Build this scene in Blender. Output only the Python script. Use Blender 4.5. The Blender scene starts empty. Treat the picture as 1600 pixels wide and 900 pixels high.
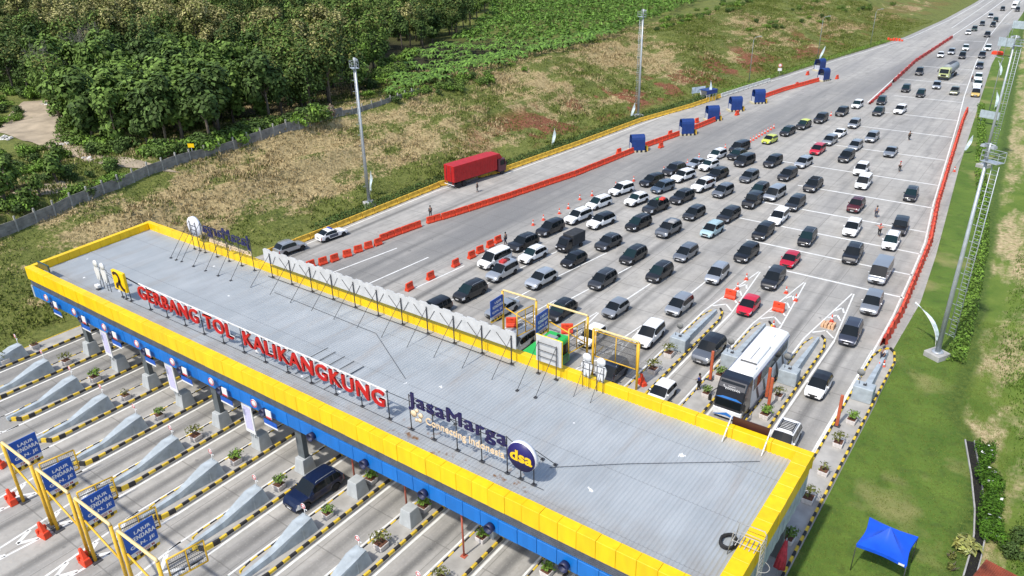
import bpy, bmesh, math, random
import numpy as np
from mathutils import Vector, Matrix
random.seed(7); RNG = np.random.default_rng(7)
C = bpy.context.scene.collection
SC = bpy.context.scene
PI = math.pi
# ------------------------------------------------------------------ camera, sky, sun, exposure
CAMH = 40.0
F, PITCH, ROLL, YAW = 1206.3, 0.45055, -0.02056, -0.63479
def basis():
    f0 = np.array([math.sin(YAW), math.cos(YAW), 0]); f = f0*math.cos(PITCH)+np.array([0, 0, -math.sin(PITCH)])
    ri = np.array([math.cos(YAW), -math.sin(YAW), 0]); up = np.cross(ri, f)
    return np.array([ri*math.cos(ROLL)+up*math.sin(ROLL), up*math.cos(ROLL)-ri*math.sin(ROLL), f])
CB = basis()
cam = bpy.data.cameras.new('camera'); camo = bpy.data.objects.new('camera', cam); C.objects.link(camo)
cam.sensor_width = 36; cam.lens = 36*F/1600; cam.clip_start = 0.5; cam.clip_end = 6000
m = Matrix.Identity(4)
for i in range(3):
    m[i][0] = CB[0][i]; m[i][1] = CB[1][i]; m[i][2] = -CB[2][i]
m[2][3] = CAMH
camo.matrix_world = m
SC.camera = camo
TOSUN = Vector((-0.10, -0.80, 1.12)).normalized()
W = bpy.data.worlds.new('World'); SC.world = W; W.use_nodes = True
nt = W.node_tree; sky = nt.nodes.new('ShaderNodeTexSky'); sky.sky_type = 'NISHITA'; sky.sun_disc = False
sky.sun_elevation = math.asin(TOSUN.z); sky.sun_rotation = math.atan2(TOSUN.x, TOSUN.y)
sky.air_density = 1.0; sky.dust_density = 1.5
nt.links.new(sky.outputs[0], nt.nodes['Background'].inputs[0]); nt.nodes['Background'].inputs[1].default_value = 0.15
sun = bpy.data.lights.new('sun', 'SUN'); sun.energy = 2.8; sun.angle = math.radians(1.6); sun.color = (1, .955, .88)
so = bpy.data.objects.new('sun', sun); C.objects.link(so); so.rotation_euler = TOSUN.to_track_quat('Z', 'Y').to_euler()
SC.view_settings.view_transform = 'Standard'; SC.view_settings.look = 'None'
SC.view_settings.exposure = 0.56; SC.view_settings.gamma = 1

def at(px, py, z=0.0):                       # pixel of the photograph -> point on the level z
    d = CB.T @ np.array([(px-800)/F, -(py-450)/F, 1.0])
    t = (z-CAMH)/d[2]
    return (float(d[0]*t), float(d[1]*t), z)

# ------------------------------------------------------------------ materials
MATS = {}
def mat(name, col, rough=0.6, metal=0.0, var=0.0, scale=3.0, bump=0.0, coat=0.0, spec=0.5, bscale=None, island=0.0, emit=None, stretch=None, col2=None):
    if name in MATS: return MATS[name]
    M = bpy.data.materials.new(name); M.use_nodes = True; MATS[name] = M
    n = M.node_tree.nodes; l = M.node_tree.links; b = n['Principled BSDF']
    b.inputs['Base Color'].default_value = (*col, 1); b.inputs['Roughness'].default_value = rough
    b.inputs['Metallic'].default_value = metal; b.inputs['Coat Weight'].default_value = coat
    b.inputs['Coat Roughness'].default_value = 0.08
    b.inputs['Specular IOR Level'].default_value = spec
    out = None
    if var or bump:
        tc = n.new('ShaderNodeTexCoord'); mp = n.new('ShaderNodeMapping'); l.new(tc.outputs['Object'], mp.inputs[0])
        if stretch: mp.inputs['Scale'].default_value = stretch
        no = n.new('ShaderNodeTexNoise'); no.inputs['Scale'].default_value = scale; no.inputs['Detail'].default_value = 6
        l.new(mp.outputs[0], no.inputs['Vector'])
    if var:
        mr = n.new('ShaderNodeMapRange'); mr.inputs[1].default_value = .3; mr.inputs[2].default_value = .7
        mr.inputs[3].default_value = 0; mr.inputs[4].default_value = 1; l.new(no.outputs[0], mr.inputs[0])
        mx = n.new('ShaderNodeMix'); mx.data_type = 'RGBA'; l.new(mr.outputs[0], mx.inputs['Factor'])
        c2 = col2 or tuple(min(1, c*(1+var)) for c in col); c1 = col if col2 else tuple(c*(1-var) for c in col)
        mx.inputs['A'].default_value = (*c1, 1); mx.inputs['B'].default_value = (*c2, 1)
        out = mx.outputs['Result']; l.new(out, b.inputs['Base Color'])
    if island:
        ge = n.new('ShaderNodeNewGeometry'); hs = n.new('ShaderNodeHueSaturation')
        mr = n.new('ShaderNodeMapRange'); mr.inputs[3].default_value = 1-island; mr.inputs[4].default_value = 1+island
        l.new(ge.outputs['Random Per Island'], mr.inputs[0]); l.new(mr.outputs[0], hs.inputs['Value'])
        if out: l.new(out, hs.inputs['Color'])
        else: hs.inputs['Color'].default_value = (*col, 1)
        l.new(hs.outputs[0], b.inputs['Base Color'])
    if bump:
        bp = n.new('ShaderNodeBump'); bp.inputs['Strength'].default_value = bump; bp.inputs['Distance'].default_value = .05
        n2 = n.new('ShaderNodeTexNoise'); n2.inputs['Scale'].default_value = bscale or scale*4; n2.inputs['Detail'].default_value = 4
        l.new(tc.outputs['Object'], n2.inputs['Vector']); l.new(n2.outputs[0], bp.inputs['Height']); l.new(bp.outputs[0], b.inputs['Normal'])
    return M

class NB:                                     # tiny node-graph helper for the ground materials
    def __init__(s, name, rough=.9):
        s.M = bpy.data.materials.new(name); s.M.use_nodes = True; s.n = s.M.node_tree.nodes; s.l = s.M.node_tree.links
        s.b = s.n['Principled BSDF']; s.b.inputs['Roughness'].default_value = rough; s.b.inputs['Specular IOR Level'].default_value = .25
        s.g = s.n.new('ShaderNodeNewGeometry'); s.pos = s.g.outputs['Position']
        sp = s.n.new('ShaderNodeSeparateXYZ'); s.l.new(s.pos, sp.inputs[0]); s.x, s.y, s.z = sp.outputs
    def noise(s, scale, detail=5, stretch=None, rough=.55):
        v = s.pos
        if stretch:
            mp = s.n.new('ShaderNodeMapping'); mp.inputs['Scale'].default_value = stretch; s.l.new(v, mp.inputs[0]); v = mp.outputs[0]
        no = s.n.new('ShaderNodeTexNoise'); no.inputs['Scale'].default_value = scale; no.inputs['Detail'].default_value = detail
        no.inputs['Roughness'].default_value = rough; s.l.new(v, no.inputs['Vector']); return no.outputs[0]
    def ramp(s, v, a, b, lo=0., hi=1.):
        mr = s.n.new('ShaderNodeMapRange'); mr.inputs[1].default_value = a; mr.inputs[2].default_value = b
        mr.inputs[3].default_value = lo; mr.inputs[4].default_value = hi; s.l.new(v, mr.inputs[0]); return mr.outputs[0]
    def math(s, op, a, b=None, c=None):
        k = s.n.new('ShaderNodeMath'); k.operation = op
        for i, q in enumerate((a, b, c)):
            if q is None: continue
            if isinstance(q, (int, float)): k.inputs[i].default_value = q
            else: s.l.new(q, k.inputs[i])
        return k.outputs[0]
    def mix(s, f, a, b, blend='MIX'):
        k = s.n.new('ShaderNodeMix'); k.data_type = 'RGBA'; k.blend_type = blend
        for nm, q in (('Factor', f), ('A', a), ('B', b)):
            if isinstance(q, (int, float)): k.inputs[nm].default_value = q
            elif isinstance(q, tuple): k.inputs[nm].default_value = (*q, 1)
            else: s.l.new(q, k.inputs[nm])
        return k.outputs['Result']
    def done(s, col, h=None, strength=.5, dist=.1):
        s.l.new(col, s.b.inputs['Base Color'])
        if h is not None:
            bp = s.n.new('ShaderNodeBump'); bp.inputs['Strength'].default_value = strength; bp.inputs['Distance'].default_value = dist
            s.l.new(h, bp.inputs['Height']); s.l.new(bp.outputs[0], s.b.inputs['Normal'])
        return s.M

PITCHX = 5.49
def mat_pavement():
    q = NB('concrete_pavement', .85)
    big = q.noise(.035, 4); med = q.noise(.5, 6); fine = q.noise(6, 4)
    streak = q.noise(.9, 6, (1, .03, 1)); streak2 = q.noise(.16, 4, (1, .12, 1), .6)
    base = q.mix(q.ramp(big, .35, .65), (.40, .38, .345), (.48, .455, .41))
    base = q.mix(q.ramp(med, .3, .75), base, (.31, .30, .275))
    base = q.mix(q.math('MULTIPLY', q.ramp(q.noise(2.2, 6), .5, .72), .35), base, (.24, .225, .20))
    base = q.mix(q.math('MULTIPLY', q.ramp(streak, .50, .68), .52), base, (.19, .187, .18))
    base = q.mix(q.math('MULTIPLY', q.ramp(streak2, .50, .66), .45), base, (.23, .226, .22))
    # tyre paths through the toll lanes
    ln = q.math('FRACT', q.math('DIVIDE', q.math('ADD', q.x, 14.4+100*PITCHX), PITCHX))
    a1 = q.math('SUBTRACT', 1., q.ramp(q.math('ABSOLUTE', q.math('SUBTRACT', ln, .30)), .02, .11))
    near = q.math('MULTIPLY', q.ramp(q.y, 112, 76), .85)
    a1 = q.math('MULTIPLY', q.math('MULTIPLY', a1, near), q.ramp(q.noise(.5, 4, (1, .12, 1)), .25, .52))
    base = q.mix(a1, base, (.12, .118, .112))
    # open lanes on the left: worn, greyer
    wl = q.math('MULTIPLY', q.ramp(q.math('ADD', q.x, q.math('MULTIPLY', q.y, -.17)), -83.5, -87, 1, 0), q.ramp(q.math('ADD', q.x, q.math('MULTIPLY', q.y, -.17)), -70, -76, 0, 1))
    base = q.mix(q.math('MULTIPLY', q.math('MULTIPLY', wl, q.ramp(streak2, .3, .6, .35, 1)), .8), base, (.16, .16, .158))
    far = q.math('MULTIPLY', q.ramp(q.noise(.35, 5, (1, .02, 1)), .42, .62), q.ramp(q.y, 140, 230, 0, .4))
    base = q.mix(far, base, (.26, .255, .25))
    cx_ = q.math('FLOOR', q.math('DIVIDE', q.math('ADD', q.x, 501.8), 3.6)); cy_ = q.math('FLOOR', q.math('DIVIDE', q.math('ADD', q.y, 502.5), 5.0))
    rnd = q.math('FRACT', q.math('MULTIPLY', q.math('SINE', q.math('ADD', q.math('MULTIPLY', cx_, 12.9898), q.math('MULTIPLY', cy_, 78.233))), 43758.5))
    base = q.mix(q.math('MULTIPLY', rnd, .22), base, (.24, .23, .21))
    oil = q.math('MULTIPLY', q.ramp(q.noise(.45, 5, (1, .25, 1)), .60, .72), .5); base = q.mix(oil, base, (.17, .165, .155))
    # slab joints
    fy = q.math('ABSOLUTE', q.math('SUBTRACT', q.math('FRACT', q.math('DIVIDE', q.math('ADD', q.y, 500), 5.0)), .5))
    fx = q.math('ABSOLUTE', q.math('SUBTRACT', q.math('FRACT', q.math('DIVIDE', q.math('ADD', q.x, 500), 3.6)), .5))
    j = q.math('MAXIMUM', q.ramp(fy, .487, .494), q.ramp(fx, .486, .494))
    base = q.mix(q.math('MULTIPLY', j, .5), base, (.12, .115, .105))
    base = q.mix(q.math('MULTIPLY', q.ramp(fine, .55, .75), .25), base, (.55, .53, .49))
    vo = q.noise(.8, 3); spots = q.ramp(vo, .70, .74)
    base = q.mix(q.math('MULTIPLY', spots, .55), base, (.10, .10, .10))
    return q.done(base, fine, .15, .02)
def grass_colour(q, dry0, dry1, mown=False, redx=True):
    big = q.noise(.045, 5); med = q.noise(.28, 6); fine = q.noise(2.2, 6); ff = q.noise(9, 4)
    green = q.mix(q.ramp(med, .3, .7), (.065, .092, .018), (.145, .165, .034))
    green = q.mix(q.ramp(fine, .35, .75), green, (.19, .20, .055))
    dry = q.mix(q.ramp(fine, .3, .7), (.19, .145, .065), (.50, .39, .20))
    elo = q.noise(.33, 5, (1, .3, 1)); d = q.math('ADD', q.math('ADD', q.math('MULTIPLY', big, .34), q.math('MULTIPLY', elo, .30)), q.math('ADD', q.math('MULTIPLY', med, .22), q.math('MULTIPLY', fine, .14)))
    return green, dry, d, med, fine, ff
def mat_hill(name, redamt=1.0):
    q = NB(name, .95)
    green, dry, d, med, fine, ff = grass_colour(q, .45, .6)
    # drier on the slope, greener by the road, far along and behind the crest
    bias = q.math('MULTIPLY', q.ramp(q.z, .3, 1.6, -.12, .005), 1.)
    bias = q.math('ADD', bias, q.ramp(q.y, 180, 300, 0, -.035))
    bias = q.math('ADD', bias, q.ramp(q.x, -112, -120, 0, -.30))
    dd = q.math('ADD', d, bias)
    col = q.mix(q.ramp(dd, .490, .534), green, dry)
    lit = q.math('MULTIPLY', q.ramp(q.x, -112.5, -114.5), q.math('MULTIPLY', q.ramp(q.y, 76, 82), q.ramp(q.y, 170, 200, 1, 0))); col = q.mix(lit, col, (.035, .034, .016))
    dark = q.ramp(q.noise(.6, 5), .56, .68)
    col = q.mix(q.math('MULTIPLY', dark, .5), col, (.045, .055, .014))
    rn = q.noise(.11, 5); rz = q.math('MULTIPLY', q.ramp(q.z, .25, .8, 0, 1), q.ramp(q.z, 3.2, 4.8, 1, 0))
    ry = q.math('MULTIPLY', q.ramp(q.y, 95, 125, 0, 1), q.ramp(q.y, 250, 300, 1, 0.3))
    red = q.math('MULTIPLY', q.math('MULTIPLY', q.ramp(rn, .51, .55), rz), ry)
    col = q.mix(red, col, q.mix(q.ramp(fine, .3, .7), (.12, .042, .022), (.27, .115, .06)))
    return q.done(col, q.math('ADD', fine, q.math('MULTIPLY', ff, .4)), .9, .25)
def mat_verge():
    q = NB('verge_grass', .95)
    green, dry, d, med, fine, ff = grass_colour(q, .45, .6)
    lawn = q.mix(q.ramp(med, .3, .7), (.062, .125, .017), (.125, .195, .030))
    lawn = q.mix(q.ramp(fine, .4, .8), lawn, (.10, .145, .025))
    worn = q.ramp(q.noise(.13, 4), .56, .70)
    tr2 = q.ramp(q.noise(.9, 6), .52, .66); lawn = q.mix(q.math('MULTIPLY', tr2, .5), lawn, (.06, .095, .02))
    lawn = q.mix(q.math('MULTIPLY', worn, .65), lawn, (.30, .26, .11))
    slope = q.mix(q.ramp(q.math('ADD', q.math('MULTIPLY', q.noise(.2, 5, (1, .25, 1)), .75), q.math('MULTIPLY', fine, .25)), .52, .56), green, dry)
    u = q.math('ADD', q.math('ADD', q.x, 8), q.math('MULTIPLY', q.math('MAXIMUM', q.math('SUBTRACT', q.y, 75), 0), .075))
    u = q.math('ADD', u, q.math('MULTIPLY', q.noise(.3, 4), 1.6))
    u = q.math('SUBTRACT', u, q.ramp(q.y, 67, 61, 0, 3.2))
    band = q.mix(q.ramp(fine, .3, .7), (.040, .080, .013), (.100, .145, .026))
    dz = q.math('MULTIPLY', q.math('MULTIPLY', q.ramp(q.noise(.17, 6, (1, .35, 1), .7), .45, .57), q.ramp(q.noise(1.6, 6), .28, .52)), q.ramp(u, 7.0, 7.8)); rough_ = q.mix(dz, q.mix(q.ramp(med, .3, .7), (.07, .13, .016), (.15, .20, .035)), q.mix(q.ramp(fine, .3, .7), (.26, .20, .10), (.56, .45, .26)))
    col = q.mix(q.ramp(u, 5.6, 6.4), lawn, band); col = q.mix(q.ramp(u, 7.0, 7.8), col, rough_)
    return q.done(col, q.math('ADD', fine, q.math('MULTIPLY', ff, .5)), .7, .15)
def mat_tuft(name, bias0):
    q = NB(name, .95)
    green, dry, d, med, fine, ff = grass_colour(q, .45, .6)
    dd = q.math('ADD', d, q.ramp(q.z, .5, 1.8, -.12, .005)); dd = q.math('ADD', dd, q.ramp(q.y, 180, 300, 0, -.035))
    dd = q.math('ADD', dd, q.ramp(q.g.outputs['Random Per Island'], 0, 1, -.04+bias0, .04+bias0))
    dryb = q.mix(q.g.outputs['Random Per Island'], (.20, .155, .07), (.54, .42, .23))
    gb = q.mix(q.g.outputs['Random Per Island'], (.075, .105, .018), (.17, .20, .042))
    return q.done(q.mix(q.ramp(dd, .490, .534), gb, dryb))
def mat_roof():
    q = NB('roof_sheet', .5)
    n1 = q.noise(.25, 5); n2 = q.noise(1.2, 6, (1, .15, 1)); n3 = q.noise(5, 4)
    col = q.mix(q.ramp(n1, .3, .7), (.36, .39, .405), (.445, .47, .48))
    col = q.mix(q.math('MULTIPLY', q.ramp(n2, .5, .75), .38), col, (.27, .27, .27))
    sheet = q.math('FRACT', q.math('MULTIPLY', q.math('SINE', q.math('MULTIPLY', q.math('FLOOR', q.math('DIVIDE', q.x, 1.12)), 12.9898)), 437.58))
    col = q.mix(q.ramp(sheet, 0, 1, 0, .16), col, (.20, .22, .24))
    lap = q.ramp(q.math('ABSOLUTE', q.math('SUBTRACT', q.math('FRACT', q.math('DIVIDE', q.math('ADD', q.y, 1.2), 4.9)), .5)), .008, .003)
    col = q.mix(q.math('MULTIPLY', lap, .5), col, (.16, .165, .17))
    st2 = q.ramp(q.noise(.55, 6, (1.6, .22, 1)), .56, .72); col = q.mix(q.math('MULTIPLY', st2, .35), col, (.33, .29, .25))
    edge = q.math('MULTIPLY', q.ramp(q.y, 32.6, 30.6), q.ramp(q.noise(.7, 5), .35, .7))
    col = q.mix(q.math('MULTIPLY', edge, .6), col, (.30, .27, .235))
    e2 = q.math('MULTIPLY', q.ramp(q.y, 41.0, 42.6), q.ramp(q.noise(.6, 5), .45, .7))
    col = q.mix(q.math('MULTIPLY', e2, .6), col, (.40, .35, .31))
    e3 = q.math('MULTIPLY', q.math('MULTIPLY', q.ramp(q.y, 33.2, 31), q.ramp(q.x, -36, -32)), q.ramp(q.noise(1.6, 4), .58, .68))
    col = q.mix(q.math('MULTIPLY', e3, q.ramp(q.x, -20, -23)), col, (.22, .12, .06))
    col = q.mix(q.ramp(q.noise(.8, 2), .735, .74), col, (.8, .8, .78))
    q.b.inputs['Metallic'].default_value = .15
    return q.done(col, n3, .1, .02)

M_PAVE = mat_pavement(); M_HILL = mat_hill('hill_grass'); M_VERGE = mat_verge(); M_ROOF = mat_roof()
M_TUFT = mat_tuft('grass_blades', 0)
WHITE = mat('white_paint', (.70, .70, .69), .5, var=.06, scale=2)
LINE = mat('road_paint', (.68, .68, .65), .8, var=.16, scale=1.2)
YEL = mat('yellow_panel', (.80, .51, .001), .45, var=.09, scale=1.3, island=.07, stretch=(1.5, 1.5, .35))
YKERB = mat('yellow_kerb', (.66, .45, .03), .7, var=.22, scale=2.5); BKERB = mat('black_kerb', (.022, .02, .02), .7, var=.4, scale=3)
YPOST = mat('yellow_post', (.72, .43, .03), .5, var=.12, scale=3)
YBLOCK = mat('yellow_block', (.66, .40, .04), .8, var=.3, scale=1.6, bump=.3)
BLUEP = mat('blue_panel', (.003, .135, .46), .45, var=.10, scale=1.3, island=.08, stretch=(1.5, 1.5, .35))
BLUES = mat('blue_sign', (.006, .085, .42), .45, var=.08, scale=2)
LSIGN = mat('sign_letters', (.80, .80, .80), .5)
STRIPD = mat('grey_strip', (.085, .095, .115), .55, var=.2, scale=2)
DECK = mat('island_concrete', (.36, .345, .315), .9, var=.18, scale=.9, bump=.15)
GREYP = mat('grey_paint', (.35, .395, .42), .65, var=.2, scale=1.6, bump=.1)
COLM = mat('column_grey', (.10, .115, .12), .6, var=.15, scale=2)
STEEL = mat('galvanised_steel', (.42, .45, .47), .45, .4, var=.12, scale=3)
DSTEEL = mat('dark_steel', (.045, .045, .05), .6, var=.2, scale=4)
ORANGE = mat('orange_plastic', (.68, .055, .014), .55, var=.16, scale=3)
NETM = mat('orange_net', (.66, .075, .035), .75, var=.25, scale=6)
CONC = mat('concrete', (.36, .35, .33), .9, var=.2, scale=1.5, bump=.3)
RUBBER = mat('rubber', (.018, .018, .019), .85); RIM = mat('wheel_rim', (.42, .43, .45), .35, .7)
GLASS = mat('car_glass', (.007, .010, .012), .07, 0, spec=.3); GLASST = mat('tinted_glass', (.008, .022, .025), .07, spec=.3)
LAMP = mat('lamp_lens', (.75, .77, .80), .12, .2); TAIL = mat('tail_lens', (.35, .01, .01), .2)
GRILLE = mat('grille_black', (.015, .015, .016), .45); PLATE = mat('number_plate', (.6, .6, .6), .5); PLATEB = mat('number_plate_black', (.03, .03, .03), .5)
UNDER = mat('under_dark', (.012, .012, .013), .9)
NAVY = mat('navy_letters', (.008, .008, .07), .4); CREAM = mat('cream_letters', (.72, .55, .36), .5); REDL = mat('red_letters', (.46, .010, .010), .45, var=.05, scale=2)
DIRT = mat('dirt', (.36, .29, .20), .95, var=.25, scale=.4, bump=.6, bscale=2)
BARK = mat('bark', (.13, .105, .08), .9, var=.3, scale=3, bump=.5)
SOIL = mat('potting_soil', (.13, .055, .03), .95, var=.3, scale=8)
WTERRA = mat('planter_white', (.62, .58, .55), .7, var=.15, scale=4)
LEAFD = mat('leaf_dark', (0.06, 0.1, 0.024), .7, spec=.18, var=.35, scale=.5, island=.5)
LEAFM = mat('leaf_mid', (0.108, 0.172, 0.034), .7, spec=.18, var=.35, scale=.5, island=.5)
LEAFB = mat('leaf_bright', (0.125, 0.215, 0.03), .7, spec=.18, var=.3, scale=.4, island=.45)
LEAFN = mat('leaf_banana', (.105, .195, .030), .6, spec=.2, var=.35, scale=.35, island=.5)
LEAFO = mat('leaf_olive', (0.135, 0.145, 0.038), .7, spec=.18, var=.3, scale=.5, island=.45)
FLOWER = mat('tree_flower', (.36, .33, .14), .8, spec=.15, var=.25, scale=.6, island=.4)
LEAFH = mat('leaf_hedge', (0.055, 0.125, 0.01), .7, spec=.18, var=.3, scale=1, island=.5)
LEAFC = mat('leaf_croton', (.24, .22, .05), .5, var=.5, scale=2, island=.6, col2=(.30, .34, .10))
BLOSSOM = mat('white_blossom', (.75, .75, .70), .7)
TARP = mat('blue_tarp', (.006, .08, .60), .45, var=.12, scale=1.5)
ARCHB = mat('arch_blue', (.008, .036, .17), .5, var=.15, scale=2)
RUST = mat('rusty_sheet', (.24, .055, .025), .8, var=.5, scale=1.2, bump=.3)

# ------------------------------------------------------------------ mesh helpers
class MB:
    def __init__(s): s.v = []; s.f = []; s.mi = []; s.sm = []
    def add(s, vs, fs, mi=0, sm=False):
        o = len(s.v); s.v += [tuple(p) for p in vs]
        for f in fs: s.f.append(tuple(i+o for i in f)); s.mi.append(mi); s.sm.append(sm)
    def box(s, x0, y0, z0, x1, y1, z1, mi=0, taper=0.0, top=None):
        a = [(x0, y0, z0), (x1, y0, z0), (x1, y1, z0), (x0, y1, z0)]
        tx = (x1-x0)*taper/2; ty = (y1-y0)*taper/2
        b = [(x0+tx, y0+ty, z1), (x1-tx, y0+ty, z1), (x1-tx, y1-ty, z1), (x0+tx, y1-ty, z1)]
        s.add(a+b, [(3, 2, 1, 0), (4, 5, 6, 7), (0, 1, 5, 4), (1, 2, 6, 5), (2, 3, 7, 6), (3, 0, 4, 7)], mi)
    def hexa(s, a, b, mi=0):   # bottom quad, top quad
        s.add(list(a)+list(b), [(3, 2, 1, 0), (4, 5, 6, 7), (0, 1, 5, 4), (1, 2, 6, 5), (2, 3, 7, 6), (3, 0, 4, 7)], mi)
    def tube(s, pts, r, n=6, mi=0, cap=True, sm=True):
        pts = [Vector(p) for p in pts]
        rs = r if isinstance(r, (list, tuple)) else [r]*len(pts)
        o = len(s.v); ref = Vector((.31, .17, .93))
        for i, p in enumerate(pts):
            d = (pts[min(i+1, len(pts)-1)]-pts[max(i-1, 0)]).normalized()
            if abs(d.dot(ref)) > .97: ref = Vector((1, .1, 0))
            u = d.cross(ref).normalized(); w = d.cross(u)
            for k in range(n):
                a = 2*PI*k/n+PI/n; q = p+(u*math.cos(a)+w*math.sin(a))*rs[i]; s.v.append(tuple(q))
        for i in range(len(pts)-1):
            for k in range(n):
                k2 = (k+1) % n
                s.f.append((o+i*n+k, o+i*n+k2, o+(i+1)*n+k2, o+(i+1)*n+k)); s.mi.append(mi); s.sm.append(sm and n > 4)
        if cap:
            s.f.append(tuple(o+k for k in range(n))[::-1]); s.mi.append(mi); s.sm.append(False)
            s.f.append(tuple(o+(len(pts)-1)*n+k for k in range(n))); s.mi.append(mi); s.sm.append(False)
    def prism(s, poly, axis, a, b, mi=0):   # polygon extruded along an axis; poly in the two other axes
        def P(u, v, w):
            return {'x': (w, u, v), 'y': (u, w, v), 'z': (u, v, w)}[axis]
        n = len(poly)
        s.add([P(u, v, a) for u, v in poly]+[P(u, v, b) for u, v in poly],
              [tuple(range(n))[::-1], tuple(range(n, 2*n))]+[(i, (i+1) % n, n+(i+1) % n, n+i) for i in range(n)], mi)
    def ring(s, r0, r1, h0, h1, n=16, c=(0, 0, 0), axis='z'): s.lathe([(r0, h0), (r1, h0), (r1, h1), (r0, h1), (r0, h0)], n, c, axis, 0, False, False)
    def lathe(s, prof, n=16, c=(0, 0, 0), axis='z', mi=0, sm=True, cap=True):
        o = len(s.v)
        for r, h in prof:
            for k in range(n):
                a = 2*PI*k/n; u, w = r*math.cos(a), r*math.sin(a)
                p = {'z': (u, w, h), 'x': (h, u, w), 'y': (w, h, u)}[axis]
                s.v.append((p[0]+c[0], p[1]+c[1], p[2]+c[2]))
        for i in range(len(prof)-1):
            for k in range(n):
                k2 = (k+1) % n; s.f.append((o+i*n+k, o+i*n+k2, o+(i+1)*n+k2, o+(i+1)*n+k)); s.mi.append(mi); s.sm.append(sm)
        for i, fl in ((0, True), (len(prof)-1, False)):
            if cap and prof[i][0] > 1e-4:
                q = tuple(o+i*n+k for k in range(n)); s.f.append(q[::-1] if fl else q); s.mi.append(mi); s.sm.append(False)
    def xf(s, M):
        s.v = [tuple(M @ Vector(p)) for p in s.v]; return s
    def mesh(s, name, mats, fix=True, angle=None):
        me = bpy.data.meshes.new(name); me.from_pydata(s.v, [], s.f)
        for q in (mats if isinstance(mats, (list, tuple)) else [mats]): me.materials.append(q)
        me.polygons.foreach_set('material_index', s.mi); me.polygons.foreach_set('use_smooth', s.sm)
        if fix:
            bm = bmesh.new(); bm.from_mesh(me); bmesh.ops.recalc_face_normals(bm, faces=bm.faces[:]); bm.to_mesh(me); bm.free()
        if angle: me.set_sharp_from_angle(angle=angle)
        me.update(); return me
    def build(s, name, mats, parent=None, loc=None, bevel=0, angle=None):
        me = s.mesh(name, mats, angle=angle)
        if bevel:
            bm = bmesh.new(); bm.from_mesh(me)
            bmesh.ops.bevel(bm, geom=[e for e in bm.edges if len(e.link_faces) == 2 and e.calc_face_angle(0) > .6], offset=bevel, segments=1, affect='EDGES', clamp_overlap=True)
            bm.to_mesh(me); bm.free()
        return link(name, me, parent, loc)
def link(name, me, parent=None, loc=None, rz=0):
    o = bpy.data.objects.new(name, me); C.objects.link(o)
    if parent: o.parent = parent
    if loc is not None: o.location = loc
    if rz: o.rotation_euler[2] = rz
    return o
def empty(name, loc, rz=0):
    o = bpy.data.objects.new(name, None); C.objects.link(o); o.location = loc; o.rotation_euler[2] = rz; o.empty_display_size = .3; return o
def tag(o, label=None, cat=None, group=None, kind=None):
    if label: o['label'] = label
    if cat: o['category'] = cat
    if group: o['group'] = group
    if kind: o['kind'] = kind
    return o
def struct(o): o['kind'] = 'structure'; return o
KIDS = {}
def copy_tree(o, parent=None):
    c = o.copy(); C.objects.link(c)
    if parent: c.parent = parent
    for ch in kids(o): copy_tree(ch, c)
    return c
def kids(o):
    if o.name not in KIDS:
        KIDS[o.name] = list(o.children)
    return KIDS[o.name]
def place(proto, n, loc, rz=0, label=None, cat=None, group=None, scale=None):   # the first use moves the prototype itself, later uses copy it
    if 'placed' in proto: o = copy_tree(proto)
    else: o = proto; proto['placed'] = 1
    o.location = loc; o.rotation_euler[2] = rz
    if scale: o.scale = (scale,)*3 if isinstance(scale, (int, float)) else scale
    tag(o, label, cat, group); return o
def arr_mesh(name, V, Q, mats, smooth=False, mi=None):       # numpy arrays -> mesh, faces all of one size
    me = bpy.data.meshes.new(name); V = np.asarray(V, np.float32); Q = np.asarray(Q, np.int32); k = Q.shape[1]
    me.vertices.add(len(V)); me.vertices.foreach_set('co', V.ravel())
    me.loops.add(Q.size); me.loops.foreach_set('vertex_index', Q.ravel())
    me.polygons.add(len(Q)); me.polygons.foreach_set('loop_start', np.arange(0, Q.size, k, dtype=np.int32))
    if smooth: me.polygons.foreach_set('use_smooth', np.ones(len(Q), bool))
    for q in (mats if isinstance(mats, (list, tuple)) else [mats]): me.materials.append(q)
    if mi is not None: me.polygons.foreach_set('material_index', np.asarray(mi, np.int32))
    me.update(calc_edges=True); me.validate(); return me
def leaves(P, N, size, aspect=.55, fold=.18, rng=RNG):        # leaf blades: position, outward direction, length -> verts, quads
    n = len(P); N = N/np.maximum(np.linalg.norm(N, axis=1, keepdims=True), 1e-6)
    A = np.cross(N, rng.normal(size=(n, 3))); A /= np.maximum(np.linalg.norm(A, axis=1, keepdims=True), 1e-6)
    B = np.cross(N, A); L = np.asarray(size).reshape(-1, 1)*np.ones((n, 1)); w = L*aspect/2
    tip = P+A*L*.5; base = P-A*L*.5; l = P+B*w+N*w*fold*2; r = P-B*w+N*w*fold*2
    V = np.stack([base, l, tip, r], 1).reshape(-1, 3)
    return V, np.arange(4*n).reshape(n, 4)
ORD = ['', 'first', 'second', 'third', 'fourth', 'fifth', 'sixth', 'seventh', 'eighth', 'ninth', 'tenth', 'eleventh', 'twelfth', 'thirteenth', 'fourteenth', 'fifteenth', 'sixteenth']
def rotz(a): return Matrix.Rotation(a, 4, 'Z')
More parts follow.
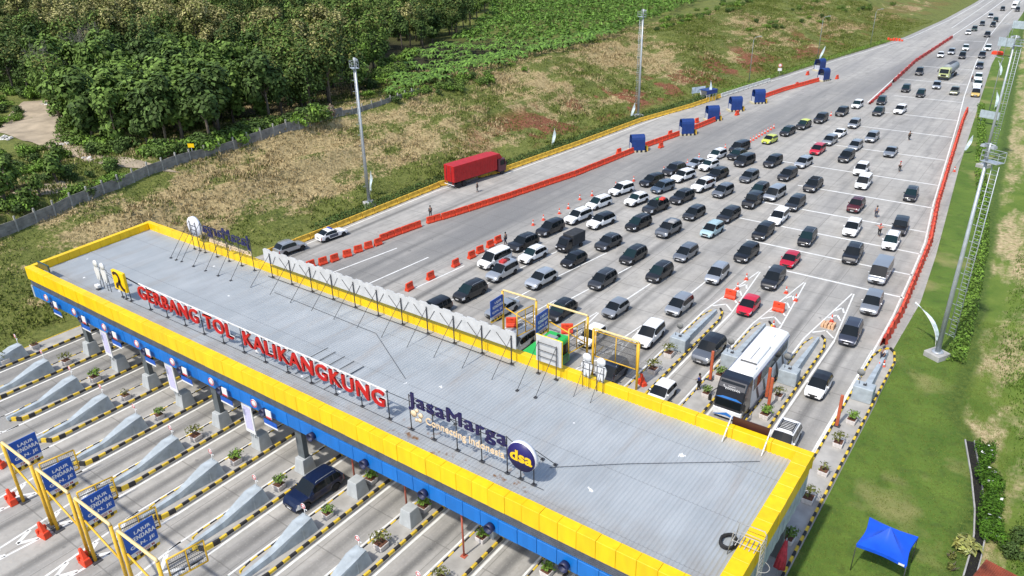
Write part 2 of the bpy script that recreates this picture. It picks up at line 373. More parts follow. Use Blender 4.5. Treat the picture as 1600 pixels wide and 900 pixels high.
def text_mb(s, size=1.0, extrude=.1, offset=0.0, width=None, height=None, space=1.0, mats=None, name='lettering', bold=0):
    cu = bpy.data.curves.new('t', 'FONT'); cu.body = s; cu.size = size; cu.extrude = extrude; cu.offset = offset; cu.space_character = space
    cu.resolution_u = 3
    o = bpy.data.objects.new('t', cu); C.objects.link(o)
    dg = bpy.context.evaluated_depsgraph_get(); dg.update()
    me = bpy.data.meshes.new_from_object(o.evaluated_get(dg)); bpy.data.objects.remove(o); bpy.data.curves.remove(cu)
    n = len(me.vertices); co = np.empty(n*3, np.float32); me.vertices.foreach_get('co', co); co = co.reshape(-1, 3)
    lo = co.min(0); hi = co.max(0); co[:, 0] -= lo[0]; sx = width/(hi[0]-lo[0]) if width else 1
    sy = height/(hi[1]-lo[1]) if height else (sx if width else 1)
    co[:, 0] *= sx; co[:, 1] *= sy
    me.vertices.foreach_set('co', co.ravel()); me.materials.clear()
    for q in (mats if isinstance(mats, (list, tuple)) else [mats]): me.materials.append(q)
    me.name = name; me.update()
    if bold:                       # heavier strokes: a second layer shifted sideways and 4 mm forward
        bm = bmesh.new(); bm.from_mesh(me); g = bmesh.ops.duplicate(bm, geom=bm.verts[:]+bm.edges[:]+bm.faces[:])['geom']
        bmesh.ops.translate(bm, verts=[q for q in g if isinstance(q, bmesh.types.BMVert)], vec=(bold, 0, .004)); bm.to_mesh(me); bm.free()
    return me
def upright(me, Mx): me.transform(Mx); me.update(); return me

# ------------------------------------------------------------------ plan curves: left and right edge of the pavement
YL = [-60, 50, 66, 92, 103, 124, 147, 165, 180, 204, 219, 243, 270, 300, 356, 414, 470, 600, 1000, 2500]
XL_ = [-83.2, -83.0, -81.9, -81.6, -77.6, -75.6, -74.0, -72.0, -70.6, -66.5, -64.5, -61.0, -56.8, -52.5, -49.5, -48.3, -48, -46, -40, -20]
YR = [-60, 66, 72, 74, 89, 104, 117, 147, 203, 257, 311, 380, 446, 600, 1000, 2500]
XR_ = [-8.0, -8.0, -8.4, -8.9, -8.7, -9.7, -10.8, -13.4, -17.6, -21.6, -24.0, -26.0, -28.0, -29, -26, -5]
def XL(y): return np.interp(y, YL, XL_)
def XR(y): return np.interp(y, YR, XR_)
def vnoise(x, y, s, seed=0):
    x = np.asarray(x, float)/s; y = np.asarray(y, float)/s
    return (np.sin(x*1.3+y*.7+seed)+np.sin(x*-.8+y*1.7+seed*2.1)+np.sin(x*2.1+y*1.1+seed*.7)*.6)/2.6
def HL(x, y):                                   # hill on the left
    x = np.asarray(x, float); y = np.asarray(y, float)
    toe = XL(y)-2.6; top = np.interp(y, [0, 50, 300, 420, 600], [-104, -109, -108, -98, -92])
    t = np.clip((toe-x)/(toe-top), 0, 1.6); s = np.clip(t, 0, 1)
    h = 8.6*(s*s*(3-2*s)*.45+s*.55)
    bench = (np.exp(-((t-.52)/.07)**2)*.75+np.exp(-((t-.86)/.06)**2)*.6)*(1+vnoise(x, y, 9, 4))
    h = h+bench*np.clip(t*5, 0, 1)+vnoise(x, y, 4.2, 1)*.34*np.clip(t*6, 0, 1)+vnoise(x, y*.45, 7, 2)*.55*np.clip(t*3, 0, 1)+vnoise(x, y, 1.7, 5)*.15*np.clip(t*6, 0, 1)
    beh = np.clip((top-x)/16, 0, 1)
    return h-beh*2.4+.02
def HR(x, y):
    x = np.asarray(x, float); y = np.asarray(y, float)
    d = x-np.interp(y, [0, 60, 80, 120, 200, 300, 500], [3.6, 3.6, -.6, -2, -7, -11.5, -16])
    up = np.clip(d, 0, 30)
    return .02+up*.20+vnoise(x, y, 4, 3)*.14*np.clip(up/2, 0, 1)+vnoise(x, y, 1.5, 3)*.05*np.clip(up/2, 0, 1)
def at_hill(px, py):
    d = CB.T @ np.array([(px-800)/F, -(py-450)/F, 1.0]); t = 20.
    while t < 2500:
        p = np.array([0, 0, CAMH])+d*t
        if p[2] < HL(p[0], p[1]): break
        t += .25 if t < 400 else 1
    return (float(p[0]), float(p[1]), float(HL(p[0], p[1])))

# ------------------------------------------------------------------ ground
def grid_obj(name, xs_fn, ys, us, z_fn, M):
    Y, U = np.meshgrid(ys, us, indexing='ij'); X = xs_fn(Y, U); Z = z_fn(X, Y, U)
    ny, nu = Y.shape; V = np.stack([X, Y, Z], -1).reshape(-1, 3)
    i = np.arange(ny*nu).reshape(ny, nu); Q = np.stack([i[:-1, :-1], i[:-1, 1:], i[1:, 1:], i[1:, :-1]], -1).reshape(-1, 4)
    me = arr_mesh(name, V, Q, M, smooth=True)
    return link(name, me)
ysf = np.concatenate([np.arange(-40, 330, 1.1), np.arange(330, 600, 5), np.arange(600, 2500, 80)])
ul = np.concatenate([[-.8, -.02], np.arange(.05, 44, .65), np.arange(44, 120, 3), np.arange(120, 900, 30)])
hill = struct(grid_obj('hillside', lambda y, u: XL(y)-u, ysf, ul[::1], lambda x, y, u: np.where(u < -.01, np.where(u < -.5, -.3, -.02), HL(x, y)), M_HILL))
ur = np.concatenate([[-.8, -.02], np.arange(.05, 40, .6), np.arange(40, 400, 20)])
verge = struct(grid_obj('grass_verge', lambda y, u: XR(y)+u, ysf, ur, lambda x, y, u: np.where(u < -.01, np.where(u < -.5, -.3, -.02), HR(x, y)), M_VERGE))
struct(grid_obj('pavement', lambda y, u: XL(y)+(XR(y)-XL(y))*u, ysf, np.linspace(0, 1, 24), lambda x, y, u: x*0., M_PAVE))
# painted lines
mk = MB()
def line(p, q, w=.18, z=.004):
    p = Vector((p[0], p[1], 0)); q = Vector((q[0], q[1], 0)); d = (q-p).normalized(); n = Vector((-d.y, d.x, 0))*w/2
    mk.add([(a.x, a.y, z) for a in (p-n, q-n, q+n, p+n)], [(0, 1, 2, 3)])
def pl(L, w=.18):
    for a, b in zip(L[:-1], L[1:]): line(a, b, w)
TR = [(89.2, -26, -10.4), (96.2, -31.5, -10.8), (103.6, -36.5, -11.4), (112, -36.5, -12.2), (122.8, -33, -13.2), (134.5, -41, -14.5), (150, -38.6, -16), (167, -35, -17.6), (182, -34.8, -19), (200.6, -35, -20.8), (222.6, -38.4, -22.6), (244.5, -37, -24.2), (268, -36, -26), (300, -37, -28.5), (340, -38, -30)]
for y, a, b in TR: line((a, y), (b, y), .32)
XRK = lambda k: -8.05 if k == 0 else -14.4-PITCHX*(k-1)
BACKN = lambda k: 76.0 if k == 0 else 74.8 if k <= 3 else 54.5
NOSE = 19.6
for k in range(14):
    x = XRK(k); c = x-1.1; yb = BACKN(k)
    if k: line((x+.2, NOSE-1), (x+.2, yb), .2)
    line((x-2.5, NOSE-1), (x-2.5, yb-1), .16)
    if k in (7, 8, 9, 10, 11, 12): pass
    if 0 < k < 7:
        tip = yb+12.3
        line((x+.2, yb), (c+.15, tip), .15); line((x-2.5, yb-1), (c-.05, tip), .15)
        for j in range(4):
            yy = yb+1.5+j*2.1; w = 1.25*(1-(j+.8)/6)
            line((c-w, yy-.9), (c, yy+.3), .2); line((c+w, yy-.9), (c, yy+.3), .2)
    if 0 < k < 13:
        tip = NOSE-13
        line((x+.2, NOSE), (c+.15, tip), .2); line((x-2.5, NOSE), (c-.05, tip), .2)
        for j in range(4):
            yy = NOSE-2.2-j*2.2; w = 1.3*(1-(j+.8)/6)
            line((c-w, yy+.9), (c, yy-.3), .3); line((c+w, yy+.9), (c, yy-.3), .3)
pl([(-10.3, 40), (-10.4, 74), (-10.5, 84), (-11.1, 97), (-11.7, 108), (-13.6, 125), (-15.5, 146), (-18.7, 181), (-21.4, 208), (-25.5, 257), (-29, 311), (-31, 380), (-31, 600)], .2)
pl([(-70.5, 57), (-69.1, 68)], .2); pl([(-64.3, 57), (-63.5, 68)], .2)
pl([(-58.7, 60), (-57.9, 68.5)], .18); pl([(-53, 60), (-51.5, 72), (-50.4, 80)], .18); pl([(-47.6, 60), (-46.6, 70), (-44.9, 82)], .18)
pl([(-42, 66), (-40.2, 80)], .18); pl([(-36.5, 69), (-35.6, 82)], .18); pl([(-31, 74), (-30.6, 86)], .18)
pl([(-80.5, 62), (-80.3, 90), (-76.2, 103), (-74.2, 124), (-72.4, 147), (-69.2, 180), (-64.8, 205), (-59.5, 243), (-55, 270), (-50.6, 300), (-47.5, 356), (-46.4, 414), (-46, 600)], .2)
pl([(-38.4, 190), (-39.4, 217), (-40.6, 252), (-39.6, 314), (-38.6, 380), (-38, 600)], .25); pl([(-43, 330), (-42.5, 600)], .2)
struct(mk.build('road_markings', LINE))

# ------------------------------------------------------------------ toll canopy
ZC, ZR, ZY, ZB0, ZB1 = 8.55, 7.72, 7.22, 5.36, 6.5
XLF, XLB, XR0 = -82.9, -84.5, -8.15; YF, YB = 28.75, 43.5
def xl_at(y): return XLF+(XLB-XLF)*(y-YF)/(YB-YF)
canopy = empty('toll_canopy', (0, 0, 0))
tag(canopy, 'long toll gate canopy with grey ribbed roof, yellow parapet and blue fascia', 'canopy')
r = MB(); x = XLF-1.8; rib = .28
xs = []
while x < XR0-.3:
    for dx, dz in ((0, 0), (.035, .055), (.085, .055), (.12, 0)): xs.append((x+dx, dz))
    x += rib
YS = [YF+.35, 33, 37, 40, YB-.3]
V = []; n = len(xs)
for y in YS:
    for xx, dz in xs: V.append((min(max(xx, xl_at(y)+.3), XR0-.4), y, ZR+dz))
Q = [(j*n+i, j*n+i+1, (j+1)*n+i+1, (j+1)*n+i) for j in range(len(YS)-1) for i in range(n-1)]
link('roof', arr_mesh('roof', V, Q, M_ROOF), canopy)
p = MB()   # yellow parapet: cladding panels round the roof, with open joints
pw = 1.25; n = int((XR0-XLF)/pw); pw = (XR0-XLF)/n; g = .009
for i in range(n):
    a, b = XLF+i*pw+g, XLF+(i+1)*pw-g; dz = random.uniform(-.012, .012); dy = random.uniform(-.012, .012)
    p.box(a, YF+dy, ZY, b, YF+.70, ZC+dz)
n = int((XR0-XLB)/2.6); pw = (XR0-XLB)/n
for i in range(n):
    a, b = XLB+i*pw+g, XLB+(i+1)*pw-g; dz = random.uniform(-.015, .015)
    p.box(a, YB-.55, ZR-.2, b, YB-.02, ZC+dz)
    p.box(a, YB-.018, ZY, b, YB+.02, ZC-.05)
n = 11; dy = (YB-.57-YF-.72)/n
for i in range(n):
    a, b = YF+.72+i*dy+g, YF+.72+(i+1)*dy-g
    p.box(XR0-1.0, a, ZR-.2, XR0+random.uniform(-.015, .015), b, ZC); p.box(XR0-.06, a, ZY, XR0-.02, b, ZR-.21)
    p.hexa([(xl_at(a), a, ZY), (xl_at(a)+.55, a, ZY), (xl_at(b)+.55, b, ZY), (xl_at(b), b, ZY)], [(xl_at(a), a, ZC), (xl_at(a)+.55, a, ZC), (xl_at(b)+.55, b, ZC), (xl_at(b), b, ZC)])
par = p.build('parapet', YEL, canopy, bevel=.012)
s = MB(); s.box(XLF+.3, YF+.12, ZB1+.002, XR0-.2, YF+.5, ZY+.06)
for zz in (6.54, 6.68, 6.82, 6.96, 7.10): s.box(XLF+.3, YF+.05, zz, XR0-.2, YF+.115, zz+.07)
s.build('louvre_strip', STRIPD, canopy)
b = MB(); pw = 1.4; n = int((XR0-XLF-.8)/pw); pw = (XR0-XLF-.8)/n
for i in range(n):
    a, c = XLF+.6+i*pw+.012, XLF+.6+(i+1)*pw-.012; dy = random.uniform(-.015, .015)
    b.box(a, YF-.04+dy, ZB0, c, YF+.42, ZB1)
b.build('blue_fascia', BLUEP, canopy, bevel=.015)
e = MB(); e.box(XLF+.25, YF-.05, ZB0-.1, XLF+.58, YF+.4, ZB1+.1); e.build('end_panel', GREYP, canopy); e = MB(); e.box(XR0-.75, YF+.8, ZB0, XR0-.12, YB-.6, ZY-.02)
for i in range(14): e.box(XR0-.115, YF+1+i, ZB0+.02, XR0-.09, YF+1.5+i, ZY-.05)
e.build('end_panel', GREYP, canopy)
so_ = MB(); so_.hexa([(XLF+.6, YF+.44, ZB0+.3), (XR0-.8, YF+.44, ZB0+.3), (XR0-.8, YB-.6, ZB0+.3), (XLB+1, YB-.6, ZB0+.3)], [(XLF+.6, YF+.44, ZB0+.4), (XR0-.8, YF+.44, ZB0+.4), (XR0-.8, YB-.6, ZB0+.4), (XLB+1, YB-.6, ZB0+.4)])
so_.build('soffit', mat('soffit', (.5, .52, .53), .7), canopy)
bb = MB(); bb.box(XLB+.8, YB-.6, ZB0, XR0-.2, YB-.1, ZB1+.33); bb.build('rear_fascia', BLUEP, canopy)
for k in range(14):
    cx = XRK(k)-1.15
    for y in (30.0, 42.2):
        col = MB(); col.box(cx-.38, y-.22, 1.25 if y < 35 else .2, cx+.38, y+.22, ZB0+.3)
        if y > 35 or (k >= 6 and k % 2 == 0): co = col.build('column', COLM, canopy)

# ------------------------------------------------------------------ toll islands
def island(k):
    x = XRK(k); yb = BACKN(k); cx = x-1.1; hw = 1.1
    if k == 13: lab = 'leftmost toll island, striped kerb against the grass slope'
    elif k == 0: lab = 'rightmost toll island, broad planter strip along the mown lawn'
    else: lab = 'toll island with black and yellow kerb, %s counting from the right-hand lawn' % ORD[k+1]
    o = empty('toll_island', (cx, NOSE, 0)); tag(o, lab, 'traffic island', 'toll islands with striped kerbs')
    L = yb-NOSE; xl = -hw
    if k == 13: xl = XL(30)-cx+.15
    d = MB(); poly = [(xl, 1.6)]
    for j in range(7):
        a = PI+PI*j/6; poly.append((math.cos(a)*hw*.9*(1 if k else .9), 1.6+math.sin(a)*1.5))
    poly.append((hw, 1.6)); poly.append((hw, L-2.5)); poly += [(hw*.55, L-.6), (0, L), (-hw*.6, L-.7), (xl, L-2.6)]
    d.prism(poly, 'z', 0.0, .17); d.build('deck', DECK, o)
    def kerb(path, w, h, nm):
        kb = MB(); acc = 0; st = .58
        P = [Vector((*q, 0)) for q in path]
        tot = 0
        segs = []
        for a, b in zip(P[:-1], P[1:]):
            ln = (b-a).length; nn = max(1, round(ln/st))
            for i in range(nn): segs.append((a.lerp(b, i/nn), a.lerp(b, (i+1)/nn)))
        for i, (a, b) in enumerate(segs):
            dd = (b-a).normalized(); nrm = Vector((-dd.y, dd.x, 0))*w/2; q = nrm*.72
            kb.hexa([a-nrm, b-nrm, b+nrm, a+nrm], [v+Vector((0, 0, h)) for v in (a-q, b-q, b+q, a+q)], i % 2)
        kb.build(nm, [YKERB, BKERB], o)
    kerb([(0, .02), (hw*.75, .55), (hw-.12, 1.6), (hw-.12, L-2.6), (hw*.5, L-.7), (0.05, L-.05)], .23, .36, 'kerb')
    if k == 0:
        kerb([(-hw+.06, 1.6), (-hw+.06, L-2.6), (-hw*.6, L-.8), (-.1, L-.12)], .22, .3, 'kerb')
    elif k == 13:
        kb = MB(); kb.box(xl, 1.6, .172, xl+.12, L-2.6, .2); kb.build('edge_line', YKERB, o)
    else: kerb([(-hw*.8, .6), (-hw+.06, 1.6), (-hw+.06, L-2.6), (-hw*.6, L-.8)], .15, .22, 'kerb')
    return o
for k in range(14): island(k)
def nth_island(k): return 'leftmost island' if k == 13 else 'rightmost island' if k == 0 else '%s island from the lawn' % ORD[k+1]

# crash cushions at the front and at the back noses
def cushion():
    o = empty('crash_barrier', (0, 0, 0)); a = MB()   # nose at y=0, box at y=4.4..5.6
    P = [(-1.2, .12, .20, .30), (1.6, .20, .30, .44), (4.2, .52, .57, 1.2)]
    for (y0, t0, b0, h0), (y1, t1, b1, h1) in zip(P[:-1], P[1:]):
        a.hexa([(-b0, y0, 0), (b0, y0, 0), (b1, y1, 0), (-b1, y1, 0)], [(-t0, y0, h0), (t0, y0, h0), (t1, y1, h1), (-t1, y1, h1)])
    a.build('ramp', GREYP, o)
    b = MB(); b.hexa([(-.60, 4.203, 0), (.60, 4.203, 0), (.64, 5.45, 0), (-.64, 5.45, 0)], [(-.53, 4.203, 1.2), (.53, 4.203, 1.2), (.46, 5.15, 1.30), (-.46, 5.15, 1.30)]); b.build('block', GREYP, o)
    c = MB(); c.tube([(0, 5.0, 1.4), (0, 5.0, 1.95)], .035, 6); c.box(-.28, 4.98, 1.95, .28, 5.03, 2.0)
    c.lathe([(.0, -.02), (.23, -.02), (.23, .02), (0, .02)], 12, (0, 4.95, 2.28), 'y'); c.build('marker_plate', WHITE, o)
    d = MB(); d.ring(.15, .2, -.035, -.022, 14, (0, 4.95, 2.28), 'y'); d.build('red_ring', mat('sign_red', (.6, .02, .02), .5), o)
    return o
cu = cushion()
for k in range(13, 2, -1):
    place(cu, 'crash_barrier', (XRK(k)-1.2, NOSE+.9, .172), 0, 'grey ramped crash barrier on the front end of the %s' % nth_island(k), 'crash barrier', 'grey crash barriers at the island fronts')
def bcushion():
    o = empty('crash_block', (0, 0, 0)); b = MB(); b.box(-.85, 0, 0, .85, 1.25, 1.45); b.build('block', GREYP, o, bevel=.05)
    a = MB(); a.hexa([(-.4, 1.26, 0), (.4, 1.26, 0), (.18, 10, 0), (-.18, 10, 0)], [(-.3, 1.26, .8), (.3, 1.26, .8), (.1, 10, .45), (-.1, 10, .45)]); a.build('ramp', GREYP, o)
    c = MB()
    for x in (-.5, .1): c.tube([(x, .6, 1.45), (x, .6, 1.75)], .03, 6)
    c.box(-.15, .5, 1.452, .12, .7, 1.56); c.build('fitting', DSTEEL, o)
    f = MB(); f.tube([(-.75, 2.2, 0), (-.75, 2.2, 1.5)], .05, 6); f.lathe([(0, -.03), (.36, -.03), (.36, .03), (0, .03)], 12, (-.75, 2.15, 1.75), 'y'); f.build('mesh_disc', mat('grey_mesh', (.22, .22, .21), .8), o)
    return o
bc = bcushion()
for k, y in ((0, 64.6), (1, 63.6), (2, 63.4), (3, 63.6)):
    place(bc, 'crash_block', (XRK(k)-1.1, y, .172), 0, 'grey crash block with tapering tail, %s, far end' % nth_island(k), 'crash barrier', 'grey crash blocks at the far island ends')
# plinths in front of the canopy
def plinth():
    o = empty('concrete_plinth', (0, 0, 0)); b = MB(); b.box(-.62, -.65, 0, .62, .65, 1.35, taper=.28); b.build('block', mat('plinth_grey', (.40, .42, .42), .8, var=.14, scale=1.5, bump=.15), o, bevel=.03); return o
pp = plinth()
for k in range(12, 2, -1):
    place(pp, 'concrete_plinth', (XRK(k)-1.15, 29.95 if k >= 6 else 30.4 if k > 3 else 33, .172), 0, ('tapered grey plinth %s on the %s' % ('carrying a dark column' if k % 2 == 0 else 'under a white notice board', nth_island(k))) if k >= 6 else 'plain grey plinth by the canopy front on the %s' % nth_island(k), 'plinth', 'grey plinths along the canopy front')
NOTE = mat('notice_print', (.50, .48, .66), .6, var=.25, scale=5, stretch=(1, 1, 6))
def notice():
    o = empty('notice_board', (0, 0, 0)); a = MB(); a.box(-.62, 0, 0, .62, .08, 3.3); a.build('panel', WHITE, o)
    b = MB(); b.box(-.45, -.012, .35, .45, -.004, 2.6); b.build('print', NOTE, o)
    c = MB(); c.box(-.3, .1, -.5, -.2, .18, 3.2); c.box(.2, .1, -.5, .3, .18, 3.2); c.build('back_post', STEEL, o); return o
nb = notice()
for k in (11, 9, 7): place(nb, 'notice_board', (XRK(k)-1.15, 29.2, 1.95), 0, 'tall white notice board on the plinth of the %s' % nth_island(k), 'notice board', 'white notice boards under the blue fascia')
# lane signals on the blue fascia
SIGR = mat('signal_red', (.55, .03, .05), .5)
def signal():
    o = empty('lane_signal', (0, 0, 0)); h = MB()
    h.lathe([(.05, .1), (.30, .1), (.33, -.3), (.29, -.3), (.3, .0)], 14, (0, 0, 0), 'y'); h.build('hood', mat('hood_navy', (.012, .016, .06), .5), o)
    a = MB(); a.tube([(0, .1, .1), (0, .45, .5)], .05, 6); a.build('bracket', STEEL, o); return o
def signs():
    o = empty('lane_sign', (0, 0, 0)); d = MB(); d.lathe([(0, -.03), (.36, -.03), (.36, .03), (0, .03)], 16, (-1.15, -.25, .35), 'y'); d.build('disc_face', WHITE, o); d = MB(); d.box(.2, -.28, -.4, .85, -.22, .35); d.build('square_face', WHITE, o)
    e = MB(); e.ring(.27, .35, -.042, -.032, 16, (-1.15, -.25, .35), 'y'); e.build('red_ring', SIGR, o)
    e = MB(); e.box(.22, -.292, -.4, .83, -.284, -.25); e.build('red_edge', SIGR, o)
    f = MB(); f.box(-.1, -.34, -.95, 1.45, -.30, -.55); f.build('blue_board', BLUES, o)
    g2 = MB(); g2.box(-.12, -.33, -1.12, 1.47, -.30, -.955); g2.build('white_board', WHITE, o); return o
sg = signal(); ss = signs()
for k in range(13, 1, -1):
    lx = XRK(k)+1.65
    place(sg, 'lane_signal', (lx+.6, YF-.14, 5.75), 0, 'dark hooded lane signal on the blue fascia beside the %s' % nth_island(k), 'traffic signal', 'hooded lane signals on the fascia')
    if k >= 7: place(ss, 'lane_sign', (lx+.9, YF-.12, 5.95), 0, 'white lane sign with disc and blue strip, fascia beside the %s' % nth_island(k), 'lane sign', 'lane signs on the blue fascia')
# toll booths below the roof
def booth():
    o = empty('toll_booth', (0, 0, 0)); a = MB(); a.box(-.7, 0, 0, .7, 2.6, 1.0); a.box(-.7, 0, 2.1, .7, 2.6, 2.5); 
    for sx in (-.7, .62):
        for sy in (0, 2.52): a.box(sx, sy, 1.0, sx+.08, sy+.08, 2.1)
    a.build('cabin', WHITE, o); w = MB(); w.box(-.66, .04, 1.0, .66, 2.56, 2.1); w.build('window', GLASS, o); return o
bt = booth()
for k in range(13): place(bt, 'toll_booth', (XRK(k)-1.1, 34.5, .172), 0, 'white toll booth in the shade of the canopy on the %s' % nth_island(k), 'toll booth', 'toll booths under the canopy')
RPOST = mat('red_post', (.42, .10, .06), .6, var=.2)
def rpost():
    o = empty('barrier_post', (0, 0, 0)); a = MB(); a.tube([(0, 0, 0), (0, 0, 4.6)], .07, 8); a.build('pole', RPOST, o); b = MB(); b.box(-.2, -.2, 0, .2, .2, .05); b.build('base_plate', RPOST, o); return o
rp = rpost()
for k in (5, 4, 3): place(rp, 'barrier_post', (XRK(k)-(2.05 if k > 3 else 1.3), 31.0 if k > 3 else 30.0, .172), 0, 'thin rust-red post beside the plinth of the %s' % nth_island(k), 'post', 'thin red posts before the canopy')
def rbollard():
    o = empty('orange_column', (0, 0, 0)); a = MB(); a.box(-.13, -.09, 0, .13, .09, 3.1); a.build('pillar', mat('orange_red_paint', (.46, .10, .04), .6, var=.2, scale=2), o, bevel=.03); b = MB(); b.box(-.3, -.25, 0, .3, .25, .06); b.build('base_plate', DSTEEL, o); return o
rb = rbollard()
for (x, y, l) in ((XRK(2)-1.75, 60.6, 'slim orange upright beside the grey block left of the coach'), (XRK(1)-1.9, 60.7, 'orange upright close along the right side of the coach'), (XRK(1)-1.2, 59.2, 'dark orange upright between the coach and the white black-roofed car'), (XRK(0)-1.85, 59.8, 'leaning orange upright at the lane edge of the rightmost island')):
    place(rb, 'orange_column', (x, y, .172), 0, l, 'post', 'orange uprights on the islands')

# ------------------------------------------------------------------ planters
def shrub(seed, n=150, r=.55, h=.75, size=.26, mt=None):
    rg = np.random.default_rng(seed); u = rg.normal(size=(n, 3)); u /= np.linalg.norm(u, axis=1, keepdims=True); u[:, 2] = np.abs(u[:, 2])*.9-.1
    cl = rg.normal(size=(7, 3))*.22*np.array([1, 1, .8]); P = u*np.array([r, r, h*.6])*rg.uniform(.35, 1, (n, 1))+cl[rg.integers(0, 7, n)]+np.array([0, 0, h*.55])
    V, Qd = leaves(P, u+np.array([0, 0, .5])+rg.normal(size=(n, 3))*.4, rg.uniform(.6, 1.2, n)*size, .5, .15, rg)
    return arr_mesh('foliage', V, Qd, mt or LEAFM)
def planter(seed, mt, n, r, h):
    o = empty('potted_shrub', (0, 0, 0)); a = MB()
    a.box(-.42, -.42, 0, .42, .42, .5, taper=-.12); a.build('pot', WTERRA, o, bevel=.02)
    s = MB(); s.box(-.40, -.40, .502, .40, .40, .56); s.build('soil', SOIL, o)
    t = MB(); rd = random.Random(seed)
    for q in range(4): t.tube([(rd.uniform(-.1, .1), rd.uniform(-.1, .1), .55), (rd.uniform(-.3, .3), rd.uniform(-.3, .3), .55+h*.6)], [.035, .015], 5)
    t.build('stem', BARK, o); f = link('foliage', shrub(seed, n, r, h, .30, mt), o, (0, 0, .6)); return o
PL = [planter(1, LEAFM, 150, .55, .8), planter(2, LEAFO, 110, .5, .9), planter(3, LEAFB, 130, .45, .7), planter(4, LEAFO, 45, .45, .8)]
pc = {}
def put_planter(x, y, v, extra):
    k = min(range(14), key=lambda q: abs(XRK(q)-1.1-x))
    place(PL[v], 'potted_shrub', (x, y, .172), random.uniform(-.1, .1), extra, 'planter', 'potted shrubs on the toll islands', random.uniform(.72, .92))
KINDW = ['bushy green', 'thin olive', 'bright green', 'half-bare']
for k in range(12, 1, -1):
    x = XRK(k)-1.1
    v = (k*3+1) % 4
    if k in (6, 5, 4, 3): v = (0, 2, 1, 1)[6-k]
    put_planter(x, 27.3, v, '%s potted shrub behind the ramp of the %s' % (KINDW[v], nth_island(k)))
    if k <= 6: put_planter(x-.1, 31.9 if k < 6 else 33.5, 2, 'bright green potted shrub at the canopy edge on the %s' % nth_island(k))
for j, (px, py) in enumerate(((8, 566), (55, 543))): put_planter(*at(px, py, .2)[:2], 3, ('half-bare potted shrub at the grass edge, nearer the photo edge' if j == 0 else 'half-bare potted shrub at the grass edge, nearer the canopy'))
SPOT = [(1045, 556, 1, 'olive potted shrub left of the white black-windowed minivan lane, farther from the canopy'), (1020, 581, 1, 'olive potted shrub on the island left of the grey car, nearer the canopy'),
 (1124, 590, 0, 'green potted shrub left of the coach, farther from the canopy'), (1103, 618, 0, 'green potted shrub left of the coach windscreen, nearer the canopy'),
 (1216, 622, 1, 'olive potted shrub right of the coach beside an orange upright'), (1195, 652, 2, 'bright green potted shrub right of the coach front, near the brown board'),
 (1330, 660, 2, 'potted shrub on the rightmost island beside the leaning orange upright'), (1309, 696, 1, 'olive potted shrub on the rightmost island, second from the orange upright'),
 (1286, 740, 3, 'sparse potted shrub on the rightmost island by the canopy corner'), (1262, 783, 1, 'olive potted shrub beside the yellow end of the canopy'), (1231, 846, 0, 'dark bushy potted shrub beside the folded red parasol')]
for px, py, v, l in SPOT: put_planter(*at(px, py, .2)[:2], v, l)

# ------------------------------------------------------------------ height portals with swung sign and mesh leaves
MESHM = mat('wire_mesh', (.10, .10, .10), .7)
def mesh_leaf(mb_f, mb_m, P, U, w, h, n=2, rows=4, st=.12):
    # rectangular yellow tube frame from point P along U (horizontal), height h down; bars of mesh inside
    P = Vector(P); U = Vector(U).normalized(); Z = Vector((0, 0, -1))
    c = [P, P+U*w, P+U*w+Z*h, P+Z*h]
    for a, b in zip(c, c[1:]+c[:1]): mb_f.tube([a, b], .06, 6)
    for i in range(1, n): mb_f.tube([P+U*w*i/n, P+U*w*i/n+Z*h], .05, 6)
    for j in range(1, rows): mb_m.tube([P+Z*h*j/rows, P+U*w+Z*h*j/rows], .03, 4)
    for i in range(1, int(w/st)): mb_m.tube([P+U*st*i, P+U*st*i+Z*h], .008 if st > .1 else .014, 3)
    for j in range(1, int(h/st)): mb_m.tube([P+Z*st*j, P+U*w+Z*st*j], .008 if st > .1 else .014, 3)
def ysign(txts, L, H, par, P, flip=1):
    # blue sign in the plane along +Y (seen from +X); P = top corner nearest the viewer
    o = empty('lane_sign', (0, 0, 0)); o.parent = par; o.location = P
    bpy.data.objects.remove(o)
    sgn = MB(); sgn.box(-.03, 0, -H*.76, .03, L, 0); so2 = sgn.build('sign_panel', BLUES, par, P)
    w = MB(); w.box(-.03, 0, -H*.90, .03, L, -H*.762); w.build('white_strip', WHITE, so2)
    st = MB()
    nst = 9
    for i in range(nst):
        a = L*i/nst; st.hexa([(-.03, a, -H), (.03, a, -H), (.03, a+L/nst, -H), (-.03, a+L/nst, -H)], [(-.03, a, -H*.902), (.03, a, -H*.902), (.03, a+L/nst, -H*.902), (-.03, a+L/nst, -H*.902)], i % 2)
    st.build('hazard_strip', [YKERB, BKERB], so2)
    rows = len(txts)
    for i, (t, wd, off) in enumerate(txts):
        me = text_mb(t, 1, .006, .012, width=L*wd, height=H*.135, mats=LSIGN, space=1.1, bold=.02)
        upright(me, Matrix.Translation((.036, L*off, -H*(.235+.205*i)))@Matrix(((0, 0, 1, 0), (1, 0, 0, 0), (0, 1, 0, 0), (0, 0, 0, 1))))
        link('lettering', me, so2)
    me = text_mb('TINGGI M', 1, .006, .01, width=L*.62, height=H*.075, mats=REDL)
    upright(me, Matrix.Translation((.036, L*.22, -H*.875))@Matrix(((0, 0, 1, 0), (1, 0, 0, 0), (0, 1, 0, 0), (0, 0, 0, 1)))); link('red_lettering', me, so2)
    return so2
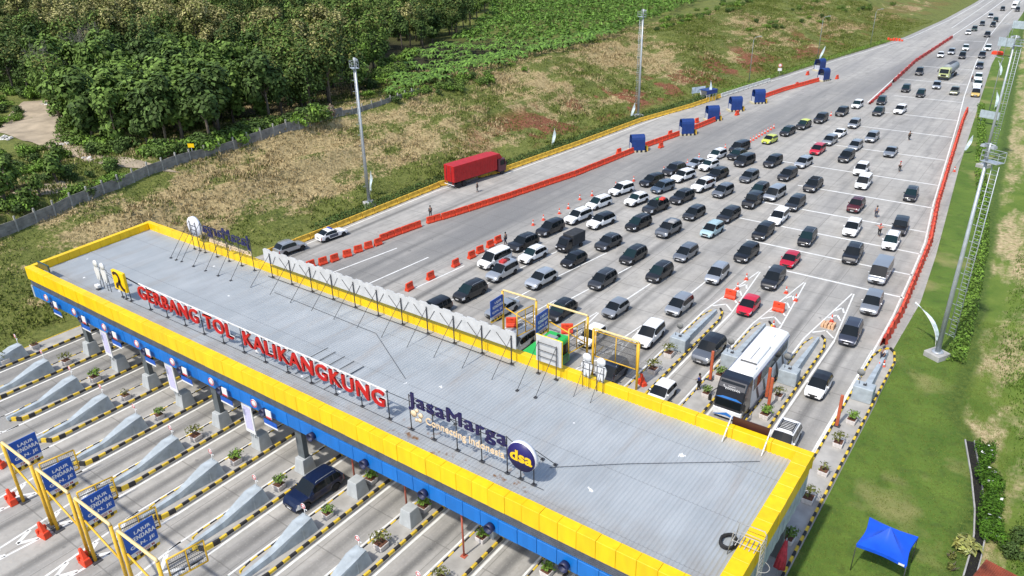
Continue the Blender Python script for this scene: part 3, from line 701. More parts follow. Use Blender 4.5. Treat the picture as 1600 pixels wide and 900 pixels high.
def portal(loc, span, label, sign=True, leaf='y', Hh=5.1, grp='yellow height portals', sd=1):
    o = empty('height_portal', loc); tag(o, label, 'height portal', grp)
    for x in (0, span):
        a = MB(); a.tube([(x, 0, 0), (x, 0, Hh)], .125, 8); a.build('post', YPOST, o)
        a = MB(); a.box(x-.35, -.3, 0, x+.35, .35, .06); a.build('base_plate', DSTEEL, o)
    a = MB(); a.tube([(-.0, 0, Hh), (.12, 0, Hh+.12), (span-.12, 0, Hh+.12), (span, 0, Hh)], .11, 8); a.build('beam', mat('beam_cream', (.72, .55, .26), .5, var=.12, scale=2), o)
    a = MB(); a.tube([(.05, .12, Hh-1.9), (span, .02, Hh-3.0)], .07, 6) if sign else None
    a.tube([(0, .05, Hh-2.9), (0, 2.0*sd, Hh-2.85)], .06, 6); a.build('brace', YPOST, o)
    if sign: ysign([('LAJUR', .52, .34), ('KENDARA', .80, .17), ('GAN. JE', .78, .12)], 2.1, 2.45, o, (.10, .12 if sd > 0 else -2.25, Hh-.28))
    f = MB(); m_ = MB()
    if leaf == 'y': mesh_leaf(f, m_, (span, .5*sd, Hh-.25), (.18*sd, sd, 0), 2.3, 1.7 if sd > 0 else 2.6)
    if leaf == 'x': mesh_leaf(f, m_, (.2, .1, Hh-.2), (1, 0, 0), span-.4, 2.7, 2, 4, .065)
    l = f.build('gate_leaf', YPOST, o); m_.build('wire_mesh', MESHM, l)
    return o
for x, sp, l in ((-58.2, 4.45, 'yellow height portal at the left end of the near row, its blue sign swung open'), (-52.9, 4.45, 'yellow height portal second from the left in the near row'), (-47.6, 4.45, 'yellow height portal, third from the left in the near row, pale patch on its sign'), (-42.3, 4.45, 'yellow height portal nearest the viewer, wire gate leaf fully visible')):
    portal((x, 15.1, 0), sp, l, Hh=5.55)
portal((-43.2, 57.0, 0), 4.2, 'yellow height portal behind the canopy in front of the silver sedan', sd=-1)
portal((-37.6, 57.0, 0), 4.6, 'yellow height portal behind the canopy over the green bus', sd=-1)
portal((-31.3, 55.2, 0), 4.7, 'yellow height portal with closed wire gate beside the white minivan', sign=False, leaf='x')

# ------------------------------------------------------------------ signs on the roof
XZ = Matrix(((1, 0, 0, 0), (0, 0, -1, 0), (0, 1, 0, 0), (0, 0, 0, 1)))        # text plane upright, facing -Y
XZB = Matrix(((-1, 0, 0, 0), (0, 0, 1, 0), (0, 1, 0, 0), (0, 0, 0, 1)))       # facing +Y
def frame(o, xs_, y, z0, ztop, depth, mt=DSTEEL, rails=()):
    a = MB()
    for x in xs_:
        a.tube([(x, y, z0), (x, y, ztop)], .04, 6); a.box(x-.16, y-.12, z0, x+.16, y+.12, z0+.05)
        a.tube([(x, y, ztop-.05), (x+.05, y+depth, z0+.05)], .025, 5); a.box(x-.06, y+depth-.12, z0, x+.16, y+depth+.12, z0+.05)
    for z in rails: a.tube([(xs_[0], y, z), (xs_[-1], y, z)], .03, 5)
    a.build('support_frame', mt, o)
ZT = ZR+.06
o = empty('letter_sign', (0, 0, 0)); tag(o, 'long red letter sign with white edges standing along the front of the roof', 'letter sign')
TX0, TX1, TY, TZ0, TH = -65.5, -34.2, 31.2, 8.92, 1.32
me = text_mb('GERBANG TOL  KALIKANGKUNG', 1, .03, .03, TX1-TX0+.12, TH+.10, 1.12, WHITE); upright(me, Matrix.Translation((TX0-.06, TY+.06, TZ0-.03))@XZ); link('letter_backing', me, o)
me = text_mb('GERBANG TOL  KALIKANGKUNG', 1, .07, .008, TX1-TX0-.05, TH, 1.12, REDL, bold=.035); upright(me, Matrix.Translation((TX0, TY-.07, TZ0))@XZ); link('letter_faces', me, o)
frame(o, [TX0+.9+i*(TX1-TX0-.9)/11 for i in range(12)], TY+.22, ZT, TZ0+TH-.1, 2.4, rails=(TZ0+.15, TZ0+TH-.1))
wb = MB(); wb.box(TX0-.05, TY+.10, TZ0+TH-.05, TX1+.05, TY+.14, TZ0+TH+.06); wb.build('top_rail', WHITE, o)
o = empty('letter_sign', (0, 0, 0)); tag(o, 'dark blue company name sign with cream tagline at the roof front', 'letter sign')
me = text_mb('JasaMarga', 1, .05, 0, 8.25, 1.42, 1.10, NAVY, bold=.085); upright(me, Matrix.Translation((-31.95, 31.2, 10.05))@XZ); link('letters', me, o)
me = text_mb('Connecting Indonesia', 1, .03, .004, 6.6, .74, 1.0, CREAM); upright(me, Matrix.Translation((-30.4, 31.15, 9.08))@XZ); link('tagline', me, o)
e = MB()
for a, rr in ((0.3, .2), (1.6, .15), (3.0, .26), (4.4, .13), (5.4, .17)): e.lathe([(0, -.05), (rr, -.05), (rr, .05), (0, .05)], 10, (-31.15+.33*math.cos(a), 31.15, 9.42+.4*math.sin(a)), 'y')
e.build('emblem', CREAM, o)
frame(o, [-32.05+i*2.07 for i in range(5)], 31.38, ZT, 10.7, 2.2, rails=(10.15, 10.6))
o = empty('disc_sign', (0, 0, 0)); tag(o, 'round navy sign with yellow emblem beside the dark blue letters', 'sign')
d = MB(); d.lathe([(0, -.17), (1.05, -.17), (1.05, .17), (0, .17)], 28, (-22.4, 31.2, 9.9), 'y'); d.build('rim', mat('rim_white', (.72, .72, .76), .5), o)
d = MB(); d.lathe([(0, -.02), (1.03, -.02), (1.03, .02), (0, .02)], 28, (-22.4, 31.0, 9.9), 'y'); d.build('face', mat('navy_face', (.012, .008, .11), .4), o)
YL2 = mat('emblem_yellow', (.80, .52, .02), .4)
em = MB()
def capsule(mb, x0, x1, zc, rr, y, n=8):
    pts = [(x0+rr*math.cos(PI/2+PI*i/n), zc+rr*math.sin(PI/2+PI*i/n)) for i in range(n+1)]+[(x1+rr*.35*math.cos(-PI/2+PI*i/4), zc+rr*math.sin(-PI/2+PI*i/4)) for i in range(5)]
    mb.prism(pts, 'y', y-.03, y)
me = text_mb('dsa', 1, .02, .012, 1.62, .80, 1.0, YL2, bold=.05); upright(me, Matrix.Translation((-23.22, 30.96, 9.56))@XZ); link('emblem_letters', me, o)
frame(o, [-22.75, -21.75], 31.42, ZT, 10.6, 2.4, rails=(9.5, 10.3))
o = empty('emblem_sign', (0, 0, 0)); tag(o, 'square yellow sign with black curved emblem at the left of the roof', 'sign')
px0 = -69.6
d = MB(); d.box(px0, 31.05, 8.75, px0+2.0, 31.35, 10.75); d.build('panel', YEL, o, bevel=.05)
d = MB()   # two black curved bands
def band(mb, pts, w, y0, y1):
    P = [Vector((a, b)) for a, b in pts]; Lp = []; Rp = []
    for i, q in enumerate(P):
        t = (P[min(i+1, len(P)-1)]-P[max(i-1, 0)]).normalized(); nn = Vector((-t.y, t.x))*w/2; Lp.append(q+nn); Rp.append(q-nn)
    for i in range(len(P)-1):
        mb.prism([tuple(Lp[i]), tuple(Lp[i+1]), tuple(Rp[i+1]), tuple(Rp[i])], 'y', y0, y1)
c0 = (px0+.72, 10.05)
band(d, [(c0[0]+.52*math.cos(a), c0[1]+.52*math.sin(a)) for a in np.linspace(2.5, -.9, 12)], .26, 31.0, 31.048)
band(d, [(px0+1.25, 10.0), (px0+1.2, 9.55), (px0+1.35, 9.25), (px0+1.6, 9.05), (px0+1.85, 9.0)], .32, 31.0, 31.048)
band(d, [(px0+1.1, 9.55), (px0+.8, 9.5), (px0+.6, 9.3), (px0+.62, 9.0)], .28, 30.98, 30.998)
d.build('emblem', mat('emblem_black', (.03, .012, .008), .5), o)
frame(o, [px0+.3, px0+1.0, px0+1.8], 31.4, ZT, 10.3, 2.2, rails=(9.2,))
def figure_sign(loc, label, mt, rz=0, s=1.0):
    o = empty('figure_sign', loc, rz); tag(o, label, 'sign', 'white figure signs'); o.scale = (s,)*3
    for i, x in enumerate((-.75, .75)):
        d = MB(); d.lathe([(0, -.1), (.42, -.1), (.46, 0), (.42, .1), (0, .1)], 14, (x, 0, 2.35), 'y')
        poly = [(x-.28, .25), (x-.5, 1.0), (x-.58, 1.55), (x-.4, 1.92), (x+.4, 1.92), (x+.58, 1.55), (x+.5, 1.0), (x+.28, .25), (x+.12, .25), (x, .8), (x-.12, .25)]
        for qa, qb in zip(range(len(poly)-1), range(1, len(poly))): pass
        d.prism(poly, 'y', -.08, .08); d.build('figure', mt, o)
    a = MB()
    for x in (-1.1, -.4, .4, 1.1): a.tube([(x, .15, -.95), (x, .15, 1.9)], .035, 5)
    for z in (.4, 1.2, 1.9): a.tube([(-1.2, .15, z), (1.2, .15, z)], .025, 5)
    for x in (-.9, .9): a.tube([(x, .15, 1.7), (x, 2.1, -.95)], .025, 5)
    a.build('support_frame', DSTEEL, o); return o
figure_sign((-72.3, 31.3, 8.5), 'pair of slim white figure cut-outs at the left roof front', mat('figure_white', (.62, .62, .60), .6), 0, .82)
figure_sign((-24.2, 42.9, 8.45), 'pair of white figure cut-outs seen from behind by the rear parapet', WHITE, PI, .8)
# back row, facing away
o = empty('letter_sign', (0, 0, 0)); tag(o, 'dark blue letter sign seen from behind at the left rear of the roof', 'letter sign')
me = text_mb('JasaMarga', 1, .05, 0, 8.0, 1.55, 1.08, NAVY, bold=.09); upright(me, Matrix.Translation((-64.1, 42.6, 10.15))@XZB); link('letters', me, o)
me = text_mb('Connecting Indonesia', 1, .05, .012, 7.2, .8, 1.0, CREAM); upright(me, Matrix.Translation((-64.1, 42.6, 9.2))@XZB); link('tagline', me, o)
frame(o, [-72.2+i*2.1 for i in range(5)], 42.4, ZT, 11.2, -2.9, rails=(9.9, 10.9))
o = empty('disc_sign', (0, 0, 0)); tag(o, 'white back of a round sign on struts at the rear left parapet', 'sign')
d = MB(); d.lathe([(0, -.17), (1.1, -.17), (1.1, .17), (0, .17)], 28, (-73.6, 42.6, 10.45), 'y'); d.build('disc', mat('rim_white', (.72, .72, .76)), o)
frame(o, [-74.1, -73.1], 42.35, ZT, 11.1, -2.9, rails=(9.6, 10.1, 10.6))
o = empty('letter_sign', (0, 0, 0)); tag(o, 'long white backs of a letter row braced along the rear parapet', 'letter sign')
BX0, BX1 = -61.9, -31.0
d = MB(); d.box(BX0, 42.44, 9.2, BX1, 42.53, 10.57)
for i in range(24):
    xx = BX0+.6+i*(BX1-BX0-1.2)/23; d.prism([(xx-.5, 10.572), (xx-.38, 10.7), (xx+.38, 10.7), (xx+.5, 10.572)], 'y', 42.44, 42.53)
d.build('letter_backs', mat('sign_back', (.50, .50, .49), .6, var=.1, scale=1.5), o)
d = MB()
for i in range(11):
    xx = BX0+1.0+i*(BX1-BX0-1.4)/10
    d.tube([(xx, 42.36, ZT), (xx, 42.36, 10.35)], .05, 6); d.box(xx-.15, 42.25, ZT, xx+.15, 42.5, ZT+.05); d.tube([(xx, 42.36, 10.2), (xx+.1, 39.6, ZT)], .025, 5)
    if i < 10: 
        st = (BX1-BX0-1.4)/10; d.tube([(xx+.1, 42.40, 9.0), (xx+st*.3, 42.40, 10.2)], .022, 4); d.tube([(xx+st*.5, 42.40, 10.2), (xx+st*.9, 42.40, 9.0)], .022, 4)
d.tube([(BX0+.5, 42.2, ZT+.06), (BX1, 42.2, ZT+.06)], .03, 5); d.build('support_frame', DSTEEL, o)
o = empty('emblem_sign', (0, 0, 0)); tag(o, 'white square board with yellow edge seen from behind in front of the green bus', 'sign')
d = MB(); d.box(-29.15, 42.55, 8.85, -26.85, 42.60, 11.1); d.build('back_panel', mat('sign_back', (.50, .50, .49)), o)
d = MB(); d.box(-29.21, 42.605, 8.82, -26.81, 42.72, 11.13); d.build('front_panel', YEL, o, bevel=.04)
frame(o, [-28.85, -27.2], 42.4, ZT, 10.7, -2.9, rails=(9.4, 9.95, 10.6))
o = empty('name_board', (0, 0, 0)); tag(o, 'plain dark brown board on white posts at the rear parapet', 'board')
d = MB(); d.box(-13.75, 43.72, 8.2, -11.15, 43.8, 8.98); d.build('panel', mat('brown_board', (.055, .016, .012), .5, var=.15, scale=1), o)
d = MB()
for x in (-13.8, -11.1): d.tube([(x, 43.64, 9.05), (x, 42.2, ZT)], .05, 6)
d.build('post', WHITE, o)
o = empty('display_panel', (xl_at(29.3)+2.6, 29.5, ZC+.02)); tag(o, 'small dark display panel on the left front corner of the parapet', 'display')
d = MB(); d.box(-1.1, 0, 0, 1.1, .12, .7); d.build('casing', mat('teal_dark', (.02, .07, .08), .4, var=.4, scale=2), o); d = MB(); d.box(-1.0, -.012, .06, 1.0, -.004, .64); d.build('screen', mat('dark_screen', (.015, .03, .03), .2), o)
# bits lying on the roof: cables, scraps
a = MB()
for pts in ([(-21.8, 33.4), (-18, 36.5), (-14.5, 39), (-12, 40.9), (-11, 41.6)], [(-69, 31.2), (-50, 31.4), (-34, 31.25), (-21, 31.3)], [(-58, 40.2), (-44, 39.8), (-37, 36)]):
    a.tube([(x+random.uniform(-.1, .1), y+random.uniform(-.05, .05), ZT+.03) for x, y in pts], .018, 4)
tag(a.build('cable', DSTEEL), 'thin dark cables trailing across the grey ribbed roof', 'cable')
for i, x in enumerate((-45.6, -44.6, -43.4, -42.2, -41.0)):
    a = MB(); a.tube([(x, 31.6-.3*i*.2, ZT+.05), (x+.1, 35.8-.1*i, ZT+.05)], .03, 5)
    tag(a.build('loose_rod', DSTEEL), 'loose dark rod lying on the roof behind the red letters', 'rod', 'loose rods on the roof')
o = empty('floodlight', (-49.3, 31.9, ZT)); tag(o, 'small white floodlight at the foot of the red letters', 'floodlight')
a = MB(); a.box(-.35, -.2, .25, .3, .2, .5); a.build('housing', WHITE, o, bevel=.04); a = MB(); a.tube([(0, 0, 0), (0, 0, .3)], .05, 6); a.box(-.2, -.2, 0, .2, .2, .04); a.build('foot', STEEL, o)
o = empty('floodlight', (-73.0, 31.0, ZT)); tag(o, 'small white floodlight below the slim figure cut-outs', 'floodlight')
a = MB(); a.box(-.3, -.2, .2, .3, .2, .5); a.build('housing', WHITE, o, bevel=.04); a = MB(); a.tube([(0, 0, 0), (0, 0, .3)], .05, 6); a.box(-.2, -.2, 0, .2, .2, .04); a.build('foot', DSTEEL, o)
# caged ladder over the right parapet with a coil beside it
lx, ly = XR0, 33.2
o = empty('roof_ladder', (lx, ly, 0)); tag(o, 'pale steel caged ladder rising over the right end of the yellow parapet', 'ladder')
a = MB()
for dy in (-.45, .45):
    a.tube([(.25, dy, .1), (.25, dy, 9.3), (.1, dy, 9.55), (-1.3, dy, 9.5), (-1.5, dy, ZT)], .032, 6); a.tube([(-1.4, dy, 8.9), (.2, dy, 8.9)], .022, 5)
for i in range(28): a.tube([(.25, -.45, .5+i*.33), (.25, .45, .5+i*.33)], .02, 5)
for i in range(6): a.tube([(-.1-i*.26, -.45, 8.62), (-.1-i*.26, .45, 8.62)], .03, 5)
for z in (3, 4.5, 6, 7.5):
    a.tube([(.25+.5*math.sin(t), -.45*math.cos(t), z) for t in np.linspace(0, PI, 9)], .02, 5, cap=False)
a.build('frame', mat('ladder_paint', (.40, .39, .36), .6), o)
a = MB()
for i in range(30):
    pass
pts = [(-1.75+(.42+.03*math.sin(i))*math.cos(i*.42), .35+(.58+.04*math.cos(i*1.3))*math.sin(i*.42), ZT+.06+.003*i) for i in range(62)]
co_ = MB(); co_.tube([(p_[0]+lx, p_[1]+ly, p_[2]) for p_ in pts], .075, 6)
tag(co_.build('cable_coil', RUBBER), 'black cable coil lying on the roof beside the ladder head', 'cable coil')
o = empty('folded_parasol', at(1212, 905, 0)[:2]+(.172,)); tag(o, 'folded red parasol leaning by the right end of the canopy', 'parasol')
a = MB(); a.tube([(0, 0, 0), (.15, .5, 3.1)], .03, 6); a.build('pole', STEEL, o)
a = MB(); rr = random.Random(4)
for i in range(9):
    an = i*2*PI/9; a.tube([(.05+.28*math.cos(an), .18+.25*math.sin(an), .75+rr.uniform(-.1, .1)), (.09+.2*math.cos(an), .3+.18*math.sin(an), 1.6), (.14+.06*math.cos(an), .47+.06*math.sin(an), 2.95)], [.11, .12, .03], 6)
a.build('canopy_cloth', mat('red_cloth', (.42, .035, .05), .8, var=.3, scale=5), o)

# ------------------------------------------------------------------ cars (built facing +X, origin on the road under the middle)
SPEC = {  # L, W, H, hood height, windscreen base, roof front, roof rear, rear glass base, tail height, belt, wheel radius, axle front, axle rear
 'mpv':   (4.40, 1.74, 1.68, .98, 1.30, .42, -1.72, -2.08, 1.02, .98, .32, 1.38, -1.28),
 'suv':   (4.72, 1.86, 1.80, 1.10, 1.12, .38, -1.72, -2.16, 1.12, 1.10, .38, 1.45, -1.38),
 'mpv2':  (4.62, 1.80, 1.76, 1.03, 1.16, .28, -1.92, -2.22, 1.05, 1.02, .33, 1.43, -1.36),
 'suv2':  (4.43, 1.78, 1.70, 1.05, 1.02, .30, -1.50, -2.00, 1.10, 1.04, .36, 1.36, -1.32),
 'hatch': (3.75, 1.67, 1.50, .92, 1.02, .25, -1.38, -1.72, .98, .95, .29, 1.20, -1.22),
 'sedan': (4.50, 1.76, 1.46, .92, .92, .10, -1.05, -1.78, 1.02, .92, .32, 1.38, -1.30),
 'van':   (5.30, 1.92, 2.22, 1.08, 2.12, 1.42, -2.46, -2.60, 1.12, 1.12, .34, 1.80, -1.45),
 'alph':  (4.90, 1.85, 1.92, 1.02, 1.58, .78, -2.06, -2.32, 1.05, 1.02, .34, 1.55, -1.45),
 'jeep':  (4.40, 1.85, 1.88, 1.15, .70, .45, -1.95, -2.12, 1.15, 1.15, .40, 1.40, -1.30),
}
PAINT = {'white': (.80, .80, .79), 'silver': (.46, .48, .50), 'grey': (.15, .16, .175), 'black': (.012, .012, .014), 'dgrey': (.055, .058, .064),
 'red': (.50, .012, .035), 'maroon': (.085, .012, .016), 'pale blue': (.36, .50, .53), 'navy': (.003, .010, .040), 'bluegrey': (.10, .13, .17),
 'lime': (.55, .60, .08), 'olive': (.16, .16, .11), 'dgreen': (.02, .04, .03), 'slate': (.06, .065, .085), 'gold': (.60, .42, .12), 'sage': (.45, .48, .26)}
def paint(c):
    met = .55 if c in ('silver', 'grey', 'dgrey', 'slate', 'bluegrey', 'olive') else .0
    nm = 'car_paint_'+c.replace(' ', '_')
    if nm in MATS: return MATS[nm]
    M = mat(nm, PAINT[c], .32 if met else .38, met, coat=.45, spec=.35); n = M.node_tree.nodes; l = M.node_tree.links
    oi = n.new('ShaderNodeObjectInfo'); hs = n.new('ShaderNodeHueSaturation'); mr = n.new('ShaderNodeMapRange'); mr.inputs[3].default_value = .72 if max(PAINT[c]) < .6 else .9; mr.inputs[4].default_value = 1.45 if max(PAINT[c]) < .3 else 1.08
    hs.inputs['Color'].default_value = (*PAINT[c], 1); l.new(oi.outputs['Random'], mr.inputs[0]); l.new(mr.outputs[0], hs.inputs['Value']); l.new(hs.outputs[0], n['Principled BSDF'].inputs['Base Color'])
    return M
def car(kind, col, roof=None, extra=None, lite=False):
    L, Wd, H, hz_, xw, xr0, xr1, xg, tz, belt, wr, af, ar = SPEC[kind]
    hl = L/2; z0b = .22 if kind in ('mpv', 'hatch', 'sedan') else .28
    sil = [(hl, .58), (hl-.05, .70), (hl-.22, hz_-.14), (hl-.5, hz_-.06), (xw, hz_), (xr0, H-.035), ((xr0+xr1)/2, H), (xr1, H-.05), (xg, tz+.03), (-hl+.05, tz-.02), (-hl, .60)]
    if kind == 'sedan': sil[9] = (-hl+.08, tz-.04)
    sx = [p_[0] for p_ in sil][::-1]; sz = [p_[1] for p_ in sil][::-1]
    arch = wr+.065
    keys = [p_[0] for p_ in sil]+[hl-.12, hl-.36, -hl+.12, -hl+.3]
    for ax in (af, ar):
        keys += [ax+arch*t for t in (-1.02, -.97, -.85, -.65, -.35, 0, .35, .65, .85, .97, 1.02)]
    wx0 = xw*.35+xr0*.65 if kind != 'jeep' else xr0+.1; wx1 = xr1*.45+xg*.55
    p1, p2 = (wx0*.52+wx1*.48, wx0*.10+wx1*.90-.0) if kind in ('mpv', 'suv', 'mpv2', 'suv2', 'alph', 'van', 'jeep') else (wx0*.48+wx1*.52, wx1+.25)
    if kind in ('mpv', 'suv', 'mpv2', 'suv2', 'alph', 'van'): p2 = wx0*.26+wx1*.74
    pil = [p1, p2]
    keys += [wx0, wx1, wx0-.07, wx1+.06]
    for q in pil: keys += [q-.05, q+.05]
    X = sorted(set(round(k, 3) for k in keys))
    Xs = [X[0]]
    for k in X[1:]:
        gap = k-Xs[-1]
        if gap < .012: continue
        nn = int(gap/.42)
        for i in range(nn): Xs.append(Xs[-1]+gap/(nn+1))
        Xs.append(k)
    V = []
    wrf = Wd/2*(.80 if kind not in ('van', 'jeep') else .88)
    for x in Xs:
        e = max(0, (abs(x)-(hl-.6))/.6); w = Wd/2*(1-.15*e**2.2)
        zt = float(np.interp(x, sx, sz)); z0 = z0b+.12*max(0, (abs(x)-(hl-.35))/.35)
        za = 0
        for ax in (af, ar):
            if abs(x-ax) < arch: za = max(za, wr+math.sqrt(arch**2-(x-ax)**2))
        zu = max(z0, za)
        bl = belt+(-x)*.018; zb = min(zt-.05, bl); t = max(0, min(1, (zt-bl)/(H-bl)))
        zm = max(.55*min(1, zb/.7), zu+.05); zm = min(zm, zb-.02)
        u5 = (w*.93+(wrf-w*.93)*t, zt-.03-.03*t); y4, z4 = w*.985, zb
        u5a = (u5[0]+(y4-u5[0])*.13, u5[1]+(z4-u5[1])*.13)
        ring = [(0, zu), (w*.86, zu), (w*.99, max(zu+.02, min(z0+.14, zm-.02))), (w, zm), (y4, z4), u5a, u5, (u5[0]*.72, zt-.008), (0, zt+.015*t)]
        V += [(x, y, z) for y, z in ring]+[(x, -y, z) for y, z in ring[1:-1]]
    NR = 16
    def idx(i, j): return i*NR+j
    right = list(range(0, 9)); left = [0]+list(range(9, 16))+[8]
    parts = {'body': MB(), 'windscreen': MB(), 'rear_window': MB(), 'under': MB(), 'headlight0': MB(), 'headlight1': MB(), 'roof': MB()}
    wins = {}
    faces = {}
    def put(nm, f, mi=0):
        faces.setdefault(nm, []).append((f, mi))
    for i in range(len(Xs)-1):
        xm = (Xs[i]+Xs[i+1])/2
        for side, rg in ((0, right), (1, left)):
            for j in range(8):
                a, b, c, d = idx(i, rg[j]), idx(i, rg[j+1]), idx(i+1, rg[j+1]), idx(i+1, rg[j])
                f = (a, b, c, d); nm = 'body'; mi = 0
                if j < 2: mi = 1
                if j == 2 and kind in ('suv', 'suv2', 'jeep') and abs(xm) < hl-.3: mi = 2
                if j in (6, 7):
                    if xr0 < xm < xw: nm = 'windscreen'
                    elif xg < xm < xr1: nm = 'rear_window'
                    elif xr1 < xm < xr0 and roof: nm = 'roof'
                if j == 5 and roof and xr1 < xm < xw: nm = 'roof'
                if j == 4 and wx1 < xm < wx0:
                    if all(abs(xm-q) > .049 for q in pil):
                        s_ = 0 if xm > p1 else 1 if xm > p2 else 2
                        nm = 'side_window%d%d' % (side, s_)
                    else: mi = 2
                if j == 3 and xm > hl-.42 and not (xm > hl-.05): nm = 'headlight%d' % side
                if j == 3 and xm < -hl+.13: nm = 'tail_light%d' % side
                put(nm, f, mi)
    n = len(Xs)-1
    put('body', tuple(idx(0, j) for j in right)+tuple(idx(0, j) for j in left[-2:0:-1]), 0)
    put('body', (tuple(idx(n, j) for j in right)+tuple(idx(n, j) for j in left[-2:0:-1]))[::-1], 0)
    o = empty('parked_car', (0, 0, 0))
    def mk_part(nm, key, mats, sm=True, angle=.7):
        if key not in faces: return None
        used = sorted({q for f, _ in faces[key] for q in f}); mp = {q: i for i, q in enumerate(used)}
        a = MB(); a.v = [V[q] for q in used]
        for f, mi in faces[key]: a.f.append(tuple(mp[q] for q in f)); a.mi.append(mi); a.sm.append(sm)
        return link(nm, a.mesh(nm, mats, fix=(key == 'body'), angle=angle), o)
    pm = paint(col)
    mk_part('body', 'body', [pm, UNDER, GRILLE])
    mk_part('windscreen', 'windscreen', GLASST if col in ('white', 'black') and kind in ('mpv', 'suv2') else GLASS); mk_part('rear_window', 'rear_window', GLASS)
    if roof: mk_part('roof', 'roof', paint(roof))
    for s_ in (0, 1):
        for j in range(3): mk_part('side_window', 'side_window%d%d' % (s_, j), GLASS)
        mk_part('headlight', 'headlight%d' % s_, LAMP); mk_part('tail_light', 'tail_light%d' % s_, TAIL)
    a = MB(); a.box(hl-.02, -.42, .50, hl+.015, .42, min(.70, hz_-.28)); a.box(hl-.03, -.55, .27, hl+.006, .55, .40); a.build('grille', GRILLE, o, bevel=.012)
    if kind in ('mpv2', 'suv', 'alph'): a = MB(); a.box(hl-.01, -.40, .60, hl+.022, .40, .635); a.build('grille_bar', RIM, o)
    a = MB(); a.box(hl+.0, -.22, .41, hl+.025, .22, .52); a.box(-hl-.02, -.22, .62, -hl+.01, .22, .73); a.build('number_plate', PLATEB if col in ('white', 'silver', 'red') else PLATE, o)
    if not lite:
        for s_ in (-1, 1):
            a = MB(); xm_ = wx0+.12; y = Wd/2*s_
            a.box(xm_-.07, y+.06*s_-.07, belt+.02, xm_+.05, y+.06*s_+.09, belt+.17); a.build('mirror', pm, o, bevel=.025)
        if kind in ('suv', 'mpv', 'suv2') and not roof:
            for s_ in (-1, 1):
                a = MB(); y = s_*wrf*.88; a.tube([(xr0-.15, y, H-.05), (xr0-.3, y, H+.035), (xr1+.3, y, H+.035), (xr1+.15, y, H-.05)], .02, 5); a.build('roof_rail', STEEL if col != 'white' else GRILLE, o)
    wme = MB(); wme.lathe([(wr*.62, -.105), (wr*.92, -.105), (wr, -.07), (wr, .07), (wr*.92, .105), (wr*.62, .105)], 16, (0, 0, 0), 'y'); wme = wme.mesh('wheel', RUBBER)
    rme = MB(); rme.lathe([(0, -.06), (wr*.63, -.06), (wr*.63, .085), (wr*.55, .09), (wr*.50, .05), (wr*.18, .06), (0, .075)], 14, (0, 0, 0), 'y')
    for q in range(5):
        an = q*2*PI/5; c_, s2 = math.cos(an), math.sin(an); w_ = wr*.1
        rme.hexa([(c_*wr*.1-s2*w_, .06, s2*wr*.1+c_*w_), (c_*wr*.56-s2*w_*.6, .05, s2*wr*.56+c_*w_*.6), (c_*wr*.56+s2*w_*.6, .05, s2*wr*.56-c_*w_*.6), (c_*wr*.1+s2*w_, .06, s2*wr*.1-c_*w_)],
                 [(c_*wr*.1-s2*w_, .10, s2*wr*.1+c_*w_), (c_*wr*.56-s2*w_*.6, .092, s2*wr*.56+c_*w_*.6), (c_*wr*.56+s2*w_*.6, .092, s2*wr*.56-c_*w_*.6), (c_*wr*.1+s2*w_, .10, s2*wr*.1-c_*w_)], 0)
    rme = rme.mesh('rim', RIM)
    for ax in (af, ar):
        for s_ in (-1, 1):
            w_ = link('wheel', wme, o, (ax, s_*(Wd/2-.13), wr), 0 if s_ > 0 else PI)
            if not lite: link('rim', rme, w_)
    if extra == 'rack':
        a = MB()
        for i in range(6): a.box(xr1+.5+i*.22, -wrf*.72, H+.03, xr1+.58+i*.22, wrf*.72, H+.07)
        for s_ in (-1, 1): a.box(xr1+.4, s_*wrf*.74-.03, H+.02, xr1+1.8, s_*wrf*.74+.03, H+.09)
        a.build('roof_rack', GRILLE, o)
    if extra == 'lightbar':
        a = MB(); a.box(-.35, -.55, H-.01, -.1, .55, H+.13); a.build('light_bar', mat('lightbar_blue', (.04, .07, .35), .3), o, bevel=.03)
        a = MB()
        for s_ in (-1, 1): a.box(-.9, s_*(Wd/2+.001)-.006, .45, .5, s_*(Wd/2+.001)+.006, .85)
        a.build('door_panel', mat('door_marking', (.05, .06, .09), .5), o)
    return o
CARP = {}
def d_lane(x, y):                              # sideways drift of the queue per metre driven
    a = np.interp(y, [55, 75, 110, 150, 185, 230], [.04, .10, .22, .18, -.02, -.06])
    s = (-x-28)/25; s = s if s > 0 else s*.55
    return a*min(s, 1.15) if y < 185 else -.08
LOADS = []
NCAR = [0]
def put_car(px, py, kind, col, label, roof=None, extra=None, away=False, jit=None):
    NCAR[0] += 1
    if kind in ('mpv', 'suv') and (NCAR[0]*7) % 5 in (1, 3): kind += '2'
    H = SPEC[kind][2]; x, y, _ = at(px, py, H*.5)
    lite = y > 165
    key = (kind, col, roof, extra, lite)
    if key not in CARP: CARP[key] = car(*key[:4], lite=lite)
    dx = d_lane(x, y); ang = math.atan2(-1, -dx)+math.radians(random.uniform(-2.2, 2.2))
    if away: ang = away
    if jit: ang += math.radians(jit)
    cat = {'mpv': 'car', 'suv': 'car', 'mpv2': 'car', 'suv2': 'car', 'hatch': 'car', 'sedan': 'car', 'van': 'van', 'alph': 'van', 'jeep': 'car'}[kind]
    o = place(CARP[key], 'parked_car', (x, y, 0), ang, label, cat, 'cars queueing towards the toll gate', (random.uniform(.96, 1.04), random.uniform(.98, 1.03), random.uniform(.95, 1.04)))
    return o, x, y, H, ang
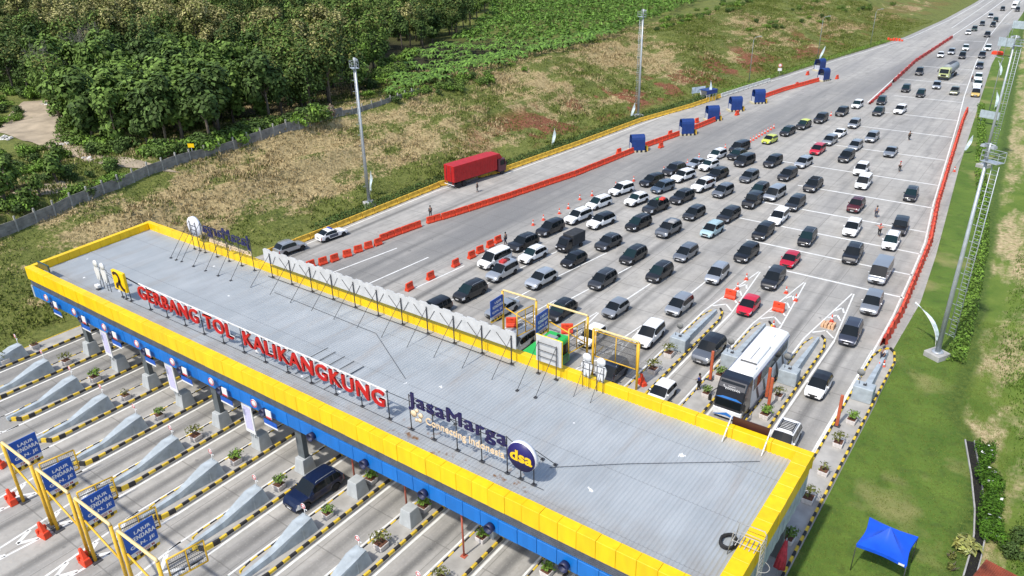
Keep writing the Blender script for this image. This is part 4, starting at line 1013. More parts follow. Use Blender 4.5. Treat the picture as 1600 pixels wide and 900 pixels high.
CARS = [
 # px, py, kind, colour, label, roof, extra
 (490, 760, 'suv', 'navy', 'dark blue SUV leaving the toll lane, in front of the canopy', None, None),
 (735, 453, 'mpv', 'black', 'black minivan nearest the white truss sign, left end of the queue'),
 (677, 481, 'mpv', 'black', 'black car whose roof alone shows above the white rear letter row'),
 (785, 422, 'mpv', 'silver', 'silver minivan carrying a red load on its roof'),
 (773, 402, 'alph', 'white', 'white van-like minivan beside the loose orange barriers'),
 (785, 480, 'sedan', 'silver', 'silver sedan partly behind the blue swung sign'),
 (818, 377, 'suv', 'black', 'black SUV at the left edge of the queue behind the white van-like minivan'),
 (833, 396, 'suv', 'white', 'white SUV in front of the black canvas-topped pickup'),
 (860, 355, 'mpv', 'black', 'black minivan beside the pink cones at the left edge of the queue'),
 (904, 336, 'suv', 'white', 'white SUV second behind the black minivan at the cones'),
 (940, 343, 'suv', 'white', 'white SUV with black roof in the left part of the queue', 'black'),
 (936, 315, 'mpv', 'white', 'white minivan following the white SUV beside the cones'),
 (897, 404, 'hatch', 'black', 'small black hatchback in front of the dark grey crossover'),
 (951, 377, 'suv', 'dgrey', 'dark grey crossover right of the canvas-topped pickup'),
 (998, 347, 'mpv', 'black', 'black minivan just in front of the grey SUV with the red roof load'),
 (1025, 321, 'suv', 'dgrey', 'dark grey SUV with a red and green load on its roof'),
 (1045, 356, 'suv', 'grey', 'grey SUV with a bag on its roof'),
 (995, 310, 'suv', 'white', 'white SUV directly left of the dark grey SUV with the red load'),
 (971, 294, 'mpv', 'white', 'white minivan behind two other white cars at the left edge of the queue'),
 (1066, 306, 'suv', 'black', 'black SUV behind the grey SUV with the roof load, beside a white crossover'),
 (1085, 331, 'mpv', 'dgrey', 'dark grey minivan in the middle of the queue left of the pale blue car'),
 (1113, 357, 'mpv', 'pale blue', 'pale blue-green minivan in the middle of the queue'),
 (1139, 334, 'mpv', 'black', 'black minivan directly behind the pale blue-green one'),
 (1176, 312, 'jeep', 'black', 'black boxy off-roader close behind the silver van-like minivan pair'),
 (1130, 297, 'mpv', 'grey', 'grey minivan left of the black boxy off-roader'),
 (990, 397, 'mpv', 'black', 'black minivan two places in front of the grey SUV with the roof bag'),
 (1072, 393, 'mpv', 'grey', 'grey minivan alone in mid queue in front of the pale blue-green one'),
 (1167, 393, 'mpv', 'black', 'black minivan in the lane left of the red hatchback in mid queue'),
 (846, 434, 'suv', 'silver', 'silver SUV right of the silver minivan with the red load'),
 (942, 435, 'mpv', 'dgrey', 'dark grey minivan between the silver SUV and a black minivan, near the gate'),
 (1031, 424, 'mpv', 'black', 'black minivan third from the gate, right of the dark grey minivan'),
 (1121, 426, 'mpv', 'silver', 'silver minivan behind the parting of the painted island tip'),
 (1193, 360, 'mpv', 'black', 'black minivan in mid queue beside a small white minivan'),
 (877, 483, 'suv', 'black', 'black SUV right behind the second blue swung sign'),
 (962, 480, 'hatch', 'silver', 'silver hatchback behind the closed yellow wire gate'),
 (1062, 474, 'mpv', 'silver', 'long silver minivan left of the grey crash block'),
 (1170, 476, 'hatch', 'red', 'red hatchback passing the first orange barrier at the island tip'),
 (1209, 433, 'mpv', 'black', 'black minivan right behind the red hatchback at the island tip'),
 (1015, 520, 'mpv', 'white', 'white minivan with dark windows entering the lane left of the planters'),
 (1109, 543, 'suv', 'grey', 'grey crossover with black roof in the lane left of the coach', 'black'),
 (925, 523, 'hatch', 'white', 'white car half hidden by the yellow wire gate'),
 (955, 580, 'mpv', 'slate', 'slate blue car going under the canopy below the wire gate'),
 (808, 534, 'mpv', 'silver', 'silver minivan half hidden behind the rear letter row, beside the green bus'),
 (1034, 612, 'hatch', 'white', 'white car about to go under the canopy left of the coach'),
 (1280, 600, 'hatch', 'white', 'white hatchback with black roof in the rightmost lane', 'black'),
 (1225, 684, 'suv', 'white', 'white car with slatted roof rack at the canopy corner', None, 'rack'),
 (1330, 517, 'mpv', 'slate', 'dark slate car between the two rightmost islands'),
 (1363, 471, 'mpv', 'silver', 'silver minivan behind the dark slate car, near the orange net'),
 (1377, 421, 'van', 'silver', 'tall silver van near the orange net'),
 (1333, 394, 'suv', 'black', 'black SUV left of the tall silver van'),
 (1393, 375, 'mpv', 'white', 'white car alongside the black boxy car near the orange net'),
 (1407, 352, 'jeep', 'black', 'black boxy car beside the orange net'),
 (1332, 354, 'mpv', 'white', 'white minivan in front of the maroon one'),
 (1338, 319, 'suv', 'maroon', 'maroon SUV in the right part of the queue'),
 (1424, 302, 'mpv', 'black', 'black minivan alone by the orange net, farther up'),
 (1235, 404, 'hatch', 'red', 'red hatchback alone in mid queue left of the black SUV'),
 (1262, 369, 'mpv', 'black', 'black minivan with white grille ahead of the lone red hatchback, in mid queue'),
 (1217, 337, 'mpv', 'white', 'small white minivan in mid queue'),
 (1243, 316, 'mpv', 'dgrey', 'dark grey minivan behind the small white minivan'),
 (1211, 300, 'alph', 'silver', 'silver van-like minivan beside the black boxy off-roader'),
 (1187, 295, 'mpv', 'black', 'black minivan behind the black boxy off-roader'),
 (1271, 287, 'suv', 'black', 'black SUV with a roof rack, behind the dark grey minivan', None, 'rack'),
 (1231, 271, 'mpv', 'black', 'black minivan between the silver minivan and the grey minivan rows'),
 (1208, 251, 'mpv', 'black', 'black minivan in the row right of the dark cluster'),
 (1256, 252, 'mpv', 'silver', 'silver minivan in front of the dark red car'),
 (1278, 232, 'mpv', 'red', 'red minivan among silver cars in the upper queue'),
 (1297, 218, 'mpv', 'silver', 'silver minivan right behind the red minivan'),
 (1312, 207, 'sedan', 'white', 'white sedan second behind the red minivan'),
 (1323, 243, 'mpv', 'black', 'black minivan right of the red minivan'),
 (1337, 226, 'mpv', 'silver', 'silver minivan following the black one in the upper queue'),
 (1363, 213, 'mpv', 'silver', 'silver minivan left of the walking person'),
 (1392, 236, 'sedan', 'silver', 'silver sedan alone on the right of the upper queue'),
 (1346, 263, 'mpv', 'white', 'white minivan directly behind the silver-white van-like one'),
 (1350, 282, 'alph', 'white', 'white van-like minivan in front of the white minivan pair'),
 (1335, 192, 'mpv', 'silver', 'silver minivan right of the white sedan, farther up'),
 (1203, 217, 'hatch', 'lime', 'yellow-green hatchback beside the pink cones'),
 (1231, 204, 'mpv', 'black', 'black minivan right behind the yellow-green hatchback'),
 (1256, 194, 'suv', 'black', 'black car with pale yellow roof at the left of the upper queue', 'lime'),
 (1283, 184, 'mpv', 'black', 'black minivan behind the yellow-roofed car'),
 (1316, 173, 'suv', 'black', 'black SUV in front of the white minivan at the queue left edge'),
 (1340, 162, 'mpv', 'white', 'white minivan at the left edge of the queue, far up'),
 (1378, 156, 'mpv', 'black', 'black minivan right of the far white minivan'),
 (1373, 173, 'suv', 'black', 'black SUV in front of the black minivan, far up'),
 (1407, 170, 'mpv', 'white', 'white minivan right of the black pair, far up'),
 (1416, 137, 'mpv', 'black', 'black minivan left of another black car, below the tanker lorry'),
 (1439, 145, 'mpv', 'black', 'black car between the black minivan and the silver one below the tanker lorry'),
 (1464, 132, 'mpv', 'silver', 'silver minivan in front of the tanker lorry'),
 (1492, 141, 'suv', 'olive', 'grey-green car right below the tanker lorry'),
 (1437, 111, 'mpv', 'black', 'black minivan left of the tanker lorry'),
 (1470, 85, 'hatch', 'white', 'white car with dark windscreen above the tanker lorry, beside the red barrier'),
 (1487, 80, 'mpv', 'silver', 'silver car behind the white one, above the tanker lorry'),
 (1509, 74, 'mpv', 'white', 'white minivan far up, behind a black one'),
 (1504, 86, 'mpv', 'black', 'black minivan right above the tanker lorry'),
 (1535, 85, 'mpv', 'dgrey', 'dark car on the shoulder beside the orange heap'),
 (1544, 74, 'mpv', 'white', 'white car on the shoulder behind the orange heap'),
 (1531, 102, 'mpv', 'slate', 'dark slate car on the shoulder below the orange heap'),
 (1529, 119, 'mpv', 'white', 'white car on the shoulder, middle of the three parked close together'),
 (1528, 130, 'suv', 'white', 'white car on the shoulder right behind the yellow-fronted one'),
 (1525, 143, 'alph', 'gold', 'yellow and white van at the head of the cars on the shoulder', 'white'),
 (1513, 50, 'hatch', 'white', 'white car close to the end of the red barrier, far away'),
 (1523, 44, 'mpv', 'dgreen', 'dark green car behind the far white car'),
 (1535, 36, 'mpv', 'dgrey', 'dark grey car left of a far black pair'),
 (1543, 53, 'mpv', 'black', 'lone black car by the right white line, far away'),
 (1548, 24, 'mpv', 'silver', 'silver car above the far black pair'),
 (1556, 30, 'mpv', 'black', 'black car at the back of the far close pair'),
 (1552, 38, 'mpv', 'dgrey', 'dark car at the front of the far close pair'),
 (1567, 13, 'mpv', 'dgrey', 'dark car near the top of the road'),
 (1590, 14, 'mpv', 'black', 'black car at the top right edge of the photo'),
 (1019, 280, 'mpv', 'black', 'black minivan in front of the white crossover at the cones'),
 (1036, 291, 'mpv', 'bluegrey', 'blue-grey minivan between black minivan and white SUV on the left'),
 (1054, 263, 'suv', 'black', 'black SUV touching the cone line at the left of the queue'),
 (1068, 273, 'suv', 'white', 'white SUV right of the black SUV at the cone line'),
 (1088, 254, 'sedan', 'silver', 'silver sedan with dark door behind the black SUV at the cone line'),
 (1108, 257, 'suv', 'white', 'white SUV half covered by a black car on the left'),
 (1121, 240, 'mpv', 'white', 'white minivan at the left edge in front of the dark cluster'),
 (1121, 271, 'suv', 'black', 'black SUV overlapping the white SUV on the left'),
 (1099, 288, 'suv', 'white', 'white SUV in front of the black SUV, left of the grey minivan'),
 (1152, 240, 'suv', 'black', 'black SUV in the middle of the dark cluster at the left edge'),
 (1156, 228, 'alph', 'black', 'black boxy minivan at the rear of the dark cluster'),
 (1164, 249, 'alph', 'dgrey', 'charcoal minivan at the right of the dark cluster'),
 (1171, 274, 'mpv', 'grey', 'grey minivan below the dark cluster, alone'),
]
for c in CARS: put_car(*c[:5], *(c[5:] if len(c) > 5 else ()))
o_ = put_car(518, 364, 'sedan', 'white', 'white patrol sedan with light bar parked facing away by the yellow blocks', None, 'lightbar', away=math.radians(83))[0]
put_car(453, 385, 'suv', 'silver', 'silver-grey SUV parked facing away behind the rear left parapet', away=math.radians(84))
def load(px, py, z, label, boxes):
    o = empty('roof_load', at(px, py, z)); tag(o, label, 'luggage')
    for i, (x0, y0, x1, y1, h, mt) in enumerate(boxes):
        a = MB(); a.box(x0, y0, 0, x1, y1, h, taper=.15); a.build('bundle', mt, o, bevel=.07)
CL = mat('load_red', (.45, .03, .03), .8, var=.3, scale=5)
load(788, 409, 1.74, 'dark red bundle on the roof of the silver minivan', [(-.45, -.7, .4, .2, .35, CL), (-.4, .25, .4, .8, .3, mat('load_dark', (.05, .02, .02), .8))])
load(1031, 312, 1.86, 'red and green bundles on the roof of the dark grey SUV', [(-.1, -.2, .6, .8, .3, mat('load_bright', (.7, .06, .04), .8)), (-.55, -.4, -.12, .2, .22, mat('load_green', (.03, .25, .06), .8))])
load(1051, 347, 1.86, 'grey bag on the roof of the grey SUV', [(-.5, -.6, .5, .6, .3, mat('load_grey', (.3, .3, .3), .8))])

# ------------------------------------------------------------------ larger vehicles
def wheels(o, L, r=.5):
    wme = MB(); wme.lathe([(r*.55, -.14), (r*.93, -.14), (r, -.1), (r, .1), (r*.93, .14), (r*.55, .14)], 16, (0, 0, 0), 'y'); wme = wme.mesh('wheel', RUBBER)
    rme = MB(); rme.lathe([(0, -.1), (r*.56, -.1), (r*.56, .10), (r*.4, .04), (r*.2, .10), (0, .11)], 12, (0, 0, 0), 'y'); rme = rme.mesh('rim', RIM)
    for x, y in L:
        w_ = link('wheel', wme, o, (x, y, r), 0 if y > 0 else PI); link('rim', rme, w_)
# coach: two-deck style front, black nose, white roof, blue stripes
x, y, _ = at(1164, 578, 2.0); x = (XRK(2)+XRK(1)-2.3)/2+.3
o = empty('coach', (x, y+.2, 0), math.radians(-90)); tag(o, 'tall coach with white roof, black upper windscreen and blue and white front', 'coach')
HL_, HWd, HH = 6.0, 1.25, 3.75
def ringbody(prof, mb, hw):   # side profile (x,z) polygon, chamfered roof edges
    pass
a = MB()
sec = [(-HWd, .35), (-HWd, 3.35), (-HWd+.16, 3.65), (-.5, HH), (.5, HH), (HWd-.16, 3.65), (HWd, 3.35), (HWd, .35)]
st = [(-HL_, 1.0, 0), (HL_-2.4, 1.0, 0)]
a.prism([(u, v) for u, v in sec], 'x', -HL_, HL_-2.3); b_ = a.build('body', WHITE, o, bevel=.05)
a = MB()
fr = [(HL_-2.28, .35), (HL_-.12, .35), (HL_, .9), (HL_-.02, 1.55), (HL_-.2, 2.1), (HL_-.55, 3.0), (HL_-1.0, 3.62), (HL_-1.3, 3.74), (HL_-2.28, 3.78)]
a.prism(fr, 'y', -HWd-.004, HWd+.004); a.build('nose', mat('coach_black', (.012, .014, .02), .3, coat=.6), o, bevel=.10)
a = MB(); a.hexa([(HL_-.93, -1.05, 3.50), (HL_-.50, -1.12, 2.80), (HL_-.50, 1.12, 2.80), (HL_-.93, 1.05, 3.50)], [(HL_-.91, -1.05, 3.53), (HL_-.48, -1.12, 2.82), (HL_-.48, 1.12, 2.82), (HL_-.91, 1.05, 3.53)]); a.build('upper_windscreen', GLASS, o)
a = MB(); a.hexa([(HL_-.16, -1.12, 2.08), (HL_-.02, -1.12, 1.45), (HL_-.02, 1.12, 1.45), (HL_-.16, 1.12, 2.08)], [(HL_-.12, -1.12, 2.09), (HL_+.012, -1.12, 1.46), (HL_+.012, 1.12, 1.46), (HL_-.12, 1.12, 2.09)]); a.build('windscreen', GLASS, o)
a = MB(); rr = random.Random(8); pts = []
for i in range(34):
    t = i/33; z = 2.98+.10*math.sin(i*1.9)+(.12 if i < 4 else 0); pts.append((HL_-.47-(z-2.82)*.62+.015, -.78+1.55*t, z))
a.tube(pts, .028, 4); a.tube([(HL_-.47-(.32)*.62+.02, -.35, 3.16), (HL_-.47-.34*.62+.02, .3, 3.17)], .02, 4); a.build('white_script', WHITE, o)
a = MB(); a.prism([(HL_-.35, .36), (HL_+.0, .36), (HL_+.06, .62), (HL_+.06, 1.0), (HL_+.02, 1.22), (HL_-.35, 1.3)], 'y', -HWd-.012, HWd+.012); a.build('bumper', WHITE, o, bevel=.06)
CBL = mat('coach_blue', (.02, .16, .50), .35, coat=.5)
a = MB(); a.hexa([(HL_+.063, -1.2, .45), (HL_+.063, -.1, .62), (HL_+.063, 1.2, .45), (HL_+.063, 0, .92)], [(HL_+.075, -1.2, .48), (HL_+.075, -.1, .66), (HL_+.075, 1.2, .48), (HL_+.075, 0, .96)])
a.build('blue_trim', CBL, o); a = MB(); a.hexa([(HL_-.28, -1.15, 2.14), (HL_-.28, 1.15, 2.14), (HL_-.34, .6, 2.30), (HL_-.34, -.6, 2.30)], [(HL_-.19, -1.15, 2.15), (HL_-.19, 1.15, 2.15), (HL_-.25, .6, 2.32), (HL_-.25, -.6, 2.32)]); a.build('blue_trim', CBL, o)
for s_ in (-1, 1):
    a = MB(); a.box(HL_-.02, s_*.98-.2, 1.02, HL_+.075, s_*.98+.2, 1.2); a.build('headlight', LAMP, o, bevel=.02)
    a = MB(); a.tube([(HL_-.5, s_*1.2, 2.75), (HL_+.25, s_*1.5, 2.6), (HL_+.3, s_*1.5, 2.3)], .04, 5); a.box(HL_+.18, s_*1.5-.12, 1.8, HL_+.36, s_*1.5+.12, 2.35); a.build('mirror', GRILLE, o)
    for i in range(6):
        a = MB(); a.box(-HL_+.4+i*1.5, s_*(HWd+.003)-.012, 2.15, -HL_+1.84+i*1.5, s_*(HWd+.003)+.012, 3.25); a.build('side_window', GLASS, o)
    a = MB(); a.hexa([(-HL_+.1, s_*(HWd+.004)-.01, 3.27), (HL_-2.4, s_*(HWd+.004)-.01, 2.9), (HL_-2.4, s_*(HWd+.004)+.01, 2.9), (-HL_+.1, s_*(HWd+.004)+.01, 3.27)], [(-HL_+.1, s_*(HWd+.004)-.01, 3.40), (HL_-2.4, s_*(HWd+.004)-.01, 3.42), (HL_-2.4, s_*(HWd+.004)+.01, 3.42), (-HL_+.1, s_*(HWd+.004)+.01, 3.40)]); a.build('blue_stripe', mat('coach_navy', (.02, .06, .22), .35, coat=.4), o)
    a = MB()
    for q in range(5): a.hexa([(-HL_+.6+q*1.7, s_*(HWd+.005)-.01, .5), (-HL_+1.1+q*1.7, s_*(HWd+.005)-.01, .5), (-HL_+1.1+q*1.7, s_*(HWd+.005)+.01, .5), (-HL_+.6+q*1.7, s_*(HWd+.005)+.01, .5)], [(-HL_+1.5+q*1.7, s_*(HWd+.005)-.01, 2.05), (-HL_+1.9+q*1.7, s_*(HWd+.005)-.01, 2.05), (-HL_+1.9+q*1.7, s_*(HWd+.005)+.01, 2.05), (-HL_+1.5+q*1.7, s_*(HWd+.005)+.01, 2.05)], 0)
    a.build('side_graphic', mat('coach_graphic', (.05, .06, .07), .4, var=.5, scale=1.2), o)
a = MB(); a.box(-2.2, -.75, HH-.02, 1.6, .75, HH+.16, taper=.08); a.box(2.0, -.95, HH-.1, 2.5, .95, HH+.10); a.box(-4.6, -.35, HH-.05, -3.9, .35, HH+.12); a.build('roof_unit', mat('roof_unit_white', (.70, .71, .71), .5, var=.08, scale=2), o, bevel=.05)
a = MB(); a.box(1.62, -.72, HH-.02, 1.72, .72, HH+.13); a.box(-1.2, -.03, HH+.162, 1.2, .03, HH+.17); a.build('roof_vent', mat('vent_dark', (.12, .12, .12), .7), o)
wheels(o, [(HL_-2.4, 1.08), (HL_-2.4, -1.08), (-HL_+2.9, 1.08), (-HL_+2.9, -1.08), (-HL_+1.7, 1.08), (-HL_+1.7, -1.08)])
# green bus behind the canopy
gx, gy, _ = at(878, 520, 3.0)
o = empty('green_bus', (-35.5, 51.4, 0), math.radians(-90)); tag(o, 'bright green bus passing under the rear of the canopy', 'bus')
GB = mat('bus_green', (.02, .42, .06), .35, coat=.5, var=.08, scale=1); a = MB()
sec = [(-1.2, .35), (-1.2, 2.85), (-1.05, 3.05), (1.05, 3.05), (1.2, 2.85), (1.2, .35)]; a.prism(sec, 'x', -4.5, 4.2); a.prism([(-1.12, .35), (-1.12, 2.2), (-.95, 2.75), (.95, 2.75), (1.12, 2.2), (1.12, .35)], 'x', 4.2, 4.5); a.build('body', GB, o, bevel=.06)
a = MB(); a.box(4.5, -1.0, 1.3, 4.52, 1.0, 2.5); a.build('windscreen', GLASS, o); a = MB(); a.box(-4.52, -.95, 1.6, -4.5, .95, 2.5); a.build('rear_window', GLASS, o)
for s_ in (-1, 1):
    for i in range(5): a = MB(); a.box(-4.2+i*1.6, s_*1.205-.01, 1.45, -2.7+i*1.6, s_*1.205+.01, 2.6); a.build('side_window', GLASS, o)
    a = MB(); a.box(-4.3, s_*1.206-.01, .5, 3.8, s_*1.206+.01, 1.35); a.build('dark_skirt', mat('bus_skirt', (.02, .12, .03), .4, var=.8, scale=1.4), o)
a = MB(); a.box(-3.6, -.6, 3.052, -2.2, .5, 3.25, taper=.1); a.build('roof_unit', mat('unit_grey', (.25, .28, .30), .6), o)
a = MB(); a.box(-3.9, .2, 3.052, -3.7, .5, 3.3); a.build('roof_vent', UNDER, o)
wheels(o, [(2.9, 1.02), (2.9, -1.02), (-2.6, 1.02), (-2.6, -1.02)], .45)
# red box truck parked on the left, facing away
x, y, _ = at(738, 275, 1.6)
o = empty('box_truck', (-78.35, 97.4, 0), math.radians(81)); tag(o, 'red box lorry parked beside the yellow blocks on the left road', 'lorry')
RB = mat('truck_red', (.42, .012, .014), .5, var=.12, scale=1.5); a = MB(); a.box(-6.3, -1.22, 1.15, 3.4, 1.22, 3.85); a.build('cargo_box', RB, o, bevel=.03)
a = MB()
for i in range(25):
    for s_ in (-1, 1): a.box(-6.15+i*.385, s_*1.235-.015, 1.25, -6.05+i*.385, s_*1.235+.015, 3.75)
a.box(-6.33, -.03, 1.2, -6.3, .03, 3.8); a.build('box_rib', RB, o)
for yy in (-.55, .55): a = MB(); a.tube([(-6.36, yy, 1.3), (-6.36, yy, 3.7)], .03, 5); a.build('lock_bar', DSTEEL, o)
for s_ in (-1, 1): a = MB(); a.box(-6.34, s_*.9-.16, .85, -6.3, s_*.9+.16, 1.0); a.build('tail_light', TAIL, o)
a = MB(); a.box(-6.35, -1.15, .62, -6.28, 1.15, .74); a.build('rear_bumper', WHITE, o)
a = MB(); a.box(-6.2, -.5, .75, 4.0, .5, 1.14); a.box(-4.2, -1.1, .55, -1.0, -1.05, .9); a.box(-4.2, 1.05, .55, -1.0, 1.1, .9); a.build('chassis', DSTEEL, o)
a = MB(); a.prism([(3.75, .6), (5.55, .6), (5.6, 1.6), (5.35, 2.75), (3.75, 2.85)], 'y', -1.15, 1.15); a.build('cab', mat('cab_dark_red', (.10, .012, .03), .4, coat=.4), o, bevel=.06)
a = MB(); a.prism([(3.6, 2.86), (4.9, 2.86), (4.2, 3.75), (3.6, 3.8)], 'y', -1.05, 1.05); a.build('wind_deflector', RB, o, bevel=.05)
a = MB(); a.hexa([(5.615, -1.0, 1.65), (5.615, 1.0, 1.65), (5.39, .95, 2.65), (5.39, -.95, 2.65)], [(5.635, -1.0, 1.66), (5.635, 1.0, 1.66), (5.41, .95, 2.66), (5.41, -.95, 2.66)]); a.build('windscreen', GLASS, o)
for s_ in (-1, 1):
    a = MB(); a.box(4.2, s_*1.155-.01, 1.7, 5.2, s_*1.155+.01, 2.55); a.build('side_window', GLASS, o)
    a = MB(); a.box(5.4, s_*1.35-.1, 1.7, 5.5, s_*1.35+.1, 2.4); a.tube([(5.4, s_*1.1, 2.5), (5.45, s_*1.35, 2.4)], .03, 5); a.build('mirror', GRILLE, o)
wheels(o, [(4.7, 1.0), (4.7, -1.0), (-4.0, 1.0), (-4.0, -1.0), (-5.2, 1.0), (-5.2, -1.0)])
# tanker lorry in the queue
x, y, _ = at(1482, 112, 1.5)
o = empty('tanker_truck', (x, y, 0), math.radians(-95)); tag(o, 'tanker lorry with pale green cab and grey drum in the upper queue', 'lorry')
a = MB(); a.lathe([(0, -5.2), (.9, -5.15), (1.25, -4.9), (1.25, 1.9), (.9, 2.15), (0, 2.2)], 18, (0, 0, 2.35), 'x'); a.build('tank', mat('tank_grey', (.24, .26, .28), .5, var=.15, scale=1), o)
a = MB(); a.box(-5.0, -.5, .7, 3.0, .5, 1.15); a.box(-4.8, -.45, 3.56, 1.5, .45, 3.62); a.build('chassis', DSTEEL, o)
SG = mat('cab_sage', (.46, .50, .22), .45, coat=.3); a = MB(); a.prism([(2.45, .6), (4.5, .6), (4.55, 1.7), (4.3, 2.9), (2.45, 3.0)], 'y', -1.2, 1.2); a.build('cab', SG, o, bevel=.07)
a = MB(); a.hexa([(4.565, -1.05, 1.75), (4.565, 1.05, 1.75), (4.36, 1.0, 2.75), (4.36, -1.0, 2.75)], [(4.585, -1.05, 1.76), (4.585, 1.05, 1.76), (4.38, 1.0, 2.76), (4.38, -1.0, 2.76)]); a.build('windscreen', GLASS, o)
a = MB(); a.box(4.5, -1.2, .45, 4.66, 1.2, .85); a.box(4.555, -.6, 1.0, 4.58, .6, 1.45); a.build('bumper', GRILLE, o)
for s_ in (-1, 1):
    a = MB(); a.box(4.54, s_*.9-.17, 1.0, 4.6, s_*.9+.17, 1.25); a.build('headlight', LAMP, o); a = MB(); a.box(3.2, s_*1.206-.01, 1.8, 4.2, s_*1.206+.01, 2.6); a.build('side_window', GLASS, o)
    a = MB(); a.box(4.5, s_*1.45-.1, 1.9, 4.6, s_*1.45+.1, 2.6); a.build('mirror', GRILLE, o)
wheels(o, [(3.6, 1.02), (3.6, -1.02), (-2.6, 1.02), (-2.6, -1.02), (-3.8, 1.02), (-3.8, -1.02)])
# canvas-topped pickup in the queue
x, y, _ = at(891, 375, 1.2)
o = empty('box_pickup', (x, y, 0), math.atan2(-1, -d_lane(x, y))); tag(o, 'small black pickup truck with black canvas box', 'pickup')
BK = paint('black'); a = MB(); a.prism([(.55, .4), (2.15, .4), (2.2, .95), (1.75, 1.15), (1.25, 1.85), (.55, 1.9)], 'y', -.82, .82); a.build('cab', BK, o, bevel=.06)
a = MB(); a.hexa([(1.79, -.7, 1.17), (1.79, .7, 1.17), (1.31, .65, 1.80), (1.31, -.65, 1.80)], [(1.81, -.7, 1.18), (1.81, .7, 1.18), (1.33, .65, 1.81), (1.33, -.65, 1.81)]); a.build('windscreen', GLASS, o)
a = MB(); a.box(-2.2, -.86, .62, .5, .86, 2.15); a.build('canvas_box', mat('canvas_black', (.03, .032, .036), .8, var=.3, scale=3, bump=.3), o, bevel=.05)
a = MB(); a.box(2.15, -.7, .4, 2.24, .7, .55); a.build('bumper', GRILLE, o); a = MB(); a.box(2.2, -.2, .56, 2.22, .2, .66); a.build('number_plate', PLATE, o)
for s_ in (-1, 1): a = MB(); a.box(2.14, s_*.62-.14, .72, 2.21, s_*.62+.14, .9); a.build('headlight', LAMP, o); a = MB(); a.box(.7, s_*.824-.008, 1.15, 1.35, s_*.824+.008, 1.7); a.build('side_window', GLASS, o)
wheels(o, [(1.5, .72), (1.5, -.72), (-1.4, .72), (-1.4, -.72)], .31)
# white lorry far up the road
x, y, _ = at(1587, 8, 1.4)
o = empty('small_truck', (x, y, 0), math.radians(-95)); tag(o, 'white lorry at the very top of the road', 'lorry')
a = MB(); a.box(-3, -1, .9, 1.2, 1, 3.0); a.build('cargo_box', WHITE, o); a = MB(); a.prism([(1.3, .5), (2.8, .5), (2.8, 1.4), (2.5, 2.3), (1.3, 2.4)], 'y', -.95, .95); a.build('cab', WHITE, o)
a = MB(); a.hexa([(2.81, -.8, 1.45), (2.81, .8, 1.45), (2.56, .8, 2.2), (2.56, -.8, 2.2)], [(2.83, -.8, 1.46), (2.83, .8, 1.46), (2.58, .8, 2.21), (2.58, -.8, 2.21)]); a.build('windscreen', GLASS, o)
wheels(o, [(2, .85), (2, -.85), (-2, .85), (-2, -.85)], .4)

# ------------------------------------------------------------------ barriers, cones, nets
def wbar():
    o = empty('water_barrier', (0, 0, 0)); a = MB()
    a.prism([(-.30, 0), (.30, 0), (.30, .22), (.16, .42), (.10, 1.0), (-.10, 1.0), (-.16, .42), (-.30, .22)], 'x', -.57, .57); b_ = a.build('shell', ORANGE, o, bevel=.03)
    a = MB()
    a.box(-.4, -.305, .05, -.15, .305, .14); a.box(.15, -.305, .05, .4, .305, .14); a.box(-.14, -.125, .62, .14, .125, .84); a.box(-.4, -.235, .3, .4, .235, .34); a.build('slot', mat('orange_dark', (.30, .02, .01), .7), o); return o
wb_ = wbar()
def along(P, step):
    out = []; acc = 0; P = [Vector((*p, 0)) for p in P]
    for a, b in zip(P[:-1], P[1:]):
        L = (b-a).length; d = (b-a)/L; t = acc
        while t < L: q = a+d*t; out.append((q.x, q.y, math.atan2(d.y, d.x))); t += step
        acc = t-L
    return out
def row(P, step, label, grp, jitter=.03):
    for x, y, a in along(P, step): place(wb_, 'water_barrier', (x+random.uniform(-jitter, jitter), y+random.uniform(-jitter, jitter), 0), a+random.uniform(-.04, .04), label, 'road barrier', grp)
for px, py in ((486, 418), (505, 413), (523, 408), (543, 401), (560, 394), (576, 388), (591, 383)):
    x, y, _ = at(px, py); place(wb_, 'water_barrier', (x, y, 0), 1.33+random.uniform(-.12, .12), 'orange barrier in the spaced-out start of the left row nearest the canopy', 'road barrier', 'spaced orange barriers near the canopy')
row([(-72.6, 69.0), (-71.8, 75.4)], 1.24, 'orange barrier in the short closed run before the gap in the left row', 'orange barriers before the gap')
row([(-71.6, 77.6), (-70.7, 80.8), (-68.5, 91.6), (-65.6, 107.8), (-64.4, 121.5), (-64.0, 126)], 1.24, 'orange barrier in the long closed row between the gap and the first blue shelter', 'orange barriers of the long left row')
row([(-63.8, 129.5), (-62.0, 141.5)], 1.24, 'orange barrier in the row linking the first two blue shelters', 'orange barriers between shelters')
row([(-61.6, 145), (-60.6, 156)], 1.24, 'orange barrier in the row at the third blue shelter', 'orange barriers by the third shelter')
row([(-60.3, 179), (-58.6, 192), (-54.9, 208.5)], 1.24, 'orange barrier in the curved row before the far pair of blue shelters', 'orange barriers of the far curved row')
for x, y, l in ((-65.9, 123.5, 'orange barrier set aside left of the first blue shelter'), (-61.2, 131.2, 'orange barrier standing apart right of the first blue shelter'), (-63.6, 140.2, 'orange barrier left of the second blue shelter'), (-63.4, 152.5, 'orange barrier left of the third blue shelter'), (-62.4, 161.5, 'orange barrier between the third and fourth blue shelters, left'), (-58.8, 163.2, 'orange barrier right of the fourth blue shelter'), (-58.2, 177.5, 'orange barrier right of the fifth blue shelter'), (-57.6, 200, 'orange barrier inside the curve by the far shelters'), (-51.8, 214.5, 'orange barrier right of the far pair of blue shelters'), (-59.8, 216, 'orange barrier by the hedge left of the far shelters')):
    place(wb_, 'water_barrier', (x, y, 0), 1.4, l, 'road barrier', 'stray orange barriers by the shelters')
